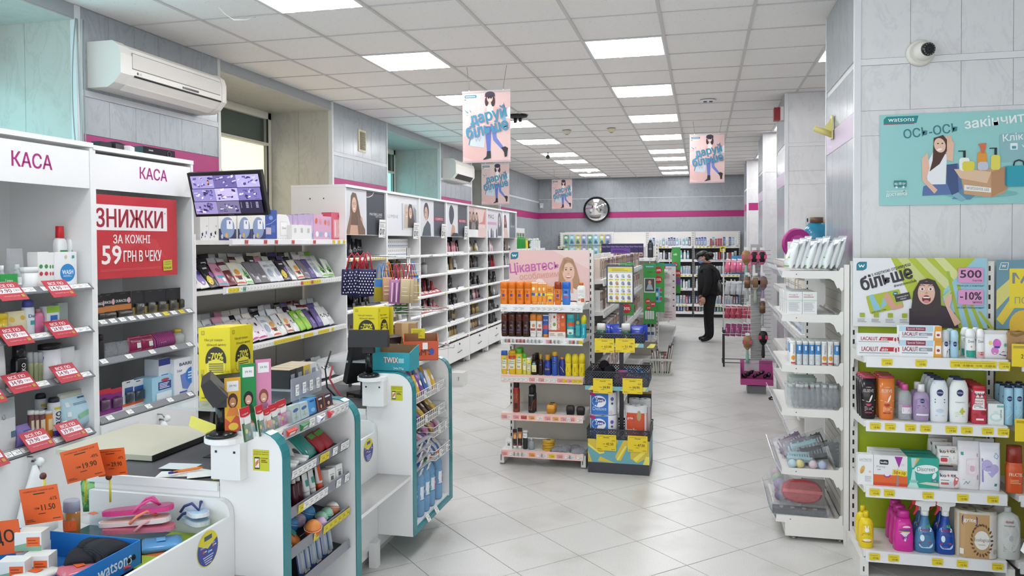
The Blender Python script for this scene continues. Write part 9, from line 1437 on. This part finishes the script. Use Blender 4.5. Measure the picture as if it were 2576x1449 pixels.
def hbrush(key,desc,back,pad,handle,band,round_=False):
 m=MB();m.loft([(-.12,.012,.008,handle,3),(-.09,.016,.01,handle,3),(-.0,.011,.009,handle,3),(.01,.013,.01,back,2)],10)
 if round_:m.cyl(0,0,.01,.12,.028,pad,12)
 else:m.loft([(.0,.012,.01,back,2),(.03,.034,.012,back,2.4),(.09,.04,.012,back,2.6),(.12,.032,.01,back,2.4),(.13,.012,.006,back,2)],16)
 pts=[('band',MB().box(-.042,.042,-.016,.014,.055,.09,band) if not round_ else MB().cyl(0,0,.05,.085,.029,band,12)),('price_tag',MB().box(-.02,.02,-.02,-.018,.135,.16,'#e6e6e4'))]
 if not round_:pts.insert(0,('bristle_pad',MB().loft([(.025,.022,.006,pad,2.4,0,-.011),(.09,.03,.006,pad,2.4,0,-.011),(.118,.02,.005,pad,2.2,0,-.011)],14)))
 kind(key,'hair_brush','hair brush',desc,.08,.26,m,*pts)
hbrush('hb_t','tan paddle brush with pink band','#a8805a','#a07850','#8fb8a8','#c8506e');hbrush('hb_k','white and pink brush with black pad','#d86a90','#17151a','#e6e2e6','#d8486e');hbrush('hb_w','pale green paddle brush','#b8bfb4','#8a6a4a','#a8b4a8','#7a5a42');hbrush('hb_l','lilac paddle brush','#8a7890','#8a6a5a','#a890b0','#7a5a4a');hbrush('hb_r','brown round brush with pale handle','#8a6a52','#6a4a3a','#a8b4b0','#8a6a4a',True);hbrush('hb_d','dark brush with pink band','#1d1a20','#101014','#2a1f26','#c83a5a')
for k,(key,px,py,s) in enumerate((('hb_t',1877,667,1.25),('hb_k',1897,666,1.2),('hb_k',1917,666,1.2),('hb_r',1880,727,1.15),('hb_w',1900,730,1.2),('hb_l',1919,730,1.2),('hb_r',1918,790,1.1),('hb_t',1880,880,1.2),('hb_d',1920,868,1.2))):a=atY(px,py,9.21);KIND[key].put((a.x,9.215,a.z),(0,0,0),'%s, %s on the wire stand counting along its rows'%(KIND[key].desc,nth(k)),'hair brushes on the stand',s)
ps=empty('packet_stand',(.48,11.2,0),0,'black wire stand of hanging hair accessory packets behind the brush stand','stand')
for x in (-.20,.18):
 for y in (-.12,.2):obj('leg',MB().box(x-.012,x+.012,y-.012,y+.012,0,.5,'#232326').box(x-.006,x+.006,y-.006,y+.006,.5,1.6,'#bcbcba|m'),ps)
for z in (.06,.45,.80,1.12,1.42):obj('shelf_frame',MB().tube([(-.22,-.15,z),(.2,-.15,z),(.2,.2,z),(-.22,.2,z)],.006,'#c4c4c2|m' if z>.1 else '#232326',5,True),ps);
obj('blue_panel',MB().box(-.1,.18,.0,.01,1.25,1.5,'#4a9ac8'),ps)
for r,(z,c,nm) in enumerate(((1.28,'#d86a8c','pink'),(.98,'#b9bec2','silver'),(.66,'#a83a50','crimson'),(.42,'#8a3a6a','plum'))):
 for k in range(5):o=obj('hanging_packet',MB().loft([(0,.035,.012,c+'|g',3),(.07,.036,.02,c+'|g',3),(.17,.034,.004,'#d5d8da|g',3)],10),None,(.48-.16+.075*k,11.2-.14,z),(-.35,.12,.0),label='%s hanging packet, %s from the left, %s tier of black stand'%(nm,nth(k),nth(r)),cat='packet',group='hanging packets on the black stand');obj('header_card',MB().box(-.03,.03,-.003,0,.16,.19,'#e4e4e2'),o)
_a=atZ(1663,940,0);BX,BY=_a.x,10.25
sb=empty('shopping_basket',(BX,BY,0),.05,'pale plastic shopping basket of books and packets on the floor','basket');m=MB()
for k in range(9):t=-1+k/4;m.prism([(t*.11-.006,.02),(t*.11+.006,.02),(t*.135+.006,.2),(t*.135-.006,.2)],'y',-.10,-.096,'#c9cdc0')
for k in range(7):t=-1+k/3;[m.prism([(t*.085-.006,.02),(t*.085+.006,.02),(t*.1+.006,.2),(t*.1-.006,.2)],'x',s*.125-.002,s*.125+.002,'#c9cdc0') for s in (-1,1)]
obj('side_slat',m,sb,kind='stuff');obj('base',MB().box(-.12,.12,-.10,.10,0,.03,'#c2c6b8'),sb);obj('rim',MB().box(-.15,.15,-.12,-.10,.19,.215,'#d3d6cc').box(-.15,.15,.10,.12,.19,.215,'#d3d6cc').box(-.15,-.13,-.1,.1,.19,.215,'#d3d6cc').box(.13,.15,-.1,.1,.19,.215,'#d3d6cc'),sb);obj('handle',MB().tube([(-.14,.0,.2),(.0,.11,.21),(.14,0,.2)],.006,'#9a9e94',5),sb)
for k,(x,r,c,h) in enumerate(((-.10,-.25,'#3a2a30',.28),(-.07,-.2,'#cfc6c4',.26),(-.03,-.15,'#5a464c',.3),(.0,-.1,'#8a7a7c',.27),(.05,.15,'#b02a3a',.24),(.085,.3,'#2a2228',.34),(.11,.35,'#6a5a5e',.38),(.12,.3,'#3a2f34',.3))):o=obj('folded_case',MB().box(-.012,.012,-.06,.06,0,h,c),None,(BX+x*.75,BY-.02+.01*(k%3),.032),(0,r*.5,.1),label='thin upright case in the shopping basket, %s from the left'%nth(k),cat='case',group='cases in the shopping basket');obj('edge',MB().box(-.008,.008,-.0605,-.06,.02,h-.02,'#d6cfcc'),o)
a=atZ(1147,972,0);o=obj('floor_box',MB().box(-.07,.09,-.06,.12,0,.16,'#dcdcda'),None,(a.x,a.y+.06,0),label='small white box on the floor past the second checkout',cat='box');obj('label_print',Pr().text('Нижня',.03,.09,.02,'#6a6a6a',.05,0,1.57).emit(MB(),lambda x,y,q:(x,-.0605-q,y)),o)
o=obj('dropped_slide',MB().tube([(-.03,0,.012),(0,.02,.03),(.03,0,.012)],.012,'#17161a',6),None,tuple(atZ(1942,1006,0)),label='black hair clip dropped on the floor beside the right gondola',cat='hair clip');obj('tooth_row',MB().box(-.03,.03,-.01,.01,0,.01,'#222226'),o)
a=atY(1818,620,18.15);o=obj('price_flag',MB().box(-.06,.06,0,.003,-.12,0,'#e0cf2a'),None,(a.x,18.15,a.z),label='yellow price flag on the back wall top shelf',cat='price card');obj('print',Pr().ell(0,-.05,.045,.03,'#3a3524',14,0,0,180).lines(-.04,-.1,.04,-.06,2,'#6a5f20').emit(MB(),lambda x,y,q:(x,-.0005-q,y)),o)
# ------------------------------------------------------------------ the shopper
PXY=atZ(1784,859,0)
pe_=empty('person',(PXY.x,PXY.y,0),0,'woman in black cap, black suit and blue face mask looking down at shelves','person');pe_.scale=(1.13,1.08,1)
def skin(name,verts,edges,radii,mat,parent,levels=2,root=0):
 me=bpy.data.meshes.new(name);me.from_pydata(verts,edges,[]);o=obj(name,me,parent);s=o.modifiers.new('skin','SKIN');s.use_smooth_shade=True
 for v,r in zip(me.skin_vertices[0].data,radii):v.radius=r if hasattr(r,'__len__') else (r,r)
 me.skin_vertices[0].data[root].use_root=True;u=o.modifiers.new('sub','SUBSURF');u.levels=u.render_levels=levels
 dg_=bpy.context.evaluated_depsgraph_get();nm=bpy.data.meshes.new_from_object(o.evaluated_get(dg_));o.modifiers.clear();o.data=nm;nm.materials.clear();nm.materials.append(M(mat));nm.polygons.foreach_set('use_smooth',[True]*len(nm.polygons));return o
# she faces left (-X); near side is her left
V=[(0,0,.82),(.0,0,1.0),(-.015,0,1.16),(-.03,0,1.26),(-.06,0,1.32),(.01,-.075,.76),(-.005,-.08,.45),(.02,-.08,.09),(.01,.075,.76),(-.015,.085,.45),(-.01,.085,.09),(-.025,-.15,1.235),(-.01,-.205,1.0),(-.07,-.2,.78),(-.025,.15,1.235),(-.02,.20,1.0),(-.09,.17,.8),(-.05,-.085,.045),(-.13,-.09,.035),(-.08,.09,.045),(-.16,.085,.035)]
E_=[(0,1),(1,2),(2,3),(3,4),(0,5),(5,6),(6,7),(0,8),(8,9),(9,10),(3,11),(11,12),(12,13),(3,14),(14,15),(15,16),(7,17),(17,18),(10,19),(19,20)]
Rr=[(.15,.135),(.155,.14),(.165,.15),(.13,.11),(.06,.06),(.10,.10),(.075,.075),(.058,.058),(.10,.10),(.075,.075),(.058,.058),(.075,.07),(.06,.06),(.045,.045),(.075,.07),(.06,.06),(.045,.045),(.042,.045),(.03,.032),(.042,.045),(.03,.032)]
body=skin('body',V,E_,Rr,'black_cloth',pe_)
body.data.materials.append(M('#0b0b0d|g'))
for f_ in body.data.polygons:
 if f_.center.z<.075:f_.material_index=1
obj('jacket',MB().loft([(.80,.172,.185,'black_cloth',2.4,.0),(.95,.168,.185,'black_cloth',2.4,.0),(1.12,.165,.185,'black_cloth',2.3,-.01),(1.24,.13,.15,'black_cloth',2.2,-.02),(1.31,.075,.085,'black_cloth',2,-.045),(1.335,.06,.065,'black_cloth',2,-.055)],24),pe_)
hd=obj('head',MB().loft([(-.125,.045,.045,'skin',2,.035,0),(-.09,.052,.05,'skin',2,.015,0),(-.075,.065,.058,'skin',2,-.015,0),(-.04,.082,.068,'skin',2,-.005,0),(.0,.09,.073,'skin',2,0,0),(.04,.088,.072,'skin',2,.005,0),(.08,.06,.05,'skin',2,.01,0),(.095,.02,.02,'skin',2,.01,0)],20),pe_,(-.085,0,1.425),(0,-.42,0))
obj('nose',MB().ball(-.092,0,-.012,.013,'skin',8,rz=.018,rows=5),hd)
for s in (-1,1):obj('eye',MB().ball(-.08,s*.028,.018,.009,'#2a1f1c',8,rows=4),hd);obj('ear',MB().ball(.012,s*.073,.0,.018,'skin',8,ry=.008,rz=.028,rows=5),hd)
obj('mouth',MB().ball(-.086,0,-.045,.008,'#a8605a',8,ry=.02,rz=.005,rows=4),hd)
obj('face_mask',MB().loft([(-.085,.05,.052,'#7f9cc8',2,-.025,0),(-.06,.072,.062,'#8aa6d0',2,-.022,0),(-.02,.074,.064,'#8aa6d0',2,-.026,0),(.0,.066,.056,'#7f9cc8',2,-.03,0)],16),hd);obj('mask_strap',MB().tube([(-.06,-.068,-.02),(0,-.077,-.01),(.02,-.076,.01)],.003,'#e6e6ea',4),hd)
obj('hair',MB().loft([(-.07,.045,.066,'hair',2,.05,0),(-.03,.066,.077,'hair',2,.036,0),(.03,.082,.08,'hair',2,.02,0),(.06,.085,.078,'hair',2,.008,0)],18),hd);obj('hair_bun',MB().ball(.118,0,-.005,.046,'hair',14,ry=.05,rz=.055,rows=7),hd);obj('fringe',MB().ball(-.075,0,.045,.03,'hair',12,ry=.06,rz=.028,rows=5),hd)
cp=obj('cap',MB().loft([(.035,.094,.083,'#121216',2,.0,0),(.075,.09,.08,'#121216',2,.004,0),(.105,.06,.055,'#121216',2,.008,0),(.115,.02,.02,'#121216',2,.008,0)],20),hd);obj('peak',MB().loft([(.034,.06,.07,'#0f0f13',2.4,-.095,0),(.042,.058,.068,'#0f0f13',2.4,-.09,0)],18),cp)
def hand(x,y,z,s):
 h=obj('hand',MB().loft([(0,.024,.016,'skin',2.6),(-.04,.036,.016,'skin',2.6),(-.075,.038,.014,'skin',2.6),(-.085,.034,.012,'skin',2.6)],12),pe_,(x,y,z),(.1*s,.12,0))
 for k in range(4):L=(.058,.068,.064,.05)[k];q=-.026+.0175*k;obj('finger',MB().tube([(q,0,-.08),(q-.004,-.002*s,-.08-L*.45),(q-.012,-.006*s,-.08-L*.8),(q-.022,-.008*s,-.08-L)],.0078,'skin',6),h)
 obj('thumb',MB().tube([(-.026,0,-.028),(-.044,-.006*s,-.055),(-.048,-.012*s,-.085)],.009,'skin',6),h)
hand(-.085,-.2,.765,-1);hand(-.1,.168,.79,1)
hb=empty('handbag',(PXY.x+.20,PXY.y-.12,.80),0,'black shoulder bag hanging behind the woman in black','bag');obj('pouch',MB().loft([(0,.11,.06,'#101013|g',3),(.06,.12,.065,'#101013|g',3),(.2,.09,.05,'#101013|g',3),(.26,.06,.03,'#131317|g',3)],18),hb);obj('strap',MB().tube([(.0,0,.25),(-.05,-.04,.4),(-.15,-.05,.5),(-.2,.02,.51),(-.2,.1,.42)],.012,'#131317',6),hb);obj('buckle',MB().ball(-.02,-.05,.24,.012,'#8a8a90|m',8,rows=4),hb)
